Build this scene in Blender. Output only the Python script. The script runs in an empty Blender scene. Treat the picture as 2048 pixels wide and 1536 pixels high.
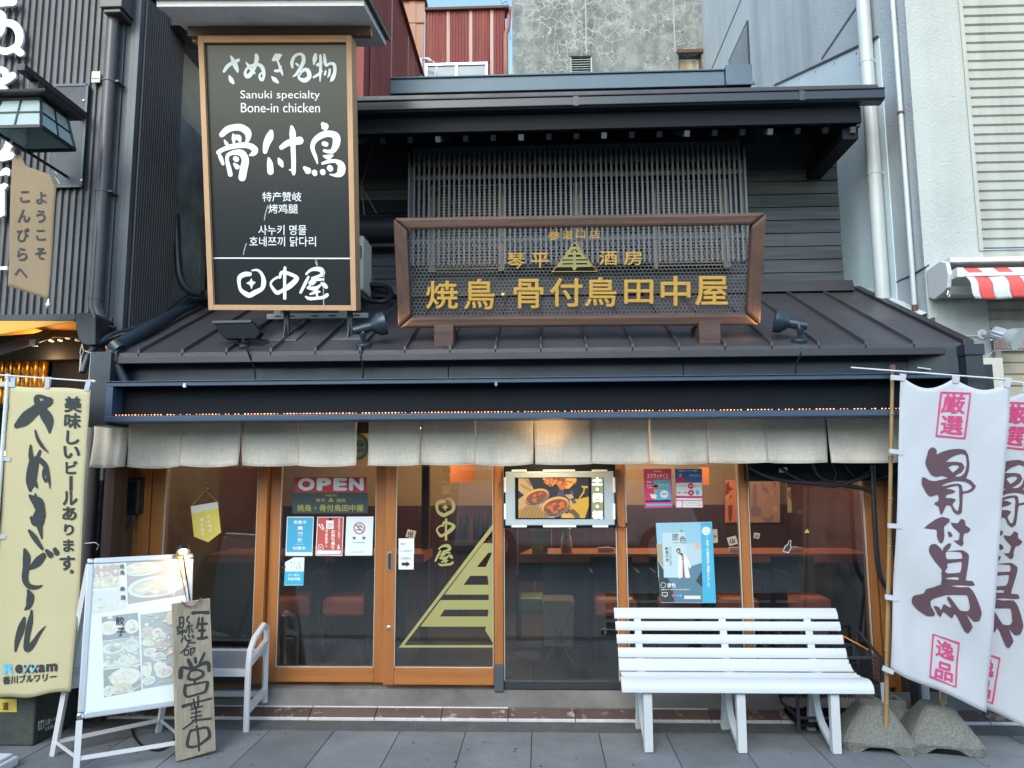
import bpy, bmesh, math, random
from mathutils import Vector, Matrix
from mathutils.geometry import tessellate_polygon
R = math.radians
random.seed(7)
SC = bpy.context.scene
COL = SC.collection

# ---------------------------------------------------------------- camera, sky, sun, exposure
F = 1480.0
CAMZ = 1.65
cam = bpy.data.cameras.new("camera")
cam.sensor_width = 36.0
cam.lens = 36.0 * F / 2048.0
cam.clip_start = 0.05
cam.clip_end = 400
camo = bpy.data.objects.new("camera", cam)
COL.objects.link(camo)
CR = Matrix.Rotation(R(2.2), 3, 'Z') @ Matrix.Rotation(R(96.93), 3, 'X') @ Matrix.Rotation(-0.0054, 3, 'Z')
camo.matrix_world = Matrix.Translation((0, 0, CAMZ)) @ CR.to_4x4()
SC.camera = camo

world = bpy.data.worlds.new("World")
SC.world = world
world.use_nodes = True
wn = world.node_tree
sky = wn.nodes.new("ShaderNodeTexSky")
sky.sky_type = 'NISHITA'
sky.sun_disc = False
SUN_EL, SUN_ROT = R(38), R(196)
sky.sun_elevation = SUN_EL
sky.sun_rotation = SUN_ROT
sky.air_density = 1.0
sky.dust_density = 1.2
sky.ozone_density = 1.0
bg = wn.nodes["Background"]
bg.inputs["Strength"].default_value = 0.15
tint = wn.nodes.new("ShaderNodeVectorMath"); tint.operation = 'MULTIPLY'; tint.inputs[1].default_value = (0.92, 1.01, 0.98)
wn.links.new(sky.outputs[0], tint.inputs[0]); wn.links.new(tint.outputs[0], bg.inputs[0])
sl = bpy.data.lights.new("sun", 'SUN')
sl.energy = 0.5
sl.angle = R(35)
sl.color = (1.0, 0.97, 0.93)
so = bpy.data.objects.new("sun", sl)
COL.objects.link(so)
sd = Vector((math.sin(SUN_ROT) * math.cos(SUN_EL), math.cos(SUN_ROT) * math.cos(SUN_EL), math.sin(SUN_EL)))
so.rotation_euler = sd.to_track_quat('Z', 'Y').to_euler()
so.location = sd * 50
SC.view_settings.view_transform = 'Standard'
SC.view_settings.look = 'None'
SC.view_settings.gamma = 1.0
SC.view_settings.use_curve_mapping = False
SC.view_settings.exposure = 1.6
SC.cycles.max_bounces = 8
SC.cycles.transparent_max_bounces = 16
SC.cycles.sample_clamp_indirect = 4.0
SC.cycles.caustics_reflective = False
SC.cycles.caustics_refractive = False

# ---------------------------------------------------------------- measuring helpers
CAM = Vector((0, 0, CAMZ))
def ray(px, py):
    return CR @ Vector(((px - 1024) / F, (768 - py) / F, -1))
def PY(px, py, y):
    d = ray(px, py); return CAM + d * (y / d.y)
def PX(px, py, x):
    d = ray(px, py); return CAM + d * (x / d.x)
def PZ(px, py, z):
    d = ray(px, py); return CAM + d * ((z - CAMZ) / d.z)

class Pl:
    """a flat frame in the world: origin, U (right), V (up), N (towards the street)"""
    def __init__(s, O, U, V, disp=None):
        s.O = Vector(O); s.U = Vector(U).normalized()
        V = Vector(V); s.N = s.U.cross(V).normalized(); s.V = s.N.cross(s.U).normalized()
        s.disp = disp
    def px(s, px, py):
        d = ray(px, py)
        t = (s.O - CAM).dot(s.N) / d.dot(s.N)
        p = CAM + d * t - s.O
        return (p.dot(s.U), p.dot(s.V))
    def at(s, u, v, n=0.0):
        if s.disp: n = n + s.disp(u, v)
        return s.O + s.U * u + s.V * v + s.N * n
def wall(Y):
    return Pl((0, Y, 0), (1, 0, 0), (0, 0, 1))

# ---------------------------------------------------------------- materials
def mat(name, col, rough=0.6, metal=0.0, var=None, bump=None, col2=None, streak=None, emit=None, spec=0.5, alpha=None, dirt=None, stretch=(1, 1, 1), coat=0.0, rvar=0.0, local=False):
    """var=(scale, amount): soft colour variation towards col2; bump=(scale, strength); streak=(scale, amount) vertical runs; dirt=(scale, threshold, colour)"""
    m = bpy.data.materials.new(name); m.use_nodes = True
    nt = m.node_tree; N = nt.nodes; L = nt.links
    b = N["Principled BSDF"]
    b.inputs["Roughness"].default_value = rough
    b.inputs["Metallic"].default_value = metal
    b.inputs["Specular IOR Level"].default_value = spec
    b.inputs["Coat Weight"].default_value = coat
    c4 = (*col, 1)
    b.inputs["Base Color"].default_value = c4
    out = None
    if var or bump or streak or dirt:
        if local:
            tc = N.new("ShaderNodeTexCoord"); src = tc.outputs["Object"]
        else:
            g = N.new("ShaderNodeNewGeometry"); src = g.outputs["Position"]
        mp = N.new("ShaderNodeMapping"); mp.inputs["Scale"].default_value = stretch
        L.new(src, mp.inputs[0]); src = mp.outputs[0]
    if var:
        n = N.new("ShaderNodeTexNoise"); n.inputs["Scale"].default_value = var[0]; n.inputs["Detail"].default_value = 6; n.inputs["Roughness"].default_value = 0.65
        L.new(src, n.inputs["Vector"])
        mr = N.new("ShaderNodeMapRange"); mr.inputs[1].default_value = 0.3; mr.inputs[2].default_value = 0.7; mr.inputs[3].default_value = 0; mr.inputs[4].default_value = var[1]
        L.new(n.outputs["Fac"], mr.inputs[0])
        mx = N.new("ShaderNodeMix"); mx.data_type = 'RGBA'
        mx.inputs[6].default_value = c4
        mx.inputs[7].default_value = (*(col2 or tuple(c * 0.45 for c in col)), 1)
        L.new(mr.outputs[0], mx.inputs[0]); out = mx.outputs[2]
        if rvar:
            m2 = N.new("ShaderNodeMapRange"); m2.inputs[1].default_value = 0.3; m2.inputs[2].default_value = 0.7
            m2.inputs[3].default_value = max(0.02, rough - rvar); m2.inputs[4].default_value = min(1, rough + rvar)
            L.new(n.outputs["Fac"], m2.inputs[0]); L.new(m2.outputs[0], b.inputs["Roughness"])
    def mixin(fac, c):
        nonlocal out
        mx = N.new("ShaderNodeMix"); mx.data_type = 'RGBA'
        if out: L.new(out, mx.inputs[6])
        else: mx.inputs[6].default_value = c4
        mx.inputs[7].default_value = (*c, 1)
        L.new(fac, mx.inputs[0]); out = mx.outputs[2]
    if streak:
        mp2 = N.new("ShaderNodeMapping"); mp2.inputs["Scale"].default_value = (1, 1, 0.06)
        L.new(src, mp2.inputs[0])
        n = N.new("ShaderNodeTexNoise"); n.inputs["Scale"].default_value = streak[0]; n.inputs["Detail"].default_value = 5; n.inputs["Roughness"].default_value = 0.6
        L.new(mp2.outputs[0], n.inputs["Vector"])
        mr = N.new("ShaderNodeMapRange"); mr.inputs[1].default_value = 0.48; mr.inputs[2].default_value = 0.72; mr.inputs[4].default_value = streak[1]
        L.new(n.outputs["Fac"], mr.inputs[0])
        mixin(mr.outputs[0], streak[2] if len(streak) > 2 else tuple(c * 0.35 for c in col))
    if dirt:
        n = N.new("ShaderNodeTexNoise"); n.inputs["Scale"].default_value = dirt[0]; n.inputs["Detail"].default_value = 8; n.inputs["Roughness"].default_value = 0.7
        L.new(src, n.inputs["Vector"])
        mr = N.new("ShaderNodeMapRange"); mr.inputs[1].default_value = dirt[1]; mr.inputs[2].default_value = dirt[1] + 0.06
        L.new(n.outputs["Fac"], mr.inputs[0])
        mixin(mr.outputs[0], dirt[2])
    if out: L.new(out, b.inputs["Base Color"])
    if bump:
        n = N.new("ShaderNodeTexNoise"); n.inputs["Scale"].default_value = bump[0]; n.inputs["Detail"].default_value = 5
        L.new(src, n.inputs["Vector"])
        bp = N.new("ShaderNodeBump"); bp.inputs["Strength"].default_value = bump[1]; bp.inputs["Distance"].default_value = 0.01
        L.new(n.outputs["Fac"], bp.inputs["Height"]); L.new(bp.outputs[0], b.inputs["Normal"])
    if emit:
        b.inputs["Emission Color"].default_value = (*emit[0], 1); b.inputs["Emission Strength"].default_value = emit[1]
    return m

def wood(name, col, col2, scale=9.0, along='z', rough=0.55, bump=0.25, dirt=None):
    st = {'x': (0.06, 1, 1), 'y': (1, 0.06, 1), 'z': (1, 1, 0.06)}[along]
    return mat(name, col, rough, var=(scale * 4, 0.85), col2=col2, bump=(scale * 12, bump), stretch=st, rvar=0.08, dirt=dirt)

def glass(name, tint=(0.9, 0.93, 0.93), refl=1.0):
    m = bpy.data.materials.new(name); m.use_nodes = True
    nt = m.node_tree; N = nt.nodes; L = nt.links
    N.remove(N["Principled BSDF"])
    t = N.new("ShaderNodeBsdfTransparent"); t.inputs[0].default_value = (*tint, 1)
    g = N.new("ShaderNodeBsdfGlossy"); g.inputs["Roughness"].default_value = 0.0; g.inputs[0].default_value = (refl, refl, refl, 1)
    f = N.new("ShaderNodeFresnel"); f.inputs[0].default_value = 1.8
    x = N.new("ShaderNodeMixShader")
    L.new(f.outputs[0], x.inputs[0]); L.new(t.outputs[0], x.inputs[1]); L.new(g.outputs[0], x.inputs[2])
    d = N.new("ShaderNodeBsdfDiffuse"); d.inputs[0].default_value = (.5, .52, .54, 1); y = N.new("ShaderNodeMixShader")   # faint smears, with grey haze painted in to lift the dark interior
    tc = N.new("ShaderNodeTexCoord"); n = N.new("ShaderNodeTexNoise"); n.inputs["Scale"].default_value = 3; n.inputs["Detail"].default_value = 6; L.new(tc.outputs["Object"], n.inputs["Vector"])
    mr = N.new("ShaderNodeMapRange"); mr.inputs[1].default_value = .3; mr.inputs[2].default_value = .75; mr.inputs[3].default_value = .004; mr.inputs[4].default_value = .018; L.new(n.outputs["Fac"], mr.inputs[0])
    L.new(mr.outputs[0], y.inputs[0]); L.new(x.outputs[0], y.inputs[1]); L.new(d.outputs[0], y.inputs[2]); L.new(y.outputs[0], N["Material Output"].inputs[0])
    return m

def linen(name):
    m = mat(name, (0.50, 0.46, 0.39), 0.95)
    nt = m.node_tree; N = nt.nodes; L = nt.links; b = N["Principled BSDF"]
    g = N.new("ShaderNodeNewGeometry")
    fs = []
    for sc in ((420, 40, 14), (14, 40, 420), (2.2, 2.2, 2.2)):
        mp = N.new("ShaderNodeMapping"); mp.inputs["Scale"].default_value = sc; L.new(g.outputs["Position"], mp.inputs[0])
        n = N.new("ShaderNodeTexNoise"); n.inputs["Scale"].default_value = 1.0; n.inputs["Detail"].default_value = 3; L.new(mp.outputs[0], n.inputs["Vector"]); fs.append(n.outputs["Fac"])
    a = N.new("ShaderNodeMath"); a.operation = 'ADD'; L.new(fs[0], a.inputs[0]); L.new(fs[1], a.inputs[1])
    mr = N.new("ShaderNodeMapRange"); mr.inputs[1].default_value = 0.7; mr.inputs[2].default_value = 1.3; L.new(a.outputs[0], mr.inputs[0])
    mx = N.new("ShaderNodeMix"); mx.data_type = 'RGBA'; mx.inputs[6].default_value = (0.62, 0.56, 0.465, 1); mx.inputs[7].default_value = (0.86, 0.81, 0.71, 1)
    L.new(mr.outputs[0], mx.inputs[0])
    mx2 = N.new("ShaderNodeMix"); mx2.data_type = 'RGBA'; mx2.inputs[7].default_value = (0.52, 0.46, 0.37, 1)
    m3 = N.new("ShaderNodeMapRange"); m3.inputs[1].default_value = 0.55; m3.inputs[2].default_value = 0.8; m3.inputs[4].default_value = 0.5; L.new(fs[2], m3.inputs[0])
    L.new(m3.outputs[0], mx2.inputs[0]); L.new(mx.outputs[2], mx2.inputs[6]); L.new(mx2.outputs[2], b.inputs["Base Color"])
    bp = N.new("ShaderNodeBump"); bp.inputs["Strength"].default_value = 0.3; bp.inputs["Distance"].default_value = 0.002; L.new(a.outputs[0], bp.inputs["Height"]); L.new(bp.outputs[0], b.inputs["Normal"])
    t = N.new("ShaderNodeBsdfTranslucent"); L.new(mx2.outputs[2], t.inputs[0])
    x = N.new("ShaderNodeMixShader"); x.inputs[0].default_value = 0.22
    L.new(b.outputs[0], x.inputs[1]); L.new(t.outputs[0], x.inputs[2]); L.new(x.outputs[0], N["Material Output"].inputs[0])
    return m

def cloth_mat(name, col):
    """thin polyester: some light comes through"""
    m = mat(name, col, 0.85, var=(3, 0.25), col2=tuple(c * 0.8 for c in col), bump=(6, 0.25))
    nt = m.node_tree; N = nt.nodes; L = nt.links
    t = N.new("ShaderNodeBsdfTranslucent"); t.inputs[0].default_value = (*col, 1)
    x = N.new("ShaderNodeMixShader"); x.inputs[0].default_value = 0.3
    L.new(N["Principled BSDF"].outputs[0], x.inputs[1]); L.new(t.outputs[0], x.inputs[2]); L.new(x.outputs[0], N["Material Output"].inputs[0])
    return m

def cracked(name):
    m = mat(name, (0.2, 0.21, 0.19), 0.95)
    nt = m.node_tree; N = nt.nodes; L = nt.links; b = N["Principled BSDF"]
    g = N.new("ShaderNodeNewGeometry")
    def noise(sc, det=6, vec=None):
        n = N.new("ShaderNodeTexNoise"); n.inputs["Scale"].default_value = sc; n.inputs["Detail"].default_value = det; n.inputs["Roughness"].default_value = 0.65
        L.new(vec or g.outputs["Position"], n.inputs["Vector"]); return n
    def ramp(s, a, b_, lo=0, hi=1):
        r = N.new("ShaderNodeMapRange"); r.inputs[1].default_value = a; r.inputs[2].default_value = b_; r.inputs[3].default_value = lo; r.inputs[4].default_value = hi; L.new(s, r.inputs[0]); return r.outputs[0]
    def mix(f, a, c):
        x = N.new("ShaderNodeMix"); x.data_type = 'RGBA'; L.new(f, x.inputs[0])
        if isinstance(a, tuple): x.inputs[6].default_value = (*a, 1)
        else: L.new(a, x.inputs[6])
        x.inputs[7].default_value = (*c, 1); return x.outputs[2]
    big = noise(0.9, 8); blot = noise(3.5, 8)
    wv = noise(9.0, 5)
    add = N.new("ShaderNodeMix"); add.data_type = 'VECTOR'; add.inputs[0].default_value = 0.16
    L.new(g.outputs["Position"], add.inputs[4]); L.new(wv.outputs["Color"], add.inputs[5])
    v = N.new("ShaderNodeTexVoronoi"); v.feature = 'DISTANCE_TO_EDGE'; v.inputs["Scale"].default_value = 5.5; L.new(add.outputs[1], v.inputs["Vector"])
    v2 = N.new("ShaderNodeTexVoronoi"); v2.feature = 'DISTANCE_TO_EDGE'; v2.inputs["Scale"].default_value = 16; L.new(add.outputs[1], v2.inputs["Vector"])
    mp = N.new("ShaderNodeMapping"); mp.inputs["Scale"].default_value = (1, 1, .1); L.new(g.outputs["Position"], mp.inputs[0])
    run = noise(2.2, 6, mp.outputs[0])
    c = mix(ramp(blot.outputs["Fac"], .35, .65), (0.135, 0.142, 0.135), (0.27, 0.283, 0.27))
    c = mix(ramp(run.outputs["Fac"], .5, .68, 0, .75), c, (0.075, 0.08, 0.07))
    k1 = N.new("ShaderNodeMath"); k1.operation = 'MULTIPLY'; L.new(ramp(v.outputs[0], .003, .03, 1, 0), k1.inputs[0]); L.new(ramp(big.outputs["Fac"], .40, .52), k1.inputs[1])
    k2 = N.new("ShaderNodeMath"); k2.operation = 'MULTIPLY'; L.new(ramp(v2.outputs[0], .02, .16, 1, 0), k2.inputs[0]); L.new(ramp(noise(2.3, 8).outputs["Fac"], .50, .64), k2.inputs[1])
    c = mix(k1.outputs[0], c, (0.47, 0.49, 0.465)); c = mix(k2.outputs[0], c, (0.36, 0.375, 0.355))
    L.new(c, b.inputs["Base Color"])
    return m

def rusty(name, base=(0.25, 0.045, 0.042), r2=(0.30, 0.09, 0.04)):
    m = mat(name, base, 0.7, var=(2.0, 0.9), col2=tuple(c * .6 for c in base), streak=(9, 0.75, r2), dirt=(14, 0.66, (0.42, 0.30, 0.24)))
    return m

def tilestrip(name):
    return mat(name, (0.062, 0.034, 0.03), 0.85, var=(2.2, 0.9), col2=(0.13, 0.085, 0.07), dirt=(9, 0.56, (0.27, 0.23, 0.2)), bump=(60, 0.5))

M = {}
def init_mats():
    M['roof'] = mat("roof brown steel", (0.062, 0.056, 0.061), 0.45, var=(1.6, 0.8), col2=(0.034, 0.033, 0.038), streak=None, rvar=0.12, bump=(5, .35), dirt=(5.5, 0.70, (0.13, 0.12, 0.11)))
    M['roofdark'] = mat("dark roof trim steel", (0.034, 0.031, 0.036), 0.42, var=(3, 0.6), rvar=0.1)
    M['fascia'] = mat("fascia steel", (0.026, 0.034, 0.046), 0.38, var=(1.4, 0.6), rvar=0.12, bump=(3.5, .5), streak=(5, .3, (.055, .06, .066)), dirt=(7, 0.74, (0.08, 0.08, 0.08)))
    M['blueframe'] = mat("slate blue painted frame", (0.042, 0.075, 0.125), 0.35, var=(6, 0.5), rvar=0.1)
    M['bluecap'] = mat("blue grey ridge steel", (0.075, 0.125, 0.17), 0.45, var=(2, 0.35), dirt=(25, 0.73, (0.4, 0.42, 0.42)))
    M['black'] = mat("black paint", (0.006, 0.009, 0.014), 0.6, var=(5, 0.4), spec=.15)
    M['blackplastic'] = mat("black plastic", (0.012, 0.014, 0.018), 0.4)
    M['bluepl'] = mat("dark blue black lamp enamel", (0.018, 0.03, 0.045), 0.35)
    M['plank'] = wood("charred dark boards", (0.062, 0.074, 0.088), (0.022, 0.028, 0.034), 6, 'x', 0.6, 0.5, dirt=(60, 0.76, (0.12, 0.13, 0.14)))
    M['slat'] = wood("painted grey lattice wood", (0.105, 0.112, 0.128), (0.075, 0.08, 0.093), 8, 'z', 0.6)
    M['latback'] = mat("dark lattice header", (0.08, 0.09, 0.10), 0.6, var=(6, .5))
    M['shutter'] = wood("brown louvre wood", (0.42, 0.31, 0.22), (0.28, 0.20, 0.14), 6, 'x')
    M['shutterdark'] = mat("dark louvre", (0.12, 0.13, 0.14), 0.6)
    M['bronze'] = mat("bronze window frame", (0.36, 0.27, 0.18), 0.45, var=(5, .4))
    M['linen'] = linen("unbleached linen")
    M['door'] = wood("orange varnished timber", (0.43, 0.17, 0.048), (0.27, 0.09, 0.025), 5, 'z', 0.38, 0.15)
    M['doorx'] = wood("orange varnished timber rail", (0.43, 0.17, 0.048), (0.27, 0.09, 0.025), 5, 'x', 0.38, 0.15)
    M['olddoor'] = wood("dark old timber", (0.09, 0.045, 0.025), (0.03, 0.016, 0.01), 5, 'z', 0.7, 0.4)
    M['glass'] = glass("shop window glass")
    M['signwood'] = wood("pale planed cedar", (0.56, 0.33, 0.18), (0.45, 0.25, 0.13), 4, 'z', 0.6, 0.1)
    M['signwoodx'] = wood("pale planed cedar rail", (0.56, 0.33, 0.18), (0.45, 0.25, 0.13), 4, 'x', 0.6, 0.1)
    M['rooftimber'] = wood("red brown timber beam", (0.085, 0.042, 0.03), (0.035, 0.02, 0.017), 4, 'x', 0.7)
    M['signface'] = mat("charcoal sign sheet", (0.018, 0.021, 0.023), 0.30, var=(1.2, 0.3), spec=0.5)
    M['white'] = mat("white vinyl letter", (0.78, 0.80, 0.80), 0.5)
    M['whitemetal'] = mat("white painted metal", (0.62, 0.63, 0.63), 0.4, var=(4, .3), col2=(.5, .5, .48))
    M['eavewhite'] = mat("white eave board", (0.80, 0.80, 0.78), 0.7, var=(3, .4), col2=(.42, .41, .39), streak=(6, .25, (.3, .29, .27)))
    M['bench'] = mat("white moulded bench plastic", (0.53, 0.565, 0.575), 0.38, var=(6, 0.15), col2=(0.43, 0.45, 0.445), dirt=(30, 0.78, (0.5, 0.48, 0.44)))
    M['meshframe'] = wood("weathered red brown sign frame", (0.12, 0.058, 0.037), (0.045, 0.027, 0.022), 4, 'x', 0.68, 0.4, dirt=(22, 0.75, (0.3, 0.22, 0.18)))
    M['meshframez'] = wood("weathered red brown sign frame upright", (0.12, 0.058, 0.037), (0.045, 0.027, 0.022), 4, 'z', 0.68, 0.4, dirt=(22, 0.75, (0.3, 0.22, 0.18)))
    M['wire'] = mat("grey wire mesh", (0.22, 0.22, 0.215), 0.5, 0.2)
    M['gold'] = mat("gold painted letters", (0.80, 0.48, 0.11), 0.36, 0.35, var=(30, .25))
    M['goldflat'] = mat("gold vinyl", (0.32, 0.295, 0.11), 0.5)
    M['conc'] = mat("pale worn concrete", (0.215, 0.205, 0.19), 0.9, var=(1.8, 1.0), col2=(0.085, 0.08, 0.078), bump=(50, 0.4), dirt=(9, 0.66, (0.3, 0.29, 0.26)))
    M['slab'] = mat("blue grey paving", (0.185, 0.198, 0.207), 0.8, var=(2.6, 0.9), col2=(0.118, 0.128, 0.136), bump=(180, 0.45), dirt=(5, 0.64, (0.11, 0.118, 0.122)), streak=(2, .35, (.24, .26, .27)), rvar=.12)
    M['joint'] = mat("dark slab joint mortar", (0.05, 0.052, 0.055), 0.95, var=(30, .5))
    M['gutterc'] = mat("grey gutter concrete", (0.105, 0.11, 0.11), 0.9, var=(8, .7), bump=(90, .6), dirt=(40, .68, (.2, .2, .19)))
    M['tile'] = tilestrip("worn red step tile")
    M['tilewhite'] = mat("worn white tile edge", (0.60, 0.60, 0.57), 0.8, var=(20, 0.6), col2=(0.35, 0.33, 0.31), dirt=(50, .63, (.12, .07, .06)))
    M['road'] = mat("pale bounce paving", (0.20, 0.20, 0.19), 0.9, var=(6, .5), bump=(150, .5))  # unseen street surface, toned pale to bounce light onto the shopfront
    M['corr'] = mat("dark corrugated steel", (0.088, 0.09, 0.098), 0.42, var=(1.2, .7), col2=(0.045, 0.04, 0.04), rvar=.1, streak=(5, .35, (.14, .135, .13)))
    M['corrside'] = mat("dark brown corrugated steel", (0.062, 0.054, 0.054), 0.5, var=(2, .6))
    M['trim'] = mat("grey steel corner trim", (0.082, 0.094, 0.108), 0.4, var=(2, .5))
    M['pipebrown'] = mat("brown grey downpipe", (0.085, 0.075, 0.075), 0.3, var=(3, .4))
    M['pipewhite'] = mat("white drain pipe", (0.52, 0.56, 0.57), 0.4, var=(4, .4), col2=(.4, .42, .42), streak=(30, .3, (.3, .3, .28)))
    M['stucco'] = mat("pale rough stucco", (0.43, 0.45, 0.425), 0.95, var=(1.6, .7), col2=(0.33, 0.35, 0.335), bump=(45, 0.9), streak=(3, .35, (.28, .29, .26)))
    M['stuccoside'] = mat("grey stained stucco", (0.46, 0.50, 0.52), 0.95, var=(1.5, .6), col2=(0.34, 0.375, 0.40), bump=(55, 0.7), streak=(2.6, .5, (.22, .235, .24)))
    M['whitesheet'] = mat("white steel sheet", (0.58, 0.62, 0.62), 0.6, var=(1, .3))
    M['flash'] = mat("pale flashing steel", (0.66, 0.76, 0.80), 0.5, var=(1.5, .3), dirt=(30, .76, (.3, .33, .36)))
    M['siding'] = mat("cream corrugated siding", (0.40, 0.405, 0.37), 0.75, var=(4, .5), col2=(.36, .35, .3), streak=(5, .5, (.2, .19, .16)))
    M['sidingshut'] = mat("beige roller shutter", (0.42, 0.37, 0.27), 0.6, var=(4, .4))
    M['cracked'] = cracked("cracked old concrete")
    M['rust'] = rusty("rusty red corrugated steel")
    M['rust2'] = rusty("rusty orange corrugated steel", (0.32, 0.085, 0.055), (0.40, 0.22, 0.16))
    M['rustpink'] = mat("faded orange sheet", (0.46, 0.24, 0.155), 0.7, streak=(7, .6, (.3, .1, .06)), var=(2, .3))
    M['ruststrip'] = mat("pale rusted joint", (0.48, 0.33, 0.29), 0.7, streak=(16, .9, (.25, .07, .05)))
    M['oldwall'] = mat("old cream mortar", (0.46, 0.40, 0.28), 0.95, var=(2.5, .6), col2=(.26, .24, .2), bump=(30, .5))
    M['yellowcloth'] = cloth_mat("faded yellow banner cloth", (0.66, 0.60, 0.36))
    M['whitecloth'] = cloth_mat("white banner cloth", (0.61, 0.635, 0.67))
    M['tancloth'] = cloth_mat("tan hanging cloth", (0.37, 0.27, 0.165))
    M['ink'] = mat("charcoal banner ink", (0.028, 0.034, 0.034), 0.8)
    M['inkbrown'] = mat("dark plum banner ink", (0.085, 0.045, 0.06), 0.8)
    M['inkpink'] = mat("magenta banner ink", (0.50, 0.045, 0.15), 0.8)
    M['inkblue'] = mat("light blue ink", (0.12, 0.42, 0.60), 0.7)
    M['inkblack'] = mat("black print", (0.015, 0.015, 0.016), 0.6)
    M['inkgrey'] = mat("grey print", (0.2, 0.2, 0.21), 0.6)
    M['bamboo'] = mat("yellow brown bamboo", (0.33, 0.21, 0.085), 0.45, var=(20, .6), col2=(.18, .11, .05), stretch=(1, 1, .1))
    M['aggregate'] = mat("exposed aggregate concrete", (0.235, 0.24, 0.215), 0.95, var=(70, 1.0), col2=(0.105, 0.11, 0.098), bump=(130, 1.0), dirt=(150, .60, (.40, .40, .38)), streak=(7, .5, (.11, .115, .09)))
    M['cblock'] = mat("grey concrete block", (0.27, 0.275, 0.26), 0.95, var=(18, .6), bump=(110, .9))
    M['plaque'] = wood("weathered driftwood board", (0.37, 0.315, 0.225), (0.19, 0.16, 0.12), 7, 'z', 0.75, 0.5, dirt=(5, .68, (.33, .2, .11)))
    M['alu'] = mat("brushed aluminium", (0.58, 0.61, 0.63), 0.36, 0.4, var=(5, .2), col2=(.45, .46, .48))
    M['alucorner'] = mat("chrome corner", (0.55, 0.57, 0.6), 0.18, 0.9)
    M['paper'] = mat("white poster paper", (0.72, 0.78, 0.78), 0.55)
    M['rusted'] = mat("rusted iron chain", (0.12, 0.06, 0.04), 0.8)
    M['planter'] = mat("dark green grey fibre board", (0.06, 0.072, 0.062), 0.8, var=(20, .6), bump=(60, .6))
    M['orange'] = mat("orange leather", (0.62, 0.14, 0.06), 0.45, var=(8, .3))
    M['greenseat'] = mat("green leather", (0.12, 0.2, 0.06), 0.5)
    M['counter'] = mat("reddish varnished counter", (0.42, 0.13, 0.05), 0.3, var=(3, .6), col2=(.25, .07, .03), stretch=(.2, 1, 1))
    M['tanwall'] = mat("tan plaster wall", (0.29, 0.21, 0.135), 0.9, var=(2, .3))
    M['maroon'] = mat("dark maroon panelling", (0.062, 0.02, 0.02), 0.5, var=(3, .4))
    M['floorin'] = mat("dark interior floor", (0.045, 0.035, 0.03), 0.45, var=(3, .6))
    M['ceilin'] = mat("dark ceiling", (0.03, 0.025, 0.022), 0.8)
    M['darkmetal'] = mat("dark grey metal", (0.03, 0.033, 0.04), 0.45)
    M['steel'] = mat("steel", (0.5, 0.52, 0.53), 0.3, 0.85)
    M['bulb'] = mat("lit warm bulb", (1, .7, .3), emit=((1, .55, .18), 12))
    M['bulbred'] = mat("lit orange led", (1, .4, .15), emit=((1, .30, .09), 1.7))
    M['reflsilver'] = mat("silver lamp reflector", (0.62, 0.68, 0.72), 0.32, 0.45)
    M['frost'] = cloth_mat("frosted lantern pane", (0.5, 0.6, 0.6))
    M['can'] = mat("gold beer can", (0.72, 0.36, 0.05), 0.28, 0.6)
    M['candark'] = mat("dark can print", (0.12, 0.05, 0.015), 0.4)
    M['awnyellow'] = mat("yellow orange awning cloth", (0.72, 0.36, 0.06), 0.8)
    M['awnred'] = mat("coral red awning stripe", (0.72, 0.10, 0.09), 0.8, var=(5, .2))
    M['awnwhite'] = mat("white awning stripe", (0.66, 0.70, 0.66), 0.8, var=(5, .3))
    M['ivory'] = mat("ivory plastic", (0.55, 0.52, 0.43), 0.5, var=(6, .3))
    M['louver'] = mat("pale louvre steel", (0.45, 0.5, 0.5), 0.5)
    M['winglass'] = mat("dull far window glass", (0.22, 0.27, 0.31), 0.25, var=(1.5, .5))
    M['towel'] = mat("white rolled towel", (0.7, 0.66, 0.6), 0.9)
    M['canvas'] = mat("khaki canvas", (0.16, 0.15, 0.11), 0.9)
init_mats()
def per_piece(m, lo, hi):
    """each piece a little lighter or darker than the next"""
    nt = m.node_tree; N = nt.nodes; L = nt.links; b = N["Principled BSDF"]; lk = b.inputs["Base Color"].links[0].from_socket
    oi = N.new("ShaderNodeObjectInfo"); mr = N.new("ShaderNodeMapRange"); mr.inputs[3].default_value = lo; mr.inputs[4].default_value = hi; L.new(oi.outputs["Random"], mr.inputs[0])
    vm = N.new("ShaderNodeVectorMath"); vm.operation = 'SCALE'; L.new(lk, vm.inputs[0]); L.new(mr.outputs[0], vm.inputs["Scale"]); L.new(vm.outputs[0], b.inputs["Base Color"])
per_piece(M['slab'], .84, 1.12); per_piece(M['tile'], .7, 1.5); per_piece(M['plank'], .75, 1.25); per_piece(M['roof'], .85, 1.12)
def flat(name, c, rough=.6, emit=None):
    k = 'F' + name
    if k not in M: M[k] = mat(name, c, rough, emit=emit)
    return M[k]

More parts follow.
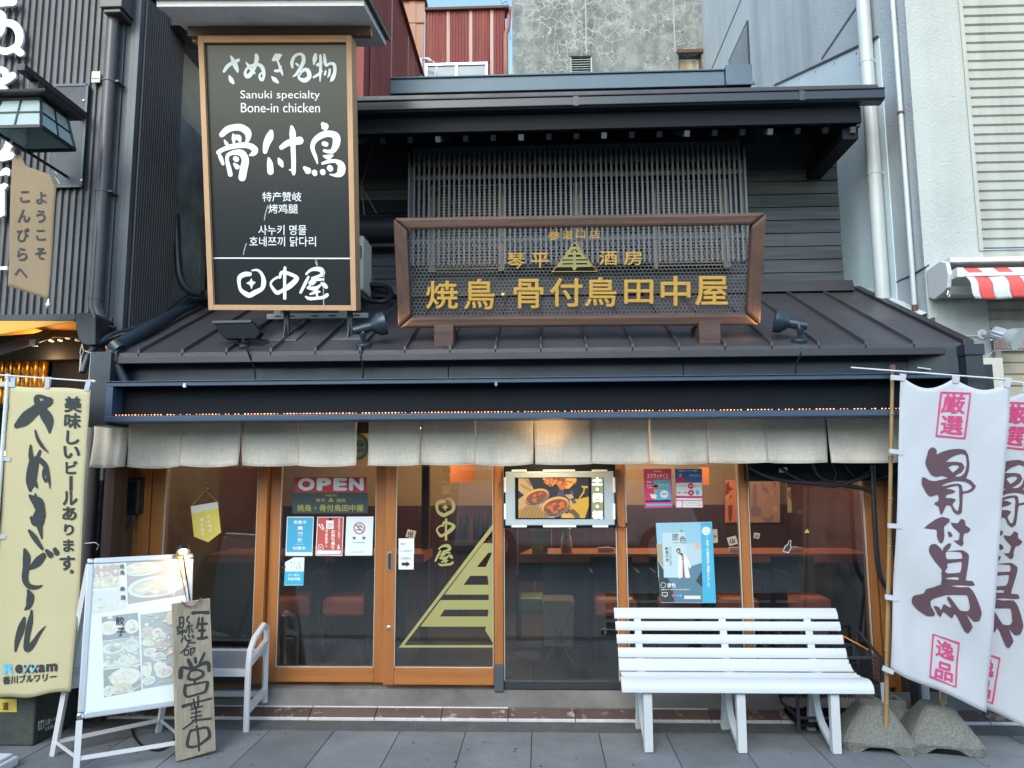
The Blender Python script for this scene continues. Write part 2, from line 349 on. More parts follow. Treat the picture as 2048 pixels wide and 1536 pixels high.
# ---------------------------------------------------------------- mesh building
WL = {}     # world location of each object
class MB:
    def __init__(s): s.v = []; s.f = []; s.mi = []; s.cur = 0
    def add(s, vs, fs):
        k = len(s.v); s.v += [Vector(v) for v in vs]
        for f in fs: s.f.append([i + k for i in f]); s.mi.append(s.cur)
        return s
    def hexa(s, c):  # 8 corners: bottom 4 ccw, top 4 ccw
        return s.add(c, [(3, 2, 1, 0), (4, 5, 6, 7), (0, 1, 5, 4), (1, 2, 6, 5), (2, 3, 7, 6), (3, 0, 4, 7)])
    def box(s, x0, x1, y0, y1, z0, z1):
        x0, x1 = min(x0, x1), max(x0, x1); y0, y1 = min(y0, y1), max(y0, y1); z0, z1 = min(z0, z1), max(z0, z1)
        return s.hexa([(x0, y0, z0), (x1, y0, z0), (x1, y1, z0), (x0, y1, z0), (x0, y0, z1), (x1, y0, z1), (x1, y1, z1), (x0, y1, z1)])
    def pbox(s, pl, u0, u1, v0, v1, n0, n1):
        a = lambda u, v, n: pl.at(u, v, n)
        return s.hexa([a(u0, v0, n1), a(u1, v0, n1), a(u1, v0, n0), a(u0, v0, n0), a(u0, v1, n1), a(u1, v1, n1), a(u1, v1, n0), a(u0, v1, n0)])
    def bar(s, p, q, w, h=None, up=(0, 0, 1)):
        p, q = Vector(p), Vector(q); h = h or w; d = (q - p).normalized(); u = Vector(up)
        if abs(d.dot(u)) > .98: u = Vector((0, 1, 0))
        a = d.cross(u).normalized() * (w / 2); b = a.cross(d).normalized() * (h / 2)
        return s.hexa([p - a - b, p + a - b, q + a - b, q - a - b, p - a + b, p + a + b, q + a + b, q - a + b])
    def tube(s, pts, r, n=10, caps=True):
        pts = [Vector(p) for p in pts]; rs = r if isinstance(r, (list, tuple)) else [r] * len(pts)
        rings = []; prev = None
        for i, p in enumerate(pts):
            d = (pts[min(i + 1, len(pts) - 1)] - pts[max(i - 1, 0)]).normalized()
            if prev is None:
                u = Vector((0, 0, 1)) if abs(d.z) < .9 else Vector((1, 0, 0)); a = d.cross(u).normalized()
            else:
                a = (prev - d * prev.dot(d)).normalized()
            prev = a; b = d.cross(a)
            rings.append([p + (a * math.cos(2 * math.pi * k / n) + b * math.sin(2 * math.pi * k / n)) * rs[i] for k in range(n)])
        k0 = len(s.v); s.v += [v for ring in rings for v in ring]
        for i in range(len(pts) - 1):
            for k in range(n):
                s.f.append([k0 + i * n + k, k0 + i * n + (k + 1) % n, k0 + (i + 1) * n + (k + 1) % n, k0 + (i + 1) * n + k]); s.mi.append(s.cur)
        if caps:
            s.f.append([k0 + k for k in range(n)][::-1]); s.mi.append(s.cur)
            s.f.append([k0 + (len(pts) - 1) * n + k for k in range(n)]); s.mi.append(s.cur)
        return s
    def cyl(s, p, q, r, r2=None, n=16): return s.tube([p, q], [r, r if r2 is None else r2], n)
    def lathe(s, base, axis, prof, n=20):
        base = Vector(base); ax = Vector(axis).normalized()
        return s.tube([base + ax * (h + i * 1e-5) for i, (r, h) in enumerate(prof)], [max(r, 1e-4) for r, h in prof], n)
    def poly(s, pts):  # flat polygon of 3D points
        return s.add(pts, [tuple(range(len(pts)))])
    def prism(s, pl, uv, n0, n1):
        """outline in the plane's u,v given thickness from n0 (back) to n1 (front)"""
        area = sum(uv[i][0] * uv[(i + 1) % len(uv)][1] - uv[(i + 1) % len(uv)][0] * uv[i][1] for i in range(len(uv)))
        if area < 0: uv = uv[::-1]
        n = len(uv); fr = [pl.at(u, v, n1) for u, v in uv]; bk = [pl.at(u, v, n0) for u, v in uv]
        tris = tessellate_polygon([[Vector((u, v, 0)) for u, v in uv]])
        fs = []
        for t in tris:
            a, b, c = [Vector(uv[i]) for i in t]
            cr = (b.x - a.x) * (c.y - a.y) - (b.y - a.y) * (c.x - a.x)
            if cr < 0: t = t[::-1]
            fs.append(tuple(t)); fs.append(tuple(n + i for i in t[::-1]))
        for i in range(n): fs.append((i, n + i, n + (i + 1) % n, (i + 1) % n))
        return s.add(fr + bk, fs)
    def fill(s, pl, loops, n0=0.002):
        """flat print in a plane; first loop outer, the rest holes"""
        vs = [Vector((u, v, 0)) for lp in loops for u, v in lp]
        if len(loops) == 1 and len(loops[0]) <= 4 and not pl.disp:
            fs = [tuple(range(len(vs)))]
        else:
            fs = [tuple(t) for t in tessellate_polygon([[Vector((u, v, 0)) for u, v in lp] for lp in loops])]
        out = []
        for t in fs:
            a = sum(vs[t[i]].x * vs[t[(i + 1) % len(t)]].y - vs[t[(i + 1) % len(t)]].x * vs[t[i]].y for i in range(len(t)))
            out.append(t if a > 0 else t[::-1])
        if pl.disp:
            bm = bmesh.new(); bv = [bm.verts.new(v) for v in vs]
            for t in out:
                try: bm.faces.new([bv[i] for i in t])
                except ValueError: pass
            us = [v.x for v in vs]; ws = [v.y for v in vs]
            for lo, hi, ax in ((min(us), max(us), 0), (min(ws), max(ws), 1)):
                k = math.ceil(lo / .03) * .03
                while k < hi:
                    co = Vector((k, 0, 0)) if ax == 0 else Vector((0, k, 0)); no = Vector((1, 0, 0)) if ax == 0 else Vector((0, 1, 0))
                    bmesh.ops.bisect_plane(bm, geom=bm.verts[:] + bm.edges[:] + bm.faces[:], plane_co=co, plane_no=no); k += .03
            bm.verts.index_update(); vs = [v.co.copy() for v in bm.verts]; out = [tuple(v.index for v in f.verts) for f in bm.faces]; bm.free()
        return s.add([pl.at(v.x, v.y, n0) for v in vs], out)
    def build(s, name, material, parent=None, smooth=None, bevel=0.0, kind=None, label=None, org=None, solid=None):
        if org is None:
            lo = Vector([min(v[i] for v in s.v) for i in range(3)]); hi = Vector([max(v[i] for v in s.v) for i in range(3)])
            org = (lo + hi) / 2
            if parent is None: org.z = lo.z
        me = bpy.data.meshes.new(name); me.from_pydata([v - org for v in s.v], [], s.f); me.update()
        for m in (material if isinstance(material, (list, tuple)) else [material]): me.materials.append(m)
        if any(s.mi): me.polygons.foreach_set("material_index", s.mi)
        if smooth is not None:
            me.shade_smooth(); me.set_sharp_from_angle(angle=R(smooth))
        o = bpy.data.objects.new(name, me); COL.objects.link(o)
        if parent: o.parent = parent; o.location = org - WL[parent.name]
        else: o.location = org
        WL[o.name] = org.copy()
        if bevel:
            b = o.modifiers.new("bevel", 'BEVEL'); b.width = bevel; b.segments = 2; b.limit_method = 'ANGLE'; b.angle_limit = R(40)
        if solid:
            b = o.modifiers.new("solidify", 'SOLIDIFY'); b.thickness = solid; b.offset = -1
        if kind: o["kind"] = kind
        if label: o["label"] = label
        return o

def T(name, label, cat, loc, group=None):
    o = bpy.data.objects.new(name, None); COL.objects.link(o)
    o.location = Vector(loc); o.empty_display_size = .1; WL[o.name] = Vector(loc)
    o["label"] = label; o["category"] = cat
    if group: o["group"] = group
    return o
def tag(o, label, cat, group=None):
    o["label"] = label; o["category"] = cat
    if group: o["group"] = group
    return o
def struct(o): o["kind"] = "structure"; return o
def copy_tree(o, loc=None, label=None, parent=None):
    c = o.copy(); COL.objects.link(c)
    base = Vector(loc) if loc is not None else None
    if parent is not None: c.parent = parent
    if base is not None: c.location = base
    WL[c.name] = base if base is not None else (WL[parent.name] + c.location if parent else c.location.copy())
    if label: c["label"] = label
    for ch in list(o.children): copy_tree(ch, None, None, c)
    return c
def share(o, loc_world, parent):
    c = o.copy(); COL.objects.link(c); c.parent = parent; c.location = Vector(loc_world) - WL[parent.name]; WL[c.name] = Vector(loc_world); return c

# ---------------------------------------------------------------- writing
_tc = {}
def glyphs(s, off=0.0, ext=0.0, bev=0.0, sp=1.0):
    k = (s, off, ext, bev, sp)
    if k in _tc: return _tc[k]
    c = bpy.data.curves.new('t', 'FONT'); c.body = s; c.extrude = ext; c.bevel_depth = bev; c.bevel_resolution = 1; c.space_character = sp; c.resolution_u = 4
    o = bpy.data.objects.new('t', c); COL.objects.link(o); bpy.context.view_layer.update()
    m = bpy.data.meshes.new_from_object(o.evaluated_get(bpy.context.evaluated_depsgraph_get()))
    vs = [v.co.copy() for v in m.vertices]; fs = [tuple(p.vertices) for p in m.polygons]
    bpy.data.objects.remove(o); bpy.data.curves.remove(c); bpy.data.meshes.remove(m)
    if off > .001 and vs:   # heavier weight: the outline again, shifted a little each way, each copy a hair higher
        base, bf, n = vs, fs, len(vs); vs = []; fs = []
        if ext: rings_ = [(off * 1.5, 8, -.030), (off * .9, 8, -.012), (off * .35, 6, .0)]
        else: rings_ = [(off, 6 if off > .012 else 4, 0)]
        i = 0
        for rad, cnt, dz in rings_:
            for j in range(cnt):
                a = 2 * math.pi * j / cnt + .4
                for v in base: vs.append(Vector((v.x + rad * math.cos(a), v.y + rad * math.sin(a), v.z + dz * (1 if v.z > 0 else 0) + i * (.0004 if ext else .002))))
                fs += [tuple(q + i * n for q in f) for f in bf]; i += 1
    _tc[k] = (vs, fs); return vs, fs
def text(mb, pl, s, quad, off=0.0, ext=0.0, bev=0.0, n0=0.002, sp=1.0, zs=0.1, uv=False):
    """quad: px corners TL, TR, BR, BL (or x0,y0,x1,y1) that the ink of the text fills"""
    vs, fs = glyphs(s, off, ext, bev, sp)
    if not vs: return
    if len(quad) == 4 and not isinstance(quad[0], (tuple, list)):
        x0, y0, x1, y1 = quad; quad = [(x0, y0), (x1, y0), (x1, y1), (x0, y1)]
    q = quad if uv else [pl.px(*p) for p in quad]
    x0 = min(v.x for v in vs); x1 = max(v.x for v in vs); y0 = min(v.y for v in vs); y1 = max(v.y for v in vs)
    def mp(v):
        a = (v.x - x0) / max(x1 - x0, 1e-6); b = (v.y - y0) / max(y1 - y0, 1e-6)
        u = (1 - b) * ((1 - a) * q[3][0] + a * q[2][0]) + b * ((1 - a) * q[0][0] + a * q[1][0])
        w = (1 - b) * ((1 - a) * q[3][1] + a * q[2][1]) + b * ((1 - a) * q[0][1] + a * q[1][1])
        return u, w
    out = []
    zmin = min(v.z for v in vs); zs = zs if ext else .02
    if pl.disp and not ext:
        bm = bmesh.new(); bv = [bm.verts.new(Vector((*mp(v), (v.z - zmin) * zs))) for v in vs]
        for t in fs:
            try: bm.faces.new([bv[i] for i in t])
            except ValueError: pass
        for ax in (0, 1):
            lo = min(v.co[ax] for v in bm.verts); hi = max(v.co[ax] for v in bm.verts); k = math.ceil(lo / .03) * .03
            while k < hi:
                co = Vector((k, 0, 0)) if ax == 0 else Vector((0, k, 0)); no = Vector((1, 0, 0)) if ax == 0 else Vector((0, 1, 0))
                bmesh.ops.bisect_plane(bm, geom=bm.verts[:] + bm.edges[:] + bm.faces[:], plane_co=co, plane_no=no); k += .03
        bm.verts.index_update()
        mb.add([pl.at(v.co.x, v.co.y, n0 + v.co.z) for v in bm.verts], [tuple(v.index for v in f.verts) for f in bm.faces]); bm.free(); return
    for v in vs:
        u, w = mp(v); out.append(pl.at(u, w, n0 + (v.z - zmin) * zs))
    mb.add(out, fs)
def vtext(mb, pl, s, cx0, cy0, cx1, cy1, size, off=0.0, n0=0.002):
    """a column of characters whose centres run from (cx0,cy0) to (cx1,cy1) in the photograph"""
    n = len(s)
    for i, ch in enumerate(s):
        t = i / max(1, n - 1); x = cx0 + (cx1 - cx0) * t; y = cy0 + (cy1 - cy0) * t
        vs, fs = glyphs(ch, off)
        if not vs: continue
        xs = [v.x for v in vs]; ys = [v.y for v in vs]
        w = size * min(1.0, (max(xs) - min(xs)) / .9); h = size * min(1.0, (max(ys) - min(ys)) / .9)
        if ch == 'ー': w, h = max(2, size * .12), size * .8
        text(mb, pl, ch, (x - w / 2, y - h / 2, x + w / 2, y + h / 2), off, n0=n0)
def cr_spline(p, k=5):
    out = []
    n = len(p)
    if n < 3: k = 3
    for i in range(n - 1):
        a = p[max(i - 1, 0)]; b = p[i]; c = p[i + 1]; d = p[min(i + 2, n - 1)]
        for j in range(k):
            t = j / k
            out.append(tuple(0.5 * ((2 * b[m]) + (-a[m] + c[m]) * t + (2 * a[m] - 5 * b[m] + 4 * c[m] - d[m]) * t * t + (-a[m] + 3 * b[m] - 3 * c[m] + d[m]) * t ** 3) for m in range(3)))
    out.append(tuple(p[-1])); return out
def brush(mb, pl, strokes, tf, n0=0.002, ws=1.0, wadd=0.0, k=5):
    """brush strokes (x, y, width) drawn in a crop; tf maps crop to photo pixels"""
    lay = 0
    for st in strokes:
        if len(st) == 1: st = [(st[0][0] - .5, st[0][1], st[0][2]), (st[0][0] + .5, st[0][1], st[0][2])]
        pts = cr_spline([(x, y, w) for x, y, w in st], k)
        q = []
        for x, y, w in pts:
            w = max(w * ws + wadd, 2)
            a = pl.px(*tf(x, y)); b = pl.px(*tf(x + w / 2, y)); q.append((a[0], a[1], math.hypot(b[0] - a[0], b[1] - a[1])))
        n = len(q); vs = []; fs = []
        def dirn(i):
            a = q[max(i - 1, 0)]; b = q[min(i + 1, n - 1)]; dx, dy = b[0] - a[0], b[1] - a[1]; l = math.hypot(dx, dy) or 1e-9; return dx / l, dy / l
        lay += 1
        for i in range(n):
            dx, dy = dirn(i); u, v, r = q[i]; z = n0 + lay * 2e-4 + i * 2.5e-5
            vs.append(pl.at(u - dy * r, v + dx * r, z)); vs.append(pl.at(u + dy * r, v - dx * r, z))
        for i in range(n - 1): fs.append((2 * i, 2 * i + 1, 2 * i + 3, 2 * i + 2))
        for i, sg in ((0, -1), (n - 1, 1)):
            dx, dy = dirn(i); u, v, r = q[i]; z = n0 + lay * 2e-4 + i * 2.5e-5
            base = len(vs); m = 6
            for j in range(1, m):
                t = math.pi * j / m; cs, sn = math.cos(t), math.sin(t)
                vs.append(pl.at(u + (-dy * cs + dx * sg * sn) * r, v + (dx * cs + dy * sg * sn) * r, z))
            ring = [2 * i] + list(range(base, base + m - 1)) + [2 * i + 1]
            fs.append(tuple(ring if sg < 0 else ring[::-1]))
        mb.add(vs, [f if True else f for f in fs])
def crop(x0, y0, s): return lambda x, y: (x0 + x / s, y0 + y / s)
def box_tf(src, dst):
    """map a source bbox (crop units) to a destination bbox in photo pixels"""
    return lambda x, y: (dst[0] + (x - src[0]) / (src[2] - src[0]) * (dst[2] - dst[0]), dst[1] + (y - src[1]) / (src[3] - src[1]) * (dst[3] - dst[1]))
def pxfill(mb, pl, tf, loops, n0=0.002):
    mb.fill(pl, [[pl.px(*tf(x, y)) for x, y in lp] for lp in loops], n0)
ID = lambda x, y: (x, y)

# ================================================================ GROUND
Y_SLAB = 5.0
mb = MB(); mb.box(-60, 60, -60, 60, -0.4, -0.012)
g = struct(mb.build("ground", M['road']))
pav = MB(); pav.box(-12, 12, 3.0, Y_SLAB, -0.3, -0.004)
pavo = struct(pav.build("pavement", M['joint']))
xs = []
SP = 0.4275
x_first = PZ(544, 1456, 0).x
k0 = -24
for row, (ya, yb) in enumerate(((4.10, Y_SLAB), (3.2, 4.10))):
    for k in range(-9, 13):
        xa = x_first + k * SP + (0 if row == 0 else SP * .5)
        if xa < -6 or xa > 6: continue
        s = MB(); dz = random.uniform(-.0012, .0012)
        s.box(xa + .003, xa + SP - .003, ya + .003, yb - .003, -.05, dz)
        s.build("paving_slab", M['slab'], pavo, bevel=0.0025)
gu = MB(); gu.box(-12, 12, Y_SLAB + .002, 5.19, -0.3, 0.002)
struct(gu.build("gutter_strip", M['gutterc']))
# sloped, tiled step front then concrete up to the sill
YT0, ZT0, YT1, ZT1, YT2, ZT2 = 5.19, 0.012, 5.30, 0.062, 5.60, 0.172
st = MB(); st.hexa([(-12, YT0, -.3), (12, YT0, -.3), (12, 5.7, -.3), (-12, 5.7, -.3), (-12, YT0, ZT0 - .012), (12, YT0, ZT0 - .012), (12, 5.7, .10), (-12, 5.7, .10)])
step = struct(st.build("step", M['conc']))
ap = MB(); ap.add([(-12, YT1 + .004, ZT1), (12, YT1 + .004, ZT1), (12, 5.395, .150), (-12, 5.395, .150), (12, 5.7, .168), (-12, 5.7, .168), (12, YT1 + .004, 0), (-12, YT1 + .004, 0)], [(0, 1, 2, 3), (3, 2, 4, 5), (7, 6, 1, 0)])
ap.build("apron", M['conc'], step)
tx = PZ(746, 1443, .012).x
tw = 0.452
for k in range(-12, 10):
    xa = tx + k * tw; xb = xa + tw - .006
    def zz(y): return ZT0 + (ZT1 - ZT0) * (y - YT0) / (YT1 - YT0)
    def strip(ya, yb, lift, nm, mt):
        s = MB(); s.hexa([(xa, ya, zz(ya) - .02), (xb, ya, zz(ya) - .02), (xb, yb, zz(yb) - .02), (xa, yb, zz(yb) - .02), (xa, ya, zz(ya) + lift), (xb, ya, zz(ya) + lift), (xb, yb, zz(yb) + lift), (xa, yb, zz(yb) + lift)])
        return s.build(nm, mt, step)
    strip(YT0 + .014, YT1 - .012, random.uniform(0, .002), "step_tile", M['tile'])
    strip(YT0, YT0 + .013, .001, "tile_edging", M['tilewhite'])
    if k < 2 or k % 3 == 1: strip(YT1 - .011, YT1, .001, "tile_edging", M['tilewhite'])

s = MB(); rg = random.Random(11)
for k in range(46):
    x, y = rg.uniform(-2.8, 3.0), rg.uniform(4.25, 4.97); rr = rg.uniform(.004, .011); s.add([(x + rr * math.cos(a) * rg.uniform(.7, 1.2), y + rr * math.sin(a) * rg.uniform(.7, 1.2), .0022) for a in [math.pi * i / 4 for i in range(8)]], [tuple(range(8))])
o_g = s.build("gum_spots", mat("old gum", (.05, .052, .055), .9), None, kind="stuff"); o_g["label"] = "scattered dark gum spots and grit on the paving"
# ================================================================ SHOP, ground floor
YF = 5.42
shop = T("restaurant_building", "dark two storey restaurant with orange timber doors under a brown metal canopy roof", "restaurant", (0, YF, 0.15))
fx = lambda px: PY(px, 940, YF).x
zr = PY(900, 1366, YF).z      # bottom of the door leaves
ztop = 2.18
def stile(name, p0, p1, y0, y1, z0=zr, z1=ztop, mt='door', par=shop, **k):
    s = MB(); s.box(fx(p0), fx(p1), y0, y1, z0, z1); return s.build(name, M[mt], par, bevel=.003, **k)
def window_part(p0, p1, zb, name="shop_window", y=YF):
    x0, x1 = fx(p0), fx(p1)
    s = MB(); s.box(x0, x1, y - .03, y + .03, zb - .055, zb); w = s.build(name, M['darkmetal'], shop, bevel=.003)
    s = MB(); s.box(x0, x1, y - .03, y + .03, ztop - .05, ztop); s.build("top_rail", M['door'], w)
    s = MB(); s.box(x0 + .002, x1 - .002, y - .003, y + .003, zb, ztop - .05); s.build("pane", M['glass'], w)
    s = MB(); s.box(x0 + .001, x0 + .007, y - .031, y - .012, zb, ztop); s.box(x1 - .007, x1 - .001, y - .031, y - .012, zb, ztop); s.build("bead", M['ivory'], w)
    return w
def leaf(p0, p1, w0, w1, y, lab):
    x0, x1 = fx(p0), fx(p1); gx0, gx1 = fx(w0), fx(w1); zb = PY(700, 1333, y).z
    s = MB(); s.box(gx0, gx1, y - .022, y + .022, zr, zb); d = s.build("sliding_door", M['doorx'], shop, bevel=.003, label=lab)
    for a, b in ((x0, gx0), (gx1, x1)):
        s = MB(); s.box(a + .001, b - .001, y - .024, y + .024, zr - .001, ztop - .06); s.build("stile", M['door'], d, bevel=.003)
    s = MB(); s.box(gx0, gx1, y - .022, y + .022, ztop - .16, ztop - .06); s.build("top_rail", M['doorx'], d)
    s = MB(); s.box(gx0, gx1, y - .003, y + .003, zb, ztop - .16); s.build("pane", M['glass'], d)
    s = MB(); t = .004
    s.box(gx0, gx0 + t, y - .0235, y - .01, zb, ztop - .16); s.box(gx1 - t, gx1, y - .0235, y - .01, zb, ztop - .16); s.box(gx0, gx1, y - .0235, y - .01, zb, zb + t)
    s.build("glazing_bead", M['ivory'], d)
    return d
# posts
stile("post", 286, 309, YF - .04, YF + .05); stile("post", 311, 335, YF - .03, YF + .05)
stile("post", 522, 541, YF - .05, YF + .05)
stile("post", 989, 1006, YF - .05, YF + .06, z0=zr + .14)
s = MB(); s.box(fx(988.5), fx(1006.5), YF - .055, YF + .065, .145, zr + .139); s.build("post_shoe", M['trim'], shop, bevel=.003)
stile("post", 1231, 1247, YF - .04, YF + .05); s = MB(); s.box(fx(1230), fx(1248), YF - .045, YF + .055, .145, zr - .002); s.build("post_shoe", M['trim'], shop)
stile("post", 1474, 1490, YF - .04, YF + .05)
stile("post", 1722, 1737, YF - .04, YF + .05)
stile("post", 1739, 1757, YF - .05, YF + .05)
w0 = window_part(336, 521, zr + .06); w1 = window_part(1007, 1230, PY(1100, 1360, YF).z); w2 = window_part(1248, 1473, PY(1350, 1362, YF).z); w3 = window_part(1491, 1721, PY(1600, 1362, YF).z)
d1 = leaf(542, 773.5, 563, 753, YF + .028, "left sliding door with the OPEN sign and posters"); d2 = leaf(774.5, 988.5, 796, 987, YF - .028, "right sliding door with gold triangle emblem")
# pull handle and lock of the right leaf
s = MB(); hx, hz0 = PY(780, 1095, YF - .05).x, PY(780, 1142, YF - .05).z; hz1 = PY(780, 1103, YF - .05).z
pl = wall(YF - .052)
def capsule(u, v0, v1, r): return [(u + r * math.cos(t), v1 + r * math.sin(t)) for t in [math.pi * i / 8 for i in range(9)]] + [(u - r * math.cos(t), v0 - r * math.sin(t)) for t in [math.pi * i / 8 for i in range(9)]]
s.prism(pl, capsule(hx, hz0 + .018, hz1 - .018, .018), -.003, .004); hnd = s.build("handle", M['steel'], d2, bevel=.002)
s = MB(); s.prism(pl, capsule(hx, hz0 + .02, hz1 - .02, .010), .0045, .006); s.build("handle_recess", M['darkmetal'], d2)
c = PY(774, 1256, YF - .055); s = MB(); s.lathe(c + Vector((.012, .004, 0)), (0, -1, 0), [(.016, 0), (.016, .006), (.010, .009), (.010, .012), (0, .012)], 18); s.build("lock", M['steel'], d2, smooth=35)
# lintel over doors, hidden mostly by curtains
s = MB(); s.box(-2.95, 2.75, YF - .06, YF + .08, ztop + .001, 2.5); s.build("lintel", M['olddoor'], shop)
s = MB(); s.box(fx(705), fx(745), YF - .07, YF - .061, 1.95, 2.4); s.build("head_board", M['olddoor'], shop)
# left end: dark timber wall with a meter box
for i, (a, b, mt) in enumerate(((180, 201, 'black'), (202, 220, 'plank'), (221, 236, 'olddoor'), (237, 252, 'conc'), (253, 269, 'olddoor'), (270, 285, 'doorx'))):
    s = MB(); s.box(PY(a, 1000, YF).x, PY(b, 1000, YF).x, YF - .02 - .006 * (i % 2), YF + .04, .15, 2.5); s.build("wall_board", M[mt], shop)
for i, (a, b) in enumerate(((1759, 1772), (1773, 1788), (1789, 1806), (1807, 1824), (1825, 1845))):
    s = MB(); s.box(fx(a), fx(b), YF - .02 - .006 * (i % 2), YF + .04, .15, 2.5); s.build("wall_board", M['olddoor'] if i else M['doorx'], shop)
# black trunking above right windows
s = MB(); s.box(fx(1484), 2.78, YF - .16, YF - .045, PY(1600, 962, YF - .1).z, 2.1); s.build("wiring_trunk", M['black'], shop)
s = MB(); s.box(fx(1008), fx(1230), YF - .035, YF - .032, PY(1100, 958, YF).z, ztop); s.build("blackout_panel", M['black'], shop)
# side walls and room shell
room = []
YB = 8.4
s = MB(); s.box(-2.98, -2.93, YF + .1, YB, .1, 2.6); s.build("inner_side_wall", M['maroon'], shop)
s = MB(); s.box(2.73, 2.78, YF + .1, YB, .1, 2.6); s.build("inner_side_wall", M['maroon'], shop)
s = MB(); s.box(-2.98, 2.78, YB, YB + .05, 1.3, 2.6); s.build("inner_back_wall", M['tanwall'], shop)
for k in range(30):
    s = MB(); xa = -2.93 + k * .19; s.box(xa + .002, min(xa + .188, 2.78), YB - .012, YB + .04, .15, 1.3); s.build("wall_panelling", M['maroon'], shop)
s = MB(); s.box(-2.98, 2.78, 5.60, YB, .08, .168); s.build("inner_floor", M['floorin'], shop)
s = MB(); s.box(-2.98, 2.78, YF + .09, YB, 2.6, 2.65); s.build("inner_ceiling", M['ceilin'], shop)

# ================================================================ canopy roof
YE, YW = 4.8, 6.3
zE = 2.47; zW = 3.19
xL, xR = -2.84, 2.73
slope = (zW - zE) / (YW - YE)
zroof = lambda y: zE + (y - YE) * slope
s = MB(); s.hexa([(xL, YE + .01, zE - .05), (xR, YE + .01, zE - .05), (xR, YW + .1, zW - .03), (xL, YW + .1, zW - .03), (xL, YE + .01, zE - .012), (xR, YE + .01, zE - .012), (xR, YW + .1, zroof(YW + .1) - .012), (xL, YW + .1, zroof(YW + .1) - .012)])
croof = s.build("canopy_roof", M['roofdark'], shop)
# seam x positions from the photograph (eave ends)
seam_px = [1826, 1730, 1636, 1550, 1455, 1360, 1265, 1180, 1095, 1010, 925, 840, 756, 672, 588, 500, 413, 325]
seams = [PY(p, 690, YE).x for p in (1826, 1730, 1636)]
stp = seams[1] - seams[2]
while seams[-1] - stp > xL + .1: seams.append(seams[-1] - stp)
edges = [xR] + seams + [xL]
for a, b in zip(edges[:-1], edges[1:]):
    s = MB(); dz = random.uniform(-.001, .001); n = 8; x0, x1 = b + .004, a - .004
    vs = []; fs = []
    for j in range(2):
        y = YE - .012 if j == 0 else YW + .02
        for i in range(n + 1):
            t = i / n; vs.append((x0 + (x1 - x0) * t, y, zroof(y) + .004 * math.sin(math.pi * t) + dz))
    for i in range(n): fs.append((i, i + 1, n + 2 + i, n + 1 + i))
    k = len(vs); vs += [(x0, YE - .012, zE - .03), (x1, YE - .012, zE - .03)]; fs.append((k, k + 1, n, 0) if False else (k, k + 1) + tuple(range(n, -1, -1)))
    s.add(vs, fs); s.build("roof_panel", M['roof'], croof, solid=.002)
for x in seams:
    s = MB(); y0, y1 = YE - .014, YW + .02
    s.hexa([(x - .009, y0, zroof(y0)), (x + .009, y0, zroof(y0)), (x + .009, y1, zroof(y1)), (x - .009, y1, zroof(y1)), (x - .007, y0, zroof(y0) + .028), (x + .007, y0, zroof(y0) + .028), (x + .007, y1, zroof(y1) + .028), (x - .007, y1, zroof(y1) + .028)])
    s.build("roof_seam", M['roof'], croof)
for x, w in ((xR + .008, .034), (xL - .02, .04)):
    s = MB(); y0, y1 = YE - .03, YW + .05
    s.hexa([(x - w, y0, zroof(y0) - .05), (x + w, y0, zroof(y0) - .05), (x + w, y1, zroof(y1) - .05), (x - w, y1, zroof(y1) - .05), (x - w, y0, zroof(y0) + .03), (x + w, y0, zroof(y0) + .03), (x + w, y1, zroof(y1) + .03), (x - w, y1, zroof(y1) + .03)])
    s.build("verge_cap", M['roofdark'], croof, bevel=.004)
s = MB(); s.box(xL - .05, xR + .03, YE - .02, YE + .02, zE - .075, zE - .028); s.build("eave_trim", M['roofdark'], shop, bevel=.003)
# wall flashing above the canopy
s = MB(); s.hexa([(-2.95, 6.20, 3.17), (2.66, 6.20, 3.17), (2.66, 6.37, 3.17), (-2.95, 6.37, 3.17), (-2.95, 6.24, 3.27), (2.66, 6.24, 3.27), (2.66, 6.37, 3.27), (-2.95, 6.37, 3.27)])
s.build("wall_flashing", M['bluecap'] if False else M['roofdark'], shop, bevel=.003)
# fascia: dark sheets between eave and light box
for a, b in ((-2.84, -0.62), (-0.615, 0.95), (0.955, 2.42)):
    s = MB(); s.box(a, b, 4.92, 4.95, 2.24, zE - .03); s.build("fascia_sheet", M['fascia'], shop, bevel=.002)
s = MB(); s.hexa([(2.42, 4.919, 2.24), (2.645, 4.74, 2.24), (2.645, 4.949, 2.24), (2.42, 4.949, 2.24), (2.42, 4.919, 2.438), (2.645, 4.74, 2.438), (2.645, 4.949, 2.438), (2.42, 4.949, 2.438)])
s.build("fascia_return", M['fascia'], shop)
s = MB(); s.box(2.65, 2.755, 4.66, 4.9, 2.0, 2.43); s.box(2.642, 2.763, 4.65, 4.91, 2.37, 2.44); s.build("end_post", M['fascia'], shop, bevel=.003)
s = MB(); s.box(-2.98, -2.84, 4.74, 5.0, 1.98, 2.47); s.build("end_post", M['fascia'], shop, bevel=.003)
s = MB(); s.box(-2.98, 2.85, 4.96, 5.36, 2.05, 2.235); s.build("canopy_soffit", M['black'], shop)
s = MB(); s.box(-3.02, -2.86, 4.86, 4.95, 2.02, 2.16); s.box(-3.02, -2.84, 4.8, 4.95, 2.17, 2.2); s.build("fascia_end_block", M['roof'], shop)

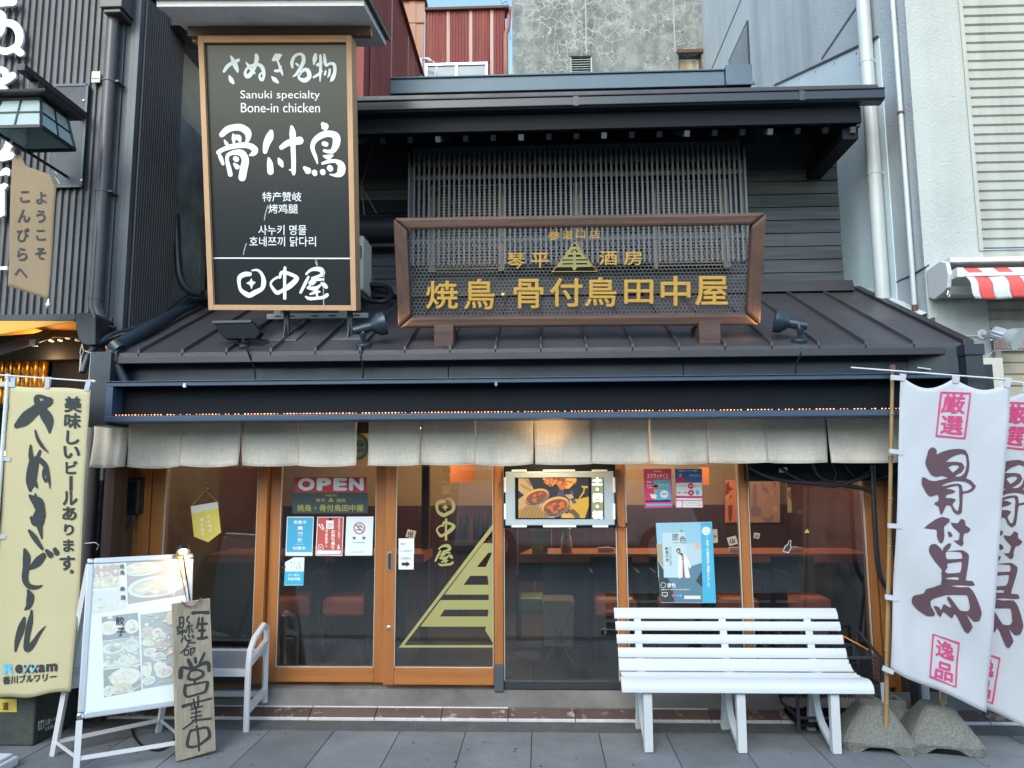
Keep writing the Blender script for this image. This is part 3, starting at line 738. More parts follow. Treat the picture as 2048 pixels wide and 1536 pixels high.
# ================================================================ light box (awning case) with LED row
YX = 4.72
xa, xb = PY(213, 770, YX).x, 2.64
zt, zb = 2.262, 2.008
lb = T("awning_case", "long slate blue framed black box along the eave with a row of tiny orange lights", "awning case", (0, YX, zb))
s = MB(); s.box(xa, xb, YX, YX + .03, zt - .028, zt); s.box(xa - .004, xb, YX - .012, YX + .2, zt, zt + .006); s.build("frame_rail", M['blueframe'], lb, bevel=.003)
s = MB(); s.box(xa, xb, YX, YX + .22, zb - .006, zb + .03); s.build("frame_rail", M['blueframe'], lb, bevel=.003)
for x in (xa, xb - .045):
    s = MB(); s.box(x, x + .045, YX + .001, YX + .22, zb + .031, zt - .029); s.build("frame_end", M['blueframe'], lb, bevel=.003)
s = MB(); s.box(xa + .046, xb - .046, YX + .12, YX + .15, zb + .031, zt - .029); s.build("back_panel", M['black'], lb)
s = MB(); s.tube([(xa + .05, YX + .035, zb + .034), (xb - .05, YX + .035, zb + .034)], .0035, 6); led = s.build("led_cable", M['blackplastic'], lb)
s = MB(); x = xa + .06
while x < xb - .06:
    if random.random() > .12:
        r = random.uniform(.0022, .0042); s.tube([(x - r, YX + .028, zb + .040), (x, YX + .028, zb + .040), (x + r, YX + .028, zb + .040)], [r * .5, r, r * .5], 6)
    x += .0215
s.build("led_bulbs", M['bulbred'], lb, kind="stuff")
for p, q in ((368, 771), (992, 768)):
    c = PY(p, q, YX - .02); s = MB(); s.box(c.x - .008, c.x + .008, YX - .02, YX - .001, c.z - .012, c.z + .014); s.build("catch", M['white'] if p < 500 else M['bronze'], lb, bevel=.002)

# ================================================================ linen curtains
YN = 5.02
def curtain(label, cuts, folds=()):
    x0 = PY(cuts[0], 930, YN).x; x1 = PY(cuts[-1], 930, YN).x
    t = T("shop_curtain", label, "curtain", ((x0 + x1) / 2, YN, 2.06))
    s = MB(); s.tube([(x0 - .02, YN + .012, 2.075), (x1 + .02, YN + .012, 2.075)], .012, 10); s.build("curtain_rod", M['olddoor'], t, smooth=40)
    for i, (a, b) in enumerate(zip(cuts[:-1], cuts[1:])):
        xa_, xb_ = PY(a, 930, YN).x, PY(b, 930, YN).x
        nx, nz = 18, 14; vs = []; fs = []
        ph = random.uniform(0, 6); bulge = random.uniform(-.012, .02); skl = random.uniform(-.006, .009); skr = random.uniform(-.009, .006); sag = random.uniform(.004, .015)
        zb_ = 1.716 + random.uniform(-.004, .006)
        for j in range(nz + 1):
            v = j / nz
            for k in range(nx + 1):
                u = k / nx
                gp = .0022 * max(0, min(1, (v - .22) * 6)) - .001; x = xa_ + gp + (xb_ - xa_ - 2 * gp) * u + v * (skl * (1 - u) + skr * u) * 1.0
                z = 2.07 - (2.07 - zb_) * v - sag * v * (4 * u * (1 - u)) * v
                y = YN + .012 + (.007 if i % 2 else 0) - v * v * (bulge * math.sin(math.pi * u) + .015 * math.sin(u * 6.3 * (1.2) + ph) + .005 * math.sin(u * 17 + ph * 2) + .008) - (.006 * math.sin(v * 5 + ph))
                if i in folds: y -= .022 * v * math.sin(u * 15 + 1); 
                vs.append((x, y, z))
        for j in range(nz):
            for k in range(nx):
                q = j * (nx + 1) + k; fs.append((q, q + nx + 1, q + nx + 2, q + 1))
        s = MB(); s.add(vs, fs); p = s.build("curtain_panel", M['linen'], t, smooth=60, solid=.002)
        # stitched hem
        s = MB(); hv = vs[nz * (nx + 1):]; s.tube([Vector(v) + Vector((0, -.0015, .002)) for v in hv], .0022, 5); s.build("hem", M['linen'], p)
curtain("short linen curtain of five panels hanging left above the door", [182, 250, 360, 478, 595, 712], (0,))
curtain("long linen curtain of nine panels hanging right over the windows", [736, 840, 952, 1068, 1185, 1300, 1418, 1536, 1660, 1806], ())
# safety lamp glowing behind the curtain: see interior

# ================================================================ upper storey
YU = 6.35
xur = PY(1688, 570, YU).x
z0u, z1u = 3.25, 4.75
s = MB(); s.box(-3.0, xur, YU + .02, YU + .06, 3.1, 4.9); s.build("upper_wall", M['black'], shop)
zc = z0u; row = 0
while zc < z1u:
    h = .118
    cuts = [-2.9] + sorted(random.sample([-2.2, -1.4, -.7, .1, .9, 1.95, 2.15], 3)) + [xur]
    for a, b in zip(cuts[:-1], cuts[1:]):
        if b < -1.75: continue
        # boards hidden behind the lattice are left as the wall
        s = MB(); d = random.uniform(0, .0025)
        s.hexa([(a + .0015, YU - .012 - d, zc + .003), (b - .0015, YU - .012 - d, zc + .003), (b - .0015, YU + .02, zc + .003), (a + .0015, YU + .02, zc + .003), (a + .0015, YU - .004 - d, zc + h - .003), (b - .0015, YU - .004 - d, zc + h - .003), (b - .0015, YU + .02, zc + h - .003), (a + .0015, YU + .02, zc + h - .003)])
        s.build("siding_board", M['plank'], shop)
    zc += h; row += 1
s = MB(); s.box(-1.62, -1.15, YU - .14, YU - .02, 3.62, 3.92); s.build("wall_duct", M['roofdark'], shop, bevel=.01)
s = MB(); s.tube([(-1.75, YU - .12, 3.78), (-1.1, YU - .12, 3.78)], .13, 20); s.build("round_duct", M['blackplastic'], shop, smooth=40)
s = MB(); s.box(-1.7, -1.15, YU - .05, YU - .013, 3.96, 4.08); s.build("duct_bracket", M['black'], shop)
# lattice
YL = 5.98
lx0, lx1 = PY(816, 420, YL).x, PY(1489, 280, YL).x
lz1 = PY(1100, 285, YL).z
lat = T("window_lattice", "wide grey timber lattice of thin upright slats over the upstairs window", "lattice", ((lx0 + lx1) / 2, YL, 3.4))
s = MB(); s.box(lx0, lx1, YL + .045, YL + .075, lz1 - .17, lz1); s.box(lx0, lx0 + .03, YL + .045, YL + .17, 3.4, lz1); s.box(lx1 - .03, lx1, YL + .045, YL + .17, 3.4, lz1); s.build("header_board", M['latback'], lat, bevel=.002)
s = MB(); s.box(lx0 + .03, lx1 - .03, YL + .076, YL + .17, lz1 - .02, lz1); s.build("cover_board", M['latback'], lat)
lzt = PY(1100, 300, YL).z
s0 = None; n = 66
for i in range(n + 1):
    x = lx0 + .006 + (lx1 - lx0 - .012) * i / n
    if s0 is None:
        s = MB(); s.box(x - .0085, x + .0085, YL, YL + .026, 3.38, lzt); s0 = s.build("slat", M['slat'], lat); c0 = WL[s0.name]
    else: share(s0, (x, c0.y, c0.z), lat)
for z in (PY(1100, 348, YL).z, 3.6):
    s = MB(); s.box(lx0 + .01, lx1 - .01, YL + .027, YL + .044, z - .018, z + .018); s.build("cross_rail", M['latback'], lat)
# the window behind: bronze frames and louvred shutters
YWn = 6.26
win = []
s = MB(); wx0, wx1 = PY(858, 350, YWn).x, PY(1458, 350, YWn).x; wz1 = PY(1100, 345, YWn).z
s.box(wx0 - .02, wx1 + .02, YWn, YWn + .04, wz1 - .01, wz1 + .02); uw = s.build("upper_window", M['bronze'], shop)
for a, b in ((858, 872), (996, 1008), (1146, 1162), (1304, 1312), (1442, 1456)):
    s = MB(); s.box(PY(a, 400, YWn).x, PY(b, 400, YWn).x, YWn - .015, YWn + .04, 3.4, wz1 - .1); s.build("window_frame", M['bronze'], uw)
s = MB(); s.box(wx0, wx1, YWn + .035, YWn + .04, 3.4, wz1); s.build("pane", flat("dark upstairs glass", (.012, .014, .018), .15), uw)
for a, b, mt in ((873, 995, 'shutter'), (1009, 1145, 'shutterdark'), (1163, 1303, 'shutterdark'), (1313, 1441, 'shutter')):
    xa_, xb_ = PY(a, 400, YWn).x, PY(b, 400, YWn).x
    s = MB(); z = 3.42
    while z < wz1 - .1:
        s.hexa([(xa_, YWn - .004, z), (xb_, YWn - .004, z), (xb_, YWn + .02, z + .008), (xa_, YWn + .02, z + .008), (xa_, YWn - .004, z + .011), (xb_, YWn - .004, z + .011), (xb_, YWn + .02, z + .016), (xa_, YWn + .02, z + .016)]); z += .026
    s.build("shutter_louvres", M[mt], uw, kind="stuff")
for a, b in ((880, 1000), (1230, 1300), (1310, 1450)):
    s = MB(); s.box(PY(a, 345, 6.22).x, PY(b, 345, 6.22).x, 6.215, 6.225, wz1 - .055, wz1 - .02); s.build("window_bar", M['bronze'], uw)

# upper roof
YG = 5.5
gx1 = PY(1755, 200, YG).x; gx0 = -2.5
zg = PY(1300, 215, YG).z + .0
prof = [(0, 0), (0, -.065), (.02, -.085), (.09, -.09), (.12, -.07), (.12, .0), (.112, .0), (.112, -.065), (.02, -.075), (.008, -.06), (.008, 0)]
plg = Pl((0, YG - .12, zg + .06), (0, 1, 0), (0, 0, 1))
def gutter(x0, x1, y, z, par, nm, mt):
    s = MB(); p = Pl((x1, y, z), (0, 1, 0), (0, 0, 1))
    # profile extruded along x
    uv = [(a, b) for a, b in prof]
    n = len(uv); A = [(x1, y + a, z + b) for a, b in uv]; B = [(x0, y + a, z + b) for a, b in uv]
    fs = [(i, (i + 1) % n, n + (i + 1) % n, n + i) for i in range(n)]
    s.add(A + B, fs); s.add([(x1, y + a, z + b) for a, b in ((0, 0), (0, -.065), (.02, -.085), (.09, -.09), (.12, -.07), (.12, 0))], [(0, 1, 2, 3, 4, 5)])
    return s.build(nm, mt, par)
M['gutter'] = mat("navy black gutter", (0.014, 0.02, 0.03), 0.3, var=(2, .3))
gut = gutter(gx0, gx1, YG - .12, zg + .045, shop, "roof_gutter", M['gutter'])
s = MB(); s.tube([(gx0, YG - .124, zg + .047), (gx1, YG - .124, zg + .047)], .007, 8); s.tube([(gx0, YG - .122, zg - .026), (gx1, YG - .122, zg - .026)], .005, 8); s.build("gutter_bead", M['gutter'], gut, smooth=50)
for x in (-1.5, PY(1150, 205, YG).x, 2.0):
    s = MB(); s.box(x - .02, x + .02, YG - .128, YG - .115, zg - .035, zg + .05); s.build("gutter_joint", M['fascia'], gut)
ZR0 = PY(1300, 181, YG - .03).z
zrf = lambda y: ZR0 + (y - YG + .03) * ((5.69 - ZR0) / 2.03)
s = MB(); s.hexa([(gx0, YG - .03, zrf(YG - .03) - .03), (gx1, YG - .03, zrf(YG - .03) - .03), (gx1, 7.6, zrf(7.6) - .05), (gx0, 7.6, zrf(7.6) - .05), (gx0, YG - .03, zrf(YG - .03) - .01), (gx1, YG - .03, zrf(YG - .03) - .01), (gx1, 7.6, zrf(7.6) - .01), (gx0, 7.6, zrf(7.6) - .01)])
uroof = s.build("upper_roof", M['roofdark'], shop)
y = YG - .03
while y < 7.5:
    s = MB(); y1 = y + .17
    s.hexa([(gx0, y, zrf(y) - .01), (gx1 - .005, y, zrf(y) - .01), (gx1 - .005, y1, zrf(y1) - .01), (gx0, y1, zrf(y1) - .01), (gx0, y, zrf(y) + .012), (gx1 - .005, y, zrf(y) + .004), (gx1 - .005, y1, zrf(y1) - .004), (gx0, y1, zrf(y1) - .004)])
    s.build("shingle_course", M['roofdark'], uroof); y += .165
s = MB(); s.box(gx0, gx1 - .14, YG - .02, YG + .02, zg - .17, zg - .045); s.build("barge_board", M['black'], shop)
zs0 = zg - .2
# rafters under the eave
r0 = None
for i in range(30):
    x = PY(1702 - 55 * i, 240, YG + .05).x
    if x < -2.7: break
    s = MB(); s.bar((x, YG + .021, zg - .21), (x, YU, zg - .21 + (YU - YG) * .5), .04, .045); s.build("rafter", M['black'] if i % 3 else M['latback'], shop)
s = MB(); s.hexa([(gx0, YG + .02, zg - .16), (gx1 - .15, YG + .02, zg - .16), (gx1 - .15, YU + .1, zg - .16 + .45), (gx0, YU + .1, zg - .16 + .45), (gx0, YG + .02, zg - .12), (gx1 - .15, YG + .02, zg - .12), (gx1 - .15, YU + .1, zg + .33), (gx0, YU + .1, zg + .33)]); s.build("eave_soffit", M['black'], shop)
# gable end board running back at the right
s = MB(); pg = Pl((gx1 - .14, 0, 0), (0, 1, 0), (0, 0, 1))
s.add([(gx1 - .17, YG + .0, zg - .19), (gx1 - .14, YG, zg - .19), (gx1 - .14, 5.95, zg - .22), (gx1 - .14, 6.45, zg - .24), (gx1 - .14, 6.45, zg + .5), (gx1 - .14, YG, zg), (gx1 - .17, 5.95, zg - .22), (gx1 - .17, 6.45, zg - .24), (gx1 - .17, 6.45, zg + .5), (gx1 - .17, YG, zg)], [(1, 2, 3, 4, 5), (0, 9, 8, 7, 6), (0, 6, 2, 1), (6, 7, 3, 2), (7, 8, 4, 3), (8, 9, 5, 4), (9, 0, 1, 5)])
s.build("gable_board", M['roofdark'], shop)
s = MB(); s.box(gx1 - .26, gx1 - .14, 5.55, 6.35, zg - .27, zg - .19); s.build("beam_end", M['black'], shop)
c = PY(1692, 262, 5.9); s = MB(); s.box(c.x - .012, c.x + .012, 5.88, 5.92, c.z - .05, c.z + .05); s.build("beam_tip", M['eavewhite'], shop)
# ridge box, blue grey
YR = 7.5
s = MB(); s.box(-3.0, PY(1449, 150, YR).x, YR, YR + .3, 5.735, 5.895); s.box(-3.0, PY(1449, 150, YR).x + .0, YR - .02, YR + .32, 5.896, 5.915); s.build("ridge_cap", M['bluecap'], shop, bevel=.006)
s = MB(); s.box(PY(1449, 150, YR).x + .003, PY(1502, 150, YR).x, YR - .05, YR + .4, 5.72, PY(1475, 129, YR - .05).z); s.box(PY(1449, 150, YR).x + .003, PY(1506, 150, YR).x, YR - .07, YR - .05, 5.70, 5.74); s.build("ridge_end", M['bluecap'], shop, bevel=.006)

# ================================================================ building left: dark corrugated steel
XC, YC = -3.02, 5.2
lbz = 2.78
left = T("steel_clad_building", "dark corrugated steel building on the left with raised white lettering", "building", (-4.2, YC, lbz))
def corr_sheet(p0, u, length, z0, z1, pitch, depth, nrm, flatw=.45):
    """trapezoid ribbed sheet running along u from p0"""
    p0 = Vector(p0); u = Vector(u).normalized(); nrm = Vector(nrm).normalized(); s = MB(); prof = []; x = 0
    while x < length:
        for a, d in ((0, 0), (pitch * .42, 0), (pitch * .52, depth), (pitch * .88, depth)):
            if x + a <= length: prof.append((x + a, d))
        x += pitch
    prof.append((length, 0)); vs = []; fs = []
    for a, d in prof:
        p = p0 + u * a + nrm * d; vs.append((p.x, p.y, z0)); vs.append((p.x, p.y, z1))
    for i in range(len(prof) - 1): fs.append((2 * i, 2 * i + 2, 2 * i + 3, 2 * i + 1))
    return s.add(vs, fs)
for i in range(3):
    w = .94; xs_ = -3.19 - (i + 1) * w
    corr_sheet((xs_, YC, 0), (1, 0, 0), w - .002, lbz, 7.5, .0525, .018, (0, -1, 0)).build("ribbed_sheet", M['corr'], left)
corr_sheet((XC, YC + .012, 0), (0, 1, 0), .62, 2.5, 7.5, .034, .010, (1, 0, 0)).build("ribbed_side_sheet", M['corrside'], left)
for a, b, d in ((-3.19, -3.145, .03), (-3.143, -3.10, .012), (-3.098, -3.06, .03), (-3.058, XC, .045)):
    s = MB(); s.box(a, b, YC - d, YC + .01, lbz - (.14 if a > -3.1 else 0), 7.5); s.build("corner_trim", M['trim'], left, bevel=.002)
s = MB(); s.box(-6.2, XC - .02, YC + .02, YC + .1, 2.5, 7.5); s.box(XC - .1, XC - .011, YC + .02, YC + .66, 2.4, 7.5); s.build("inner_wall", M['black'], left)
s = MB(); s.box(-6.0, -3.1, YC - .05, YC - .002, lbz - .02, lbz + .012); s.build("base_flashing", M['trim'], left, bevel=.003)
# flat sign panel on the ribs
pl = wall(YC - .03)
c0, c1 = PY(112, 375, YC - .04), PY(178, 170, YC - .04)
s = MB(); s.box(c0.x - .05, c1.x, YC - .05, YC - .015, c0.z, c1.z); bp_ = s.build("blank_panel", M['fascia'], left, bevel=.003)
s = MB()
for q in ((c1.x - .012, c1.x + .006, c0.z, c1.z), (c0.x - .05, c1.x, c1.z - .012, c1.z + .006), (c0.x - .05, c1.x, c0.z - .006, c0.z + .012)): s.box(q[0], q[1], YC - .056, YC - .048, q[2], q[3])
s.build("panel_border", M['trim'], bp_)
for p in ((166, 200), (162, 360)):
    c = PY(*p, YC - .06); s = MB(); s.lathe((c.x, YC - .05, c.z), (0, -1, 0), [(.01, 0), (.01, .008), (0, .012)], 8); s.build("bolt", M['steel'], bp_)
# white raised lettering running off the frame
plt = wall(YC - .075)
tf = crop(0, 0, 2.475)
for st in ([(-10, 18, 22), (25, 12, 26), (62, 8, 30)], [(-20, 60, 24), (10, 80, 24), (5, 150, 24), (-20, 180, 20)], [(-20, 125, 22), (30, 112, 24), (75, 128, 26), (96, 175, 26), (85, 225, 24), (40, 252, 24), (5, 250, 22), (-15, 235, 18)], [(70, 238, 22), (102, 262, 24)],
           [(-20, 345, 22), (20, 350, 22), (30, 385, 20)], [(-20, 405, 24), (20, 400, 26), (60, 375, 26)], [(-20, 425, 18), (25, 438, 16)], [(-10, 515, 20), (12, 515, 18)],
           [(-20, 560, 20), (5, 570, 20), (10, 600, 16)], [(42, 660, 22), (48, 700, 28), (25, 750, 26), (-15, 775, 24)], [(10, 785, 18), (50, 770, 26)], [(2, 862, 12), (30, 848, 26), (42, 862, 10)]):
    s = MB(); brush(s, plt, [st], tf, 0.0, 1.5); s.build('raised_stroke', M['white'], left, solid=.02)
s = MB(); s.fill(plt, [[plt.px(*tf(x, y)) for x, y in ((-20, 925), (20, 905), (42, 915), (22, 940), (22, 1065), (-20, 1085))]], 0); s.build('raised_stroke', M['white'], left, solid=.02)
s = MB(); s.fill(plt, [[plt.px(*tf(x, y)) for x, y in ((-20, 1320), (36, 1318), (36, 1334), (-20, 1336))]], 0)
s.build("raised_stroke", M['white'], left, solid=.02)
# name plate
c = PY(193, 155, YC - .04); s = MB(); s.box(c.x - .034, c.x + .034, YC - .05, YC - .04, c.z - .045, c.z + .045); np_ = s.build("name_plate", M['ivory'], left, bevel=.002)
s = MB()
for k in (-.03, -.036): s.box(c.x - .028, c.x + .025, YC - .052, YC - .0505, c.z + k * .4 - .002, c.z + k * .4 + .001)
s.build("small_print", M['inkgrey'], np_)
# ground floor of that building (dark opening with cans)
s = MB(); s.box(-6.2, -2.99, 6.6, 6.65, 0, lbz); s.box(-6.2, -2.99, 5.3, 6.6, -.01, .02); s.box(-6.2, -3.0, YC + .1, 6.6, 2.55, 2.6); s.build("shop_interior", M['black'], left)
s = MB(); s.box(-3.06, -2.99, 5.12, 6.6, 0, 2.6); s.build("side_post", M['olddoor'], left)
s = MB(); s.box(-3.16, -3.065, 5.28, 5.34, 0.02, 2.5); s.build("door_jamb", M['black'], left)

# gutter head, downpipe and elbow
dp = T("downpipe", "brown grey drainpipe with an elbow down the corrugated steel corner", "drainpipe", (-3.27, YC - .09, 2.55))
a = PY(226, 30, YC - .09); b = PY(191, 600, YC - .09); c = PY(188, 618, YC - .09)
s = MB(); s.tube([(b.x, YC - .09, 5.35), (b.x, YC - .09, b.z)], .044, 18); s.build("pipe", M['pipebrown'], dp, smooth=40)
q1 = PY(189, 612, YC - .09); q2 = PY(204, 645, YC - .09); q3 = PY(204, 672, YC - .09)
pts = [(b.x, YC - .09, b.z + .01), (b.x, YC - .09, q1.z), (b.x + .02, YC - .09, q1.z - .05), (q2.x - .02, YC - .09, q2.z + .03), (q2.x, YC - .09, q2.z - .01), (q2.x, YC - .09, q3.z)]
s = MB(); s.tube(cr_spline([tuple(p) for p in pts], 4), .045, 18); s.build("elbow", M['pipebrown'], dp, smooth=50)
for z in (b.z + .0, q2.z + .01 - .02, q3.z + .03):
    x = b.x if z > q1.z else q2.x
    s = MB(); s.tube([(x, YC - .09, z), (x, YC - .09, z + .035)], .0485, 18); s.build("socket", M['pipebrown'], dp, smooth=40)
for p in ((218, 165), (205, 385), (209, 655)):
    z = PY(*p, YC - .09).z; x = b.x if z > 2.9 else q2.x
    s = MB(); s.tube([(x, YC - .09, z), (x, YC - .09, z + .014)], .0495, 18); s.box(x + .045, x + .075, YC - .1, YC - .02, z, z + .014); s.build("bracket", M['trim'], dp)
hb = MB(); t0 = PY(232, 30, YC - .1); hb.box(t0.x - .07, t0.x + .1, YC - .2, YC, t0.z, t0.z + .5); hb.box(t0.x - .05, t0.x + .08, YC - .18, YC, t0.z - .03, t0.z); hb.build("rain_head", M['pipebrown'], dp, bevel=.006)

# awning cassette with yellow cloth
aw = T("retracted_awning", "black awning cassette with a strip of yellow orange cloth over the beer cans", "awning", (-3.7, 5.0, 2.6))
ca, cb = PY(152, 627, 4.95), PY(152, 641, 4.95)
s = MB(); s.box(-6.0, ca.x, 4.95, 5.12, cb.z, ca.z); s.build("cassette", M['fascia'], aw, bevel=.006)
e0, e1 = PY(152, 690, 4.93), PY(190, 627, 4.93)
s = MB(); pe = wall(4.93); s.prism(pe, [pe.px(x, y) for x, y in ((151, 629), (158, 625), (186, 625), (191, 632), (191, 690), (180, 691), (162, 686), (155, 675), (151, 655))], -.18, 0); s.build("end_cap", M['blackplastic'], aw, bevel=.01)
s = MB(); s.add([PY(-200, 690, 4.6), PY(0, 668, 4.75), PY(152, 641, 4.96), PY(-200, 640, 4.96)], [(0, 1, 2, 3)]); s.build("cloth", M['awnyellow'], aw, solid=.004)
s = MB(); s.add([PY(-60, 676, 5.15), PY(153, 661, 5.1), PY(153, 642, 4.98), PY(60, 655, 4.98)], [(0, 1, 2, 3)]); s.build("cloth_underside", M['awnyellow'], aw, solid=.004)
s = MB(); s.bar(PY(-40, 712, 4.9), PY(100, 668, 5.1), .03, .07); s.bar(PY(100, 668, 5.1), PY(156, 668, 5.12), .03, .05); s.build("arm", M['blackplastic'], aw)
c = PY(68, 685, 4.93); s = MB(); s.box(c.x - .022, c.x + .022, 4.91, 4.95, c.z - .025, c.z + .02); s.build("arm_clip", M['trim'], aw)
for p in ((104, 680), (122, 679), (137, 675), (156, 679)):
    c = PY(*p, 5.15); s = MB(); s.lathe((c.x, 5.15, c.z + .02), (0, -.3, -1), [(.012, 0), (.014, .02), (.018, .03), (.0, .036)], 10); s.build("lamp_cup", M['eavewhite'], aw, smooth=40)
s = MB(); a = PY(163, 688, 4.92)
s.tube([PY(164, 688, 4.92), PY(160, 705, 4.92), PY(163, 715, 4.92), PY(167, 702, 4.92), PY(164, 688, 4.92)], .003, 6)
s.tube([PY(162, 712, 4.92), PY(160, 745, 4.92)], .006, 6); s.build("crank_hook", M['ivory'], aw)
s = MB(); s.tube([PY(170, 702, 4.9), PY(183, 706, 4.9), PY(178, 765, 4.9)], .005, 6); s.build("crank_rod", M['ivory'], aw)

# stacked golden beer cans
ORD = ["first", "second", "third", "fourth", "fifth", "sixth", "seventh", "eighth", "ninth"]
cy = 5.45
p0 = PY(88.5, 718, cy); p1 = PY(71.5, 718, cy)
cstep = (p0.x - p1.x) ; chh = (PY(88, 718, cy).z - PY(88, 748, cy).z)
proto = None
for r in range(5):
    for k in range(8):
        z = PY(88, 718, cy).z + chh * (1 - r); x = p0.x - cstep * k
        if proto is None:
            t = T("beer_can", "golden beer can, first from the right in the top row behind the yellow banner", "beer can", (x, cy, z), "golden beer cans stacked on the left")
            s = MB(); R0 = cstep * .49
            s.lathe((x, cy, z), (0, 0, 1), [(R0 * .8, 0), (R0 * .86, .001), (R0, .01), (R0, chh - .014), (R0 * .84, chh - .003), (R0 * .84, chh - .0005), (R0 * .76, chh - .001)], 20); s.build("can_body", M['can'], t, smooth=35)
            s = MB()
            for (u0, u1, v0, v1) in ((-.5, .35, .62, .70), (-.5, -.3, .3, .8), (-.1, .1, .35, .85), (.2, .38, .3, .62), (-.5, .4, .2, .24), (-.35, .3, .46, .52)):
                pts_ = []
                for uu in (u0, (u0 + u1) / 2, u1):
                    a_ = uu * 1.4; pts_.append((x + math.sin(a_) * (R0 + .0006), cy - math.cos(a_) * (R0 + .0006)))
                vs = [(px_, py_, z + v0 * chh) for px_, py_ in pts_] + [(px_, py_, z + v1 * chh) for px_, py_ in pts_]
                s.add(vs, [(0, 1, 4, 3), (1, 2, 5, 4)])
            s.build("can_print", M['candark'], t); proto = t
        else: copy_tree(proto, (x, cy, z), 'golden beer can, %s from the right in the %s row behind the yellow banner' % (ORD[k], ['top', 'second', 'third', 'fourth', 'fifth'][r]))
s = MB(); zsh = PY(88, 718, cy).z - 3 * chh; s.box(p0.x - 8 * cstep, p0.x + cstep * .6, cy - .05, cy + .07, zsh - .03, zsh - .001)
tag(s.build("can_shelf", M['black'], None), "black shelf carrying the stacked golden beer cans", "shelf")
s = MB(); c = PY(103, 720, 5.4); s.box(c.x + .01, PY(190, 720, 5.4).x, 5.40, 5.43, .02, 2.56)
tag(s.build("black_partition", M['black'], None), "black partition board right of the stacked beer cans", "partition")
# small glowing bulb behind the yellow banner
t = T("hanging_bulb", "small lit flame bulb hanging in the dark left of the yellow banner", "light bulb", PY(6, 905, 5.3))
c = PY(5, 905, 5.3); s = MB(); s.lathe((c.x, c.y, c.z - .03), (0, 0, 1), [(.006, 0), (.02, .015), (.018, .03), (.006, .055), (.0, .062)], 14); s.build("bulb", M['bulb'], t, smooth=60)
s = MB(); s.tube([(c.x, c.y, c.z + .03), (c.x, c.y, 2.5)], .003, 6); s.build("flex", M['black'], t)

# ---- lantern
lan = T("wall_lantern", "square black framed lantern with frosted panes under a little pyramid roof", "lantern", PY(80, 290, 4.6))
Y0, Y1 = 4.48, 4.80
fr = PY(84, 193, Y0); fb = PY(88, 252, Y0 - .02)
xr_t, zt_ = fr.x, fr.z; xr_b, zb_ = fb.x + .004, fb.z
W = .315; xm = xr_t - W / 2 + .0
ym = (Y0 + Y1) / 2
ht, hb_ = .135, .178
def cor(h, z, sx, sy): return Vector((xm + sx * h, ym + sy * h, z))
sides = [((-1, -1), (1, -1)), ((1, -1), (1, 1)), ((1, 1), (-1, 1)), ((-1, 1), (-1, -1))]
s = MB()
for sx, sy in ((-1, -1), (1, -1), (1, 1), (-1, 1)):
    s.bar(cor(ht, zt_, sx, sy), cor(hb_, zb_, sx, sy), .016)
for (a, b) in sides:
    s.bar(cor(ht, zt_, *a), cor(ht, zt_, *b), .016, .02); s.bar(cor(hb_, zb_, *a), cor(hb_, zb_, *b), .018, .02)
    for f in (.5,): 
        s.bar(cor(ht, zt_, *a).lerp(cor(ht, zt_, *b), f), cor(hb_, zb_, *a).lerp(cor(hb_, zb_, *b), f), .009)
    for f in (.48,):
        s.bar(cor(ht, zt_, *a).lerp(cor(hb_, zb_, *a), f), cor(ht, zt_, *b).lerp(cor(hb_, zb_, *b), f), .009)
s.build("lantern_frame", M['blackplastic'], lan)
for (a, b) in sides:
    s = MB(); s.add([cor(ht - .003, zt_, *a), cor(ht - .003, zt_, *b), cor(hb_ - .003, zb_, *b), cor(hb_ - .003, zb_, *a)], [(3, 2, 1, 0)]); s.build("frosted_pane", M['frost'], lan, solid=.003)
rz = zt_ + .012; s = MB(); hr = .205; 
s.hexa([cor(hr, rz, -1, -1), cor(hr, rz, 1, -1), cor(hr, rz, 1, 1), cor(hr, rz, -1, 1)] + [cor(hr + .006, rz + .018, a, b) for a, b in ((-1, -1), (1, -1), (1, 1), (-1, 1))])
s.hexa([cor(hr + .004, rz + .019, a, b) for a, b in ((-1, -1), (1, -1), (1, 1), (-1, 1))] + [cor(.05, rz + .09, a, b) for a, b in ((-1, -1), (1, -1), (1, 1), (-1, 1))])
s.hexa([cor(.03, rz + .091, a, b) for a, b in ((-1, -1), (1, -1), (1, 1), (-1, 1))] + [cor(.03, rz + .17, a, b) for a, b in ((-1, -1), (1, -1), (1, 1), (-1, 1))])
s.build("pyramid_roof", M['roofdark'], lan, bevel=.002)
s = MB(); s.lathe((xm + .05, ym - .03, zt_ - .03), (0, 0, -1), [(.03, 0), (.04, .02), (.04, .05), (.03, .055), (0, .055)], 16); s.build("bulb_holder", M['ivory'], lan, smooth=40)
s = MB(); zb2 = rz + .19; s.box(xm - .03, xm + .03, PX(42, 118, xm).y, YC - .05, zb2 - .018, zb2 + .03); s.build("bracket_beam", M['blackplastic'], lan, bevel=.003)

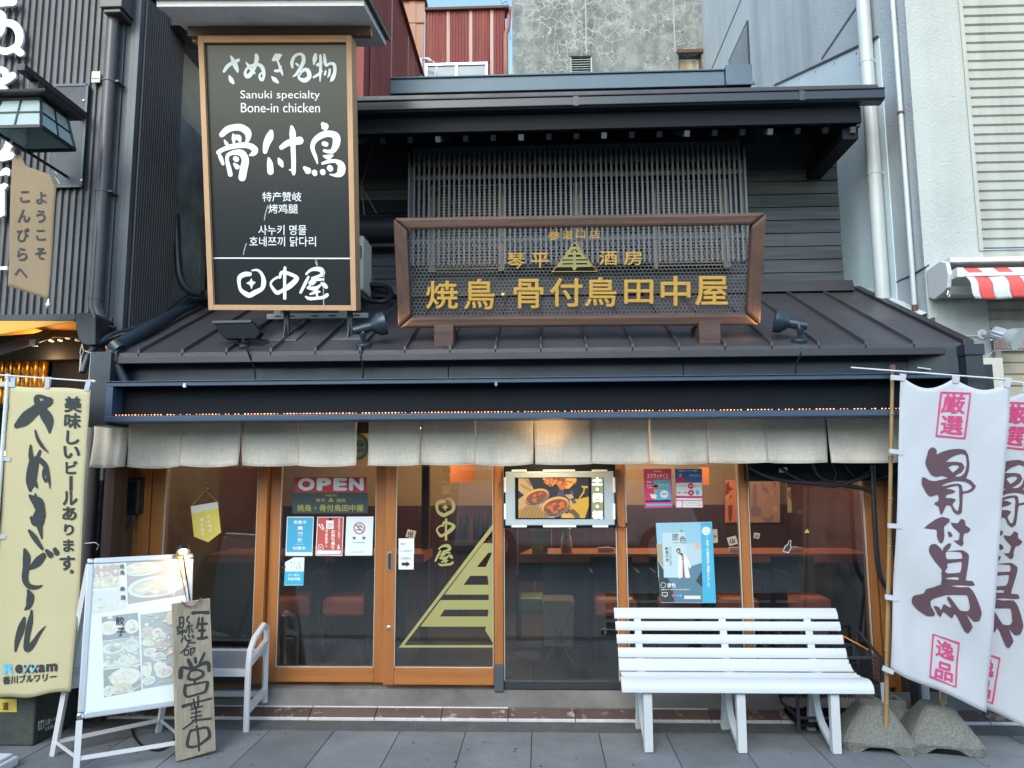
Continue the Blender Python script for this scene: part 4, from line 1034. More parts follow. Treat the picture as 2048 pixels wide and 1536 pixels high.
# ---- tan hanging cloth
pt = Pl(PY(60, 460, 4.62), (1, .12, 0), (0, 0, 1), lambda u, v: .012 * math.sin(u * 16 + v * 2) + .006 * math.sin(v * 7))
hc = T("hanging_cloth_sign", "tan cloth sign with brushed black kana hanging under the lantern", "cloth sign", PY(60, 590, 4.62))
def cloth(pl, tl, tr, br, bl, nx=16, ny=30, top=None, bot=None):
    s = MB(); vs = []; fs = []
    for j in range(ny + 1):
        v = j / ny
        for i in range(nx + 1):
            u = i / nx
            x = (1 - v) * ((1 - u) * tl[0] + u * tr[0]) + v * ((1 - u) * bl[0] + u * br[0]); y = (1 - v) * ((1 - u) * tl[1] + u * tr[1]) + v * ((1 - u) * bl[1] + u * br[1])
            if top: y += (1 - v) * top(u)
            if bot: y += v * bot(u)
            a, b = pl.px(x, y); vs.append(pl.at(a, b, 0))
    for j in range(ny):
        for i in range(nx):
            q = j * (nx + 1) + i; fs.append((q, q + nx + 1, q + nx + 2, q + 1))
    return s.add(vs, fs)
s = cloth(pt, (22, 318), (114, 372), (99, 600), (14, 571), top=lambda u: (-18 * math.sin(math.pi * min(1, u * 3)) if u < .33 else 0) + (-22 * (u - .2) if .33 <= u < .9 else 0))
s.build("cloth", M['tancloth'], hc, smooth=60, solid=.002)
for st_, xa_, ya_, xb_, yb2_, sz in (("ようこそ", 85.6, 398, 82, 508, 25), ("こんぴらへ", 50.5, 394, 39.6, 545, 27)):
    for i_, ch in enumerate(st_):
        t_ = i_ / (len(st_) - 1); s = MB(); vtext(s, pt, ch, xa_ + (xb_ - xa_) * t_, ya_ + (yb2_ - ya_) * t_, 0, 0, sz, .024, .004); s.build("brushed_kana", M['inkblack'], hc)
s = MB(); s.tube([PY(22, 283, 4.56), PY(132, 352, 5.15)], .011, 10); s.build("rod", M['blackplastic'], hc, smooth=40)
for p in ((24, 296, 4.6), (112, 352, 4.66)):
    s = MB(); c = PY(*p); s.tube([c + Vector((-.01, 0, .03)), c + Vector((.012, 0, .01)), c + Vector((-.005, 0, -.01)), c + Vector((.02, 0, -.04)), c + Vector((.03, 0, -.06))], .006, 6); s.build("tie", M['oldwall'], hc)
c = PY(97, 607, 4.63); s = MB(); s.lathe(c + Vector((0, 0, .03)), (0, 0, -1), [(.006, 0), (.01, .02), (.018, .035), (.012, .055), (0, .06)], 10); s.build("weight", M['steel'], hc, smooth=50)
s = MB(); s.tube([c, PY(98, 626, 4.9)], .003, 6); s.build("cord", M['ivory'], hc)

# mottled concrete wall in the gap behind
gw = T("gap_wall", "mottled old mortar wall in the gap left of the tall black sign", "wall", (-3.0, 6.5, 2.9))
s = MB(); s.box(-3.12, -3.06, 5.85, 7.6, 2.9, 4.72); s.build("lower_mortar", mat("grey mottled mortar", (.30, .31, .29), .95, var=(1.6, 1.0), col2=(.07, .075, .07), bump=(30, .5)), gw)
s = MB(); s.box(-3.12, -3.06, 5.85, 7.6, 4.721, 5.30); s.box(-3.4, -2.62, 7.3, 7.4, 4.0, 5.55); s.build("cream_mortar", M['oldwall'], gw)
s = MB(); s.box(-3.12, -3.06, 5.85, 7.6, 5.301, 7.5); s.box(-3.3, -2.3, 7.41, 7.5, 5.2, 9.0); s.build("dark_upper_cladding", M['corrside'], gw)
s = MB(); s.box(-3.0, -2.70, 5.55, 5.9, PY(360, 58, 5.6).z, 6.0); s.build("box_beam", M['trim'], gw, bevel=.005)

# ================================================================ building right: pale stucco
XR = 2.84; YRF = 5.42
rb = T("stucco_building", "pale stucco building on the right with a grey stained side wall", "building", (5, YRF, 0))
s = MB(); s.box(XR, XR + .3, YRF + .02, 12.5, 0, 12); s.build("side_wall", M['stuccoside'], rb)
px_ = PY(1935, 300, YRF).x
s = MB(); s.box(XR - .004, px_ + .05, YRF - .0, YRF + .019, 0, 12); s.build("front_pier", M['stucco'], rb)
def hsiding(x0, x1, y, z0, z1, pitch, depth, mt, nm, par):
    s = MB(); prof = []; z = z0
    while z < z1:
        for a, d in ((0, 0), (pitch * .12, depth), (pitch * .78, depth), (pitch * .9, 0)):
            if z + a <= z1: prof.append((z + a, d))
        z += pitch
    vs = [];fs = []
    for a, d in prof: vs += [(x0, y - d, a), (x1, y - d, a)]
    for i in range(len(prof) - 1): fs.append((2 * i, 2 * i + 1, 2 * i + 3, 2 * i + 2))
    s.add(vs, fs); return s.build(nm, mt, par)
zs_b = PY(1960, 497, YRF).z
for k in range(2):
    hsiding(px_ + .052 + k * .9, px_ + .052 + (k + 1) * .9 - .004, YRF + .02, zs_b, 7.2, .0735, .016, M['siding'], "siding_sheet", rb)
s = MB(); s.box(px_ + .02, px_ + .05, YRF - .012, YRF - .001, zs_b - .02, 8); s.build("siding_trim", M['siding'], rb, bevel=.003)
x2 = PY(1978, 640, YRF).x
s = MB(); s.box(px_ + .051, x2, YRF, YRF + .05, 0, zs_b - .003); s.build("lower_wall", M['stucco'], rb)
zb1, zb2_ = PY(2000, 600, YRF).z, PY(2000, 678, YRF).z
hsiding(x2, 5, YRF + .02, zb2_, zs_b - .003, .0735, .014, M['siding'], "siding_sheet", rb)
s = MB(); s.box(x2 + .02, 5, YRF - .01, YRF + .05, PY(2000, 698, YRF).z, zb2_ - .003); s.build("rust_beam", M['ruststrip'], rb)
s = MB(); s.box(x2 + .02, x2 + .06, YRF - .01, YRF + .05, 0, PY(2000, 698, YRF).z - .002); s.build("shutter_rail", M['ivory'], rb)
hsiding(x2 + .062, 5, YRF + .05, .05, PY(2000, 698, YRF).z, .085, .014, M['sidingshut'], "roller_shutter", rb)
# joints on the side wall
for p, q in (((1482, 0), (1428, 139)), ((1720, 5), (1644, 123))):
    z = PX(*p, XR).z; ya = PX(*p, XR).y if q[0] != 1428 else 6.5; yb = PX(*q, XR).y + (3 if p[0] == 1482 else 0)
    s = MB(); s.box(XR - .005, XR - .001, ya - .2, yb, z - .012, z + .012); s.build("wall_joint", flat("dark joint filler", (.09, .09, .09)), rb)
for p, q in (((1778, 575), (1858, 530)),):
    a, b = PX(*p, XR - .003), PX(*q, XR - .003); s = MB(); s.tube([a, a.lerp(b, .3) + Vector((0, 0, .01)), a.lerp(b, .6) - Vector((0, 0, .006)), b], [.007, .004, .009, .005], 6); s.build("wall_crack", flat("dark crack", (.03, .03, .03)), rb)
# window in the side wall
ps = Pl((XR - .002, 0, 0), (0, -1, 0), (0, 0, 1))
wv = [PX(x, y, XR) for x, y in ((1460, 130), (1497, 40), (1497, 124))]
ya, yb = wv[1].y, wv[0].y
s = MB(); s.box(XR - .02, XR - .003, ya, yb, wv[2].z - .35, wv[1].z); swn = s.build("side_window", M['darkmetal'], rb)
s = MB(); s.box(XR - .024, XR - .021, ya + .03, yb - .03, wv[2].z - .3, wv[1].z - .04); s.build("pane", M['winglass'], swn)
# white sheet and pale flashing on the side wall
s = MB(); pts = [PX(x, y, XR - .012) for x, y in ((1550, 172), (1640, 128), (1752, 76), (1757, 76), (1795, 605), (1690, 610))]
top = [p.copy() for p in pts]
fl = [(p.y, p.z) for p in pts]; fl[-1] = (7.6, 3.0); fl[0] = (pts[0].y, pts[0].z); fl[4] = (pts[3].y, 3.0); fl[5] = (8.4, 3.0)
fl = [fl[0], fl[1], fl[3], fl[4], fl[5], (8.4, fl[0][1] - .5)]
vs = [(XR - .012, a, b) for a, b in fl] + [(XR - .002, a, b) for a, b in fl]; n = 6
s.add(vs, [tuple(range(n)), tuple(range(2 * n - 1, n - 1, -1))] + [(i, n + i, n + (i + 1) % n, (i + 1) % n) for i in range(n)])
wsht = s.build("flashing_sheet", M['flash'], rb)
for i in range(5):
    t_ = .12 + .18 * i; a, b = Vector(vs[0]), Vector(vs[2]); c = a.lerp(b, t_) - Vector((.001, 0, .05))
    s = MB(); s.lathe(c, (-1, 0, 0), [(.009, 0), (.009, .004), (0, .006)], 8); s.build("screw", M['inkgrey'], wsht)
s = MB(); a, b = Vector(vs[0]), Vector(vs[2]); s.bar(a + Vector((-.006, 0, .01)), b + Vector((-.006, 0, .01)), .012, .02); s.build("edge_trim", M['darkmetal'], wsht)
# white drainpipe and thin conduit
wp = T("white_drainpipe", "thick white drainpipe down the side wall right of the dark siding", "drainpipe", (XR - .09, 6.0, 3.2))
xw = XR - .075; yw = PX(1765, 590, xw).y
zt_p = 7.0; s = MB(); s.tube([(xw, yw, zt_p), (xw, yw, PX(1765, 600, xw).z)], .055, 20); s.build("pipe", M['pipewhite'], wp, smooth=40)
for q in (113, 168, 353):
    z = PX(1745, q, xw).z; s = MB(); s.tube([(xw, yw, z), (xw, yw, z + (.02 if q != 168 else .03))], .0585, 20); s.box(xw + .05, XR - .001, yw - .02, yw + .0, z, z + .018); s.build("pipe_clip", M['pipewhite'], wp, smooth=40)
tc = T("thin_conduit", "thin pale conduit with rusty foot beside the thick white drainpipe", "conduit", (XR - .03, 5.65, 2.9))
xk = XR - .03; yk = PX(1829, 610, xk).y; zk = PX(1829, 610, xk).z
s = MB(); s.tube([(xk, yk, 7), (xk, yk, zk)], .019, 12); s.build("pipe", M['pipewhite'], tc, smooth=40)
s = MB(); s.tube([(xk, yk, zk), (xk, yk, zk - .06)], .021, 12); s.build("rusty_foot", M['rusted'], tc, smooth=40)
for q in (230,): z = PX(1800, q, xk).z; s = MB(); s.tube([(xk, yk, z), (xk, yk, z + .02)], .024, 12); s.build("clip", M['rusted'], tc)
# valley flashing pieces between the buildings
vf = T("gap_flashing", "crumpled white sheet metal closing the gap beside the canopy roof end", "flashing", (2.8, 5.6, 2.85))
s = MB(); ys_ = [5.43, 5.6, 5.75, 5.95, 6.1, 6.3]; s.add([p for i, y in enumerate(ys_) for p in ((2.776, y, zroof(y) + .012 + .006 * (i % 2)), (XR - .002, y, zroof(y) + .035 - .012 * (i % 2)))], [(2 * i, 2 * i + 1, 2 * i + 3, 2 * i + 2) for i in range(5)]); s.build("bent_sheet", M['whitesheet'], vf, solid=.003)
s = MB(); a_, b_ = PY(1868, 690, YRF - .03), PY(1822, 636, YRF - .03); s.hexa([(a_.x - .055, YRF - .04, a_.z - .1), (a_.x, YRF - .04, a_.z - .1), (a_.x, YRF - .006, a_.z - .1), (a_.x - .055, YRF - .006, a_.z - .1), (a_.x - .055, YRF - .04, b_.z), (a_.x, YRF - .04, b_.z - .02), (a_.x, YRF - .006, b_.z - .02), (a_.x - .055, YRF - .006, b_.z)]); s.build("end_sheet", M['whitesheet'], vf)
s = MB(); s.box(a_.x + .001, a_.x + .014, YRF - .045, YRF - .004, a_.z - .02, b_.z - .0); s.build("rusty_edge", M['rusted'], vf)

# awning, red and white
aw2 = T("striped_awning", "white boxed awning with coral red and white striped valance", "awning", (3.4, 5.2, 2.9))
pA = Pl((PY(1870, 560, 5.37).x, 5.2, 0), (1, 0, 0), (0, 0, 1))
x0a = PY(1900, 560, 5.17).x; 
zt2, zb3 = PY(1905, 522, 5.15).z, PY(1905, 580, 5.15).z
pe = Pl((x0a, 0, 0), (0, -1, 0), (0, 0, 1))
endp = [(-5.41, zt2 - .0), (-5.22, zt2 + .02), (-5.15, zt2 - .01), (-5.13, zt2 - .10), (-5.16, zb3 + .02), (-5.21, zb3), (-5.35, zb3 - .02), (-5.41, zb3 + .01)]
s = MB(); s.prism(pe, endp, 0, .03); s.build("end_cap", M['whitemetal'], aw2, bevel=.006)
s = MB(); s.box(x0a - .002, 5, 5.145, 5.41, zt2 - .01, zt2 + .025); s.box(x0a - .002, 5, 5.28, 5.41, zb3 + .0, zb3 + .06); s.build("case_top", M['whitemetal'], aw2, bevel=.004)
xv = PY(1925, 545, 5.09).x; zf1, zf0 = PY(1925, 540, 5.09).z, PY(1925, 553, 5.09).z
s = MB(); s.box(xv - .025, 5, 5.07, 5.105, zf0 - .004, zf0 + .022); s.build("front_bar", M['whitemetal'], aw2, bevel=.003)
s = MB(); s.box(xv - .05, xv - .001, 5.065, 5.14, zf0 - .01, zf1 + .012); s.build("bar_end", M['whitemetal'], aw2, bevel=.004)
sw = (PY(2004, 560, 5.09).x - PY(1943, 560, 5.09).x) / 2
zv0 = PY(1960, 597, 5.07).z
x = xv; i = 0; first = True
ws_ = [(xv, PY(1941, 560, 5.09).x)]
xx = ws_[0][1]
while xx < 4.6: ws_.append((xx, xx + sw)); xx += sw
for i, (xa_, xb_) in enumerate(ws_):
    mt = M['awnwhite'] if i % 2 == 0 else M['awnred']
    vs = []; fs = []; n = 6; ny = 8
    for j in range(ny + 1):
        v = j / ny
        for k in range(n + 1):
            u = k / n; xq = xa_ + (xb_ - xa_) * u; sh = .05 * v + .012 * math.sin(v * 5 + 1)
            vs.append((xq + sh, 5.075 - .03 * v - .02 * math.sin(v * math.pi * 1.2) - .006 * math.sin(xq * 22), zf0 - .006 - (zf0 - zv0) * v + .004 * math.sin(xq * 16) * v))
    for j in range(ny):
        for k in range(n): q = j * (n + 1) + k; fs.append((q, q + n + 1, q + n + 2, q + 1))
    s = MB(); s.add(vs, fs); s.build("valance_stripe", mt, aw2, smooth=60, solid=.002)
    s = MB(); s.add([(xa_, 5.095, zf0 + .023), (xb_, 5.095, zf0 + .023), (xb_, 5.17, zf1 + .035), (xa_, 5.17, zf1 + .035)], [(0, 1, 2, 3)]); s.build("cloth_stripe", mt, aw2, solid=.002)
c = PY(1897, 590, 5.17); s = MB(); s.tube([c + Vector((0, 0, .03)), c + Vector((-.008, 0, .0)), c + Vector((.0, 0, -.02)), c + Vector((.009, 0, .0)), c + Vector((0, 0, .03))], .004, 6); s.build("crank_eye", M['steel'], aw2)

# silver lamp
sp = T("silver_spotlight", "silver spotlight with ribbed body on the pale stucco wall", "spotlight", PY(1965, 672, YRF))
c = PY(1966, 668, YRF - .02); s = MB(); s.lathe((c.x, YRF - .001, c.z), (0, -1, 0), [(.035, 0), (.035, .012), (.02, .018), (.014, .05), (0, .05)], 20); s.build("rose", M['eavewhite'], sp, smooth=40)
h0 = PY(1985, 662, YRF - .12); h1 = PY(2018, 672, YRF - .2); ax = (h1 - h0).normalized()
s = MB(); s.lathe(h0, ax, [(.02, 0), (.034, .01), (.036, .09), (.05, .1)], 24); s.build("lamp_body", M['alu'], sp, smooth=35)
for k in range(10):
    a_ = 2 * math.pi * k / 10; u = ax.cross(Vector((0, 0, 1))).normalized(); w_ = u.cross(ax); o_ = (u * math.cos(a_) + w_ * math.sin(a_)) * .038
    s = MB(); s.bar(h0 + ax * .012 + o_, h0 + ax * .095 + o_, .006, .008); s.build("rib", M['alu'], sp)
s = MB(); s.lathe(h0 + ax * .095, ax, [(.045, 0), (.062, .03), (.078, .08), (.083, .085), (.074, .082), (.058, .03), (.03, .01)], 28); s.build("reflector", M['reflsilver'], sp, smooth=50)
s = MB(); s.tube([c, c + Vector((.03, -.08, 0)), h0], .012, 8); s.build("knuckle", M['alu'], sp)
s = MB(); s.tube([PY(1890, 673, YRF - .01), PY(1930, 672, YRF - .01), PY(1960, 672, YRF - .01)], .004, 6); s.tube([h0, PY(1990, 700, YRF - .05), PY(1975, 712, YRF - .03), PY(1970, 732, YRF - .02)], .003, 6); s.build("flex", M['eavewhite'], sp)
# boards at the shop's right corner
a_, b_ = PY(2010, 770, 5.0), PY(1954, 716, 5.0)
s = MB(); s.box(b_.x + .03, a_.x, 5.0, 5.02, 1.6, b_.z); tag(s.build("ivory_board", M['ivory'], None, bevel=.003), "blank ivory board standing behind the right end of the awning case", "board")
a_, b_ = PY(1982, 760, 4.96), PY(1952, 730, 4.96)
s = MB(); s.box(b_.x, a_.x, 4.93, 4.96, 1.6, b_.z); tag(s.build("black_board", M['blackplastic'], None, bevel=.003), "small glossy black board in front of the ivory board", "board")

# ================================================================ buildings behind
YCB = 12.0
cbx0 = PY(1025, 140, YCB).x
cb_ = T("concrete_building", "tall grey concrete building covered in white map cracks", "building", (1.5, YCB, 0))
v0, v1 = PY(1141, 155, YCB), PY(1184, 111, YCB); r0_, r1_ = PY(1358, 146, YCB), PY(1403, 103, YCB)
s = MB()
xe = 3.3; Z0, Z1 = 4, 13
for (a, b, c, d) in ((cbx0, v0.x, Z0, Z1), (v0.x, v1.x, v1.z, Z1), (v0.x, v1.x, Z0, 6.6), (v1.x, r0_.x, Z0, Z1), (r0_.x, r1_.x, r1_.z, Z1), (r0_.x, r1_.x, Z0, 6.6), (r1_.x, xe, Z0, Z1)):
    s.box(a, b, YCB, YCB + .25, c, d)
s.box(cbx0, cbx0 + .25, YCB + .25, 20, Z0, Z1)
s.build("cracked_wall", M['cracked'], cb_)
for x in (PY(1350, 100, YCB).x, PY(1172, 60, YCB).x):
    s = MB(); s.box(x - .012, x + .012, YCB - .006, YCB - .001, v1.z + .02, Z1); s.build("wall_joint", flat("pale joint", (.32, .34, .31)), cb_)
s = MB(); z = v1.z - .04
s.box(v0.x, v1.x, YCB + .14, YCB + .15, 6.6, v1.z); s.build("vent_back", M['darkmetal'], cb_)
vent = MB(); vent.box(v0.x + .002, v0.x + .02, YCB + .02, YCB + .12, 6.7, v1.z - .002); vent.box(v1.x - .02, v1.x - .002, YCB + .02, YCB + .12, 6.7, v1.z - .002); ve = vent.build("vent_frame", M['louver'], cb_)
l0 = None
for i in range(26):
    z = v1.z - .06 - i * .043
    if l0 is None:
        s = MB(); s.hexa([(v0.x + .021, YCB + .02, z), (v1.x - .021, YCB + .02, z), (v1.x - .021, YCB + .07, z + .03), (v0.x + .021, YCB + .07, z + .03), (v0.x + .021, YCB + .02, z + .008), (v1.x - .021, YCB + .02, z + .008), (v1.x - .021, YCB + .07, z + .036), (v0.x + .021, YCB + .07, z + .036)]); l0 = s.build("louvre", M['louver'], cb_); lc = WL[l0.name]
    else: share(l0, (lc.x, lc.y, lc.z - i * .043), cb_)
s = MB(); s.box(r0_.x + .03, r1_.x - .03, YCB + .12, YCB + .15, 6.6, r1_.z - .08); s.build("rusty_hatch", mat("rust streaked cream board", (.42, .38, .27), .8, streak=(11, 1.0, (.26, .10, .03))), cb_)
s = MB(); s.box(r0_.x - .03, r1_.x + .03, YCB - .04, YCB - .001, r1_.z - .03, r1_.z + .03); s.box(r0_.x, r0_.x + .029, YCB + .1, YCB + .2, 6.6, r1_.z - .031); s.box(r1_.x - .029, r1_.x, YCB + .1, YCB + .2, 6.6, r1_.z - .031); s.build("hatch_frame", M['rusted'], cb_)
# red house
YRH = 9.7
rh = T("red_tin_house", "dark red rusted corrugated tin house with a small sliding window", "house", (-1, YRH, 4))
XRS = -1.6
ztr = 7.08
for k in range(3):
    ya = 9.55 - .98 * (k + 1); s = corr_sheet((XRS, ya, 0), (0, 1, 0), .92, 4, ztr, .06, .014, (1, 0, 0)); s.build("tin_sheet", M['rust2'] if k == 0 else M['rust'], rh)
    s = MB(); s.box(XRS - .005, XRS + .008, ya + .92, ya + .98, 4, ztr); s.build("joint_strip", M['ruststrip'], rh)
s = MB(); s.box(XRS - .2, XRS - .006, 6.4, 9.56, 4, ztr - .01); s.box(XRS - .22, XRS + .05, 6.4, 9.6, ztr, ztr + .03); s.build("side_wall", M['rust'], rh)
xo0, xo1 = XRS - .5, PY(850, 80, YRH).x
ztop_o = PY(840, 2, YRH - .05).z
corr_sheet((xo0, YRH - .05, 0), (1, 0, 0), xo1 - xo0, 4, ztop_o, .21, .012, (0, -1, 0)).build("orange_sheet", M['rustpink'], rh)
s = MB(); s.box(xo0, xo1 + .02, YRH - .1, YRH + .1, ztop_o, ztop_o + .04); s.box(xo0, xo1, YRH - .064, YRH - .06, PY(830, 52, YRH).z, PY(830, 50, YRH).z); s.build("orange_cap", M['rusted'], rh)
zr1 = PY(940, 22, YRH).z
xf = [PY(p, 60, YRH).x for p in (853, 893, 900, 938, 945, 980, 987, 1010)]
wz = PY(915, 131, YRH).z; wxa, wxb = PY(851, 145, YRH).x, PY(976, 145, YRH).x
for i in range(0, 8, 2):
    z0_ = 4
    corr_sheet((xf[i], YRH, 0), (1, 0, 0), xf[i + 1] - xf[i], wz + .03 if xf[i] < wxb - .1 else 4, zr1, .042, .012, (0, -1, 0)).build("tin_sheet", M['rust'], rh)
    if i < 6:
        s = MB(); s.box(xf[i + 1] + .002, xf[i + 2] - .002, YRH - .01, YRH + .006, wz + .03 if i < 4 else 4, zr1); s.build("joint_strip", M['ruststrip'], rh)
s = MB(); s.box(xo1, PY(1018, 60, YRH).x, YRH - .06, YRH + .2, zr1, zr1 + .035); s.build("roof_edge", M['rusted'], rh)
s = MB(); s.box(xo1, xf[7], YRH + .015, YRH + .1, 4, zr1); s.build("wall_core", M['rust'], rh)
s = MB(); s.tube([(PY(1012, 80, YRH).x, YRH - .07, 4), (PY(1012, 80, YRH).x, YRH - .07, PY(1012, 75, YRH).z)], .035, 12); s.tube([(PY(1012, 80, YRH).x, YRH - .07, PY(1012, 75, YRH).z), (PY(1017, 60, YRH).x, YRH - .07, PY(1017, 60, YRH).z), (PY(1019, 30, YRH).x, YRH + .1, zr1 + .1)], .03, 10); s.build("drainpipe", M['rust2'], rh, smooth=50)
s = MB(); s.box(wxa, wxb, YRH - .05, YRH - .01, wz - .02, wz + .015); s.box(wxa, wxb, YRH - .05, YRH - .01, wz - .75, wz - .72)
for p in (851, 911, 971):
    x = PY(p, 145, YRH).x; s.box(x, x + .035, YRH - .048, YRH - .012, wz - .72, wz - .02)
hw = s.build("window", M['alu'], rh)
s = MB(); s.box(wxa, wxb, YRH - .03, YRH - .02, wz - .72, wz - .02); s.build("pane", M['winglass'], hw)
s = MB(); s.tube([PY(842, 162, 9.5), PY(842, 118, 9.5), PY(856, 118, 9.5), PY(862, 122, 9.5)], .022, 8); s.tube([PY(850, 118, 9.5), PY(868, 124, 9.5), PY(874, 136, 9.5), PY(868, 158, 9.5)], .008, 6); s.build("service_mast", M['eavewhite'], rh)
# utility wire loop against the sky
s = MB(); s.tube([PY(1000, -5, 10.5), PY(1004, 8, 10.5), PY(1014, 2, 10.5), PY(1018, 22, 10.5), PY(1019, 60, 10.5), PY(1021, 80, 10.5)], .008, 6); tag(s.build("wire_loop", M['inkgrey'], None), "thin wire loop against the sky between red house and cracked building", "wire")

# ================================================================ street opposite (seen only mirrored in the panes)
op = T("opposite_building", "grey panelled building across the street, mirrored in the shop windows", "building", (0, -5.5, 0))
s = MB(); s.box(-12, 12, -6, -5.5, 3.0, 4.0); s.build("upper_wall", mat("grey siding opposite", (.40, .42, .41), .7, var=(.5, .5)), op)  # upper wall kept low and light to admit sky and bounce light
for i in range(12):
    x = -12 + i * 2
    s = MB(); s.box(x + .02, x + 1.98, -6, -5.52 - .04 * (i % 2), 0, 2.98); s.build("shopfront_panel", [M['fascia'], flat("opposite cream wall", (.3, .29, .27)), M['olddoor'], flat("opposite slate wall", (.1, .13, .16))][i * 5 % 4], op)
s = MB(); s.box(-12, 12, -6.0, -4.7, 2.85, 3.0); s.build("canopy", M['fascia'], op)
s = MB(); s.box(-1.5, 3.2, -3.6, -1.8 - .2, .5, 2.3)
van = T("parked_van", "white van with a red stripe parked across the street, seen as a reflection", "van", (.8, -3.4, 0))
s = MB(); s.hexa([(-1.6, -4.4, .35), (3.0, -4.4, .35), (3.0, -2.8, .35), (-1.6, -2.8, .35), (-1.45, -4.3, 2.1), (2.3, -4.3, 2.1), (2.3, -2.9, 2.1), (-1.45, -2.9, 2.1)]); s.build("body", flat("van white", (.55, .57, .58), .3), van, bevel=.08)
s = MB(); s.box(-1.5, 2.4, -2.86, -2.82, 1.55, 1.72); s.build("red_stripe", flat("van red", (.5, .05, .03), .4), van)
for x in (-.8, 2.1):
    s = MB(); s.cyl((x, -2.95, .36), (x, -2.72, .36), .34, n=24); w_ = s.build("wheel", M['black'], van, smooth=40); s = MB(); s.cyl((x, -2.72, .36), (x, -2.70, .36), .2, n=20); s.build("hub", M['steel'], w_)

# ================================================================ lettering helpers that make parts
def chars(pl, parent, items, mt, name="character", off=0.0, ext=0.0, bev=0.0, n0=0.002, tf=ID, smooth=None, zs=0.1):
    out = []
    for ch, x0, y0, x1, y1 in items:
        a = tf(x0, y0); b = tf(x1, y0); c = tf(x1, y1); d = tf(x0, y1)
        s = MB(); text(s, pl, ch, [a, b, c, d], off, ext, bev, n0, zs=zs); out.append(s.build(name, mt, parent, smooth=smooth))
    return out
def line(pl, parent, s_, quad, mt, off=0.0, n0=0.002, tf=ID, name="lettering", col=None, size=None):
    s = MB()
    if col:   # column (x0,y0,x1,y1)
        a = tf(col[0], col[1]); b = tf(col[2], col[3]); vtext(s, pl, s_, a[0], a[1], b[0], b[1], size, off, n0)
    else:
        x0, y0, x1, y1 = quad; text(s, pl, s_, [tf(x0, y0), tf(x1, y0), tf(x1, y1), tf(x0, y1)], off, n0=n0)
    o = s.build(name, mt, parent); 
    if len(s_) > 1: o["kind"] = "stuff"
    return o
def brushes(pl, parent, glyphs_, tf, mt, name="brushed_character", n0=0.002, **k):
    for g_ in glyphs_:
        s = MB(); brush(s, pl, g_, tf, n0, **k); s.build(name, mt, parent)
def patch(pl, parent, tf, loop, mt, n0, name="print_area", thick=0):
    s = MB(); lp = [pl.px(*tf(x, y)) for x, y in loop]
    if thick: s.prism(pl, lp, n0 - thick, n0)
    else: s.fill(pl, [lp], n0)
    return s.build(name, mt, parent)
def rect(x0, y0, x1, y1): return [(x0, y0), (x1, y0), (x1, y1), (x0, y1)]
def ell(cx, cy, rx, ry, n=20, a0=0): return [(cx + rx * math.cos(2 * math.pi * i / n + a0), cy + ry * math.sin(2 * math.pi * i / n + a0)) for i in range(n)]

KANA_SANUKI = [
    [[(155, 290, 28), (190, 240, 36), (240, 200, 34), (290, 180, 34), (315, 165, 30)], [(230, 125, 14), (250, 160, 36), (275, 215, 52), (300, 275, 34), (305, 300, 14)], [(215, 345, 22), (235, 385, 46), (255, 415, 30)]],
    [[(395, 190, 10), (420, 225, 28), (455, 270, 34), (490, 310, 22)], [(510, 115, 36), (515, 150, 44), (505, 200, 40), (480, 270, 34), (440, 330, 44), (405, 345, 40), (388, 310, 30), (405, 265, 24), (450, 230, 24), (520, 215, 30), (570, 240, 38), (592, 300, 36), (600, 350, 14)], [(592, 330, 22), (580, 380, 30), (555, 375, 28), (545, 335, 22), (570, 310, 18), (600, 340, 14)]],
    [[(722, 95, 12), (730, 120, 20)], [(700, 160, 36), (730, 140, 70), (765, 118, 44), (788, 112, 14)], [(740, 170, 20), (760, 220, 22), (785, 290, 28), (800, 335, 10)], [(785, 235, 12), (760, 280, 34), (715, 285, 24)], [(680, 350, 14), (710, 380, 44), (745, 410, 26)]],
    [[(905, 245, 22), (900, 190, 34), (930, 125, 30), (985, 100, 26), (1025, 125, 34), (1025, 190, 40), (990, 260, 34), (950, 320, 28), (912, 350, 12)], [(945, 205, 18), (965, 222, 24)], [(1000, 300, 24), (1045, 270, 34), (1080, 290, 44), (1090, 350, 44), (1040, 390, 44), (985, 370, 30), (975, 340, 20), (1000, 320, 14)]],
    [[(1158, 110, 34), (1150, 160, 44), (1140, 215, 12)], [(1212, 115, 24), (1215, 200, 30), (1212, 300, 28), (1208, 400, 10)], [(1140, 355, 22), (1180, 330, 26), (1230, 290, 18)], [(1180, 220, 30), (1225, 195, 24)], [(1255, 105, 20), (1262, 170, 34), (1275, 225, 26), (1320, 205, 26), (1365, 220, 34), (1370, 300, 34), (1345, 370, 40), (1325, 400, 14)], [(1270, 290, 20), (1262, 325, 24)], [(1315, 270, 22), (1308, 330, 24), (1290, 355, 8)]]]
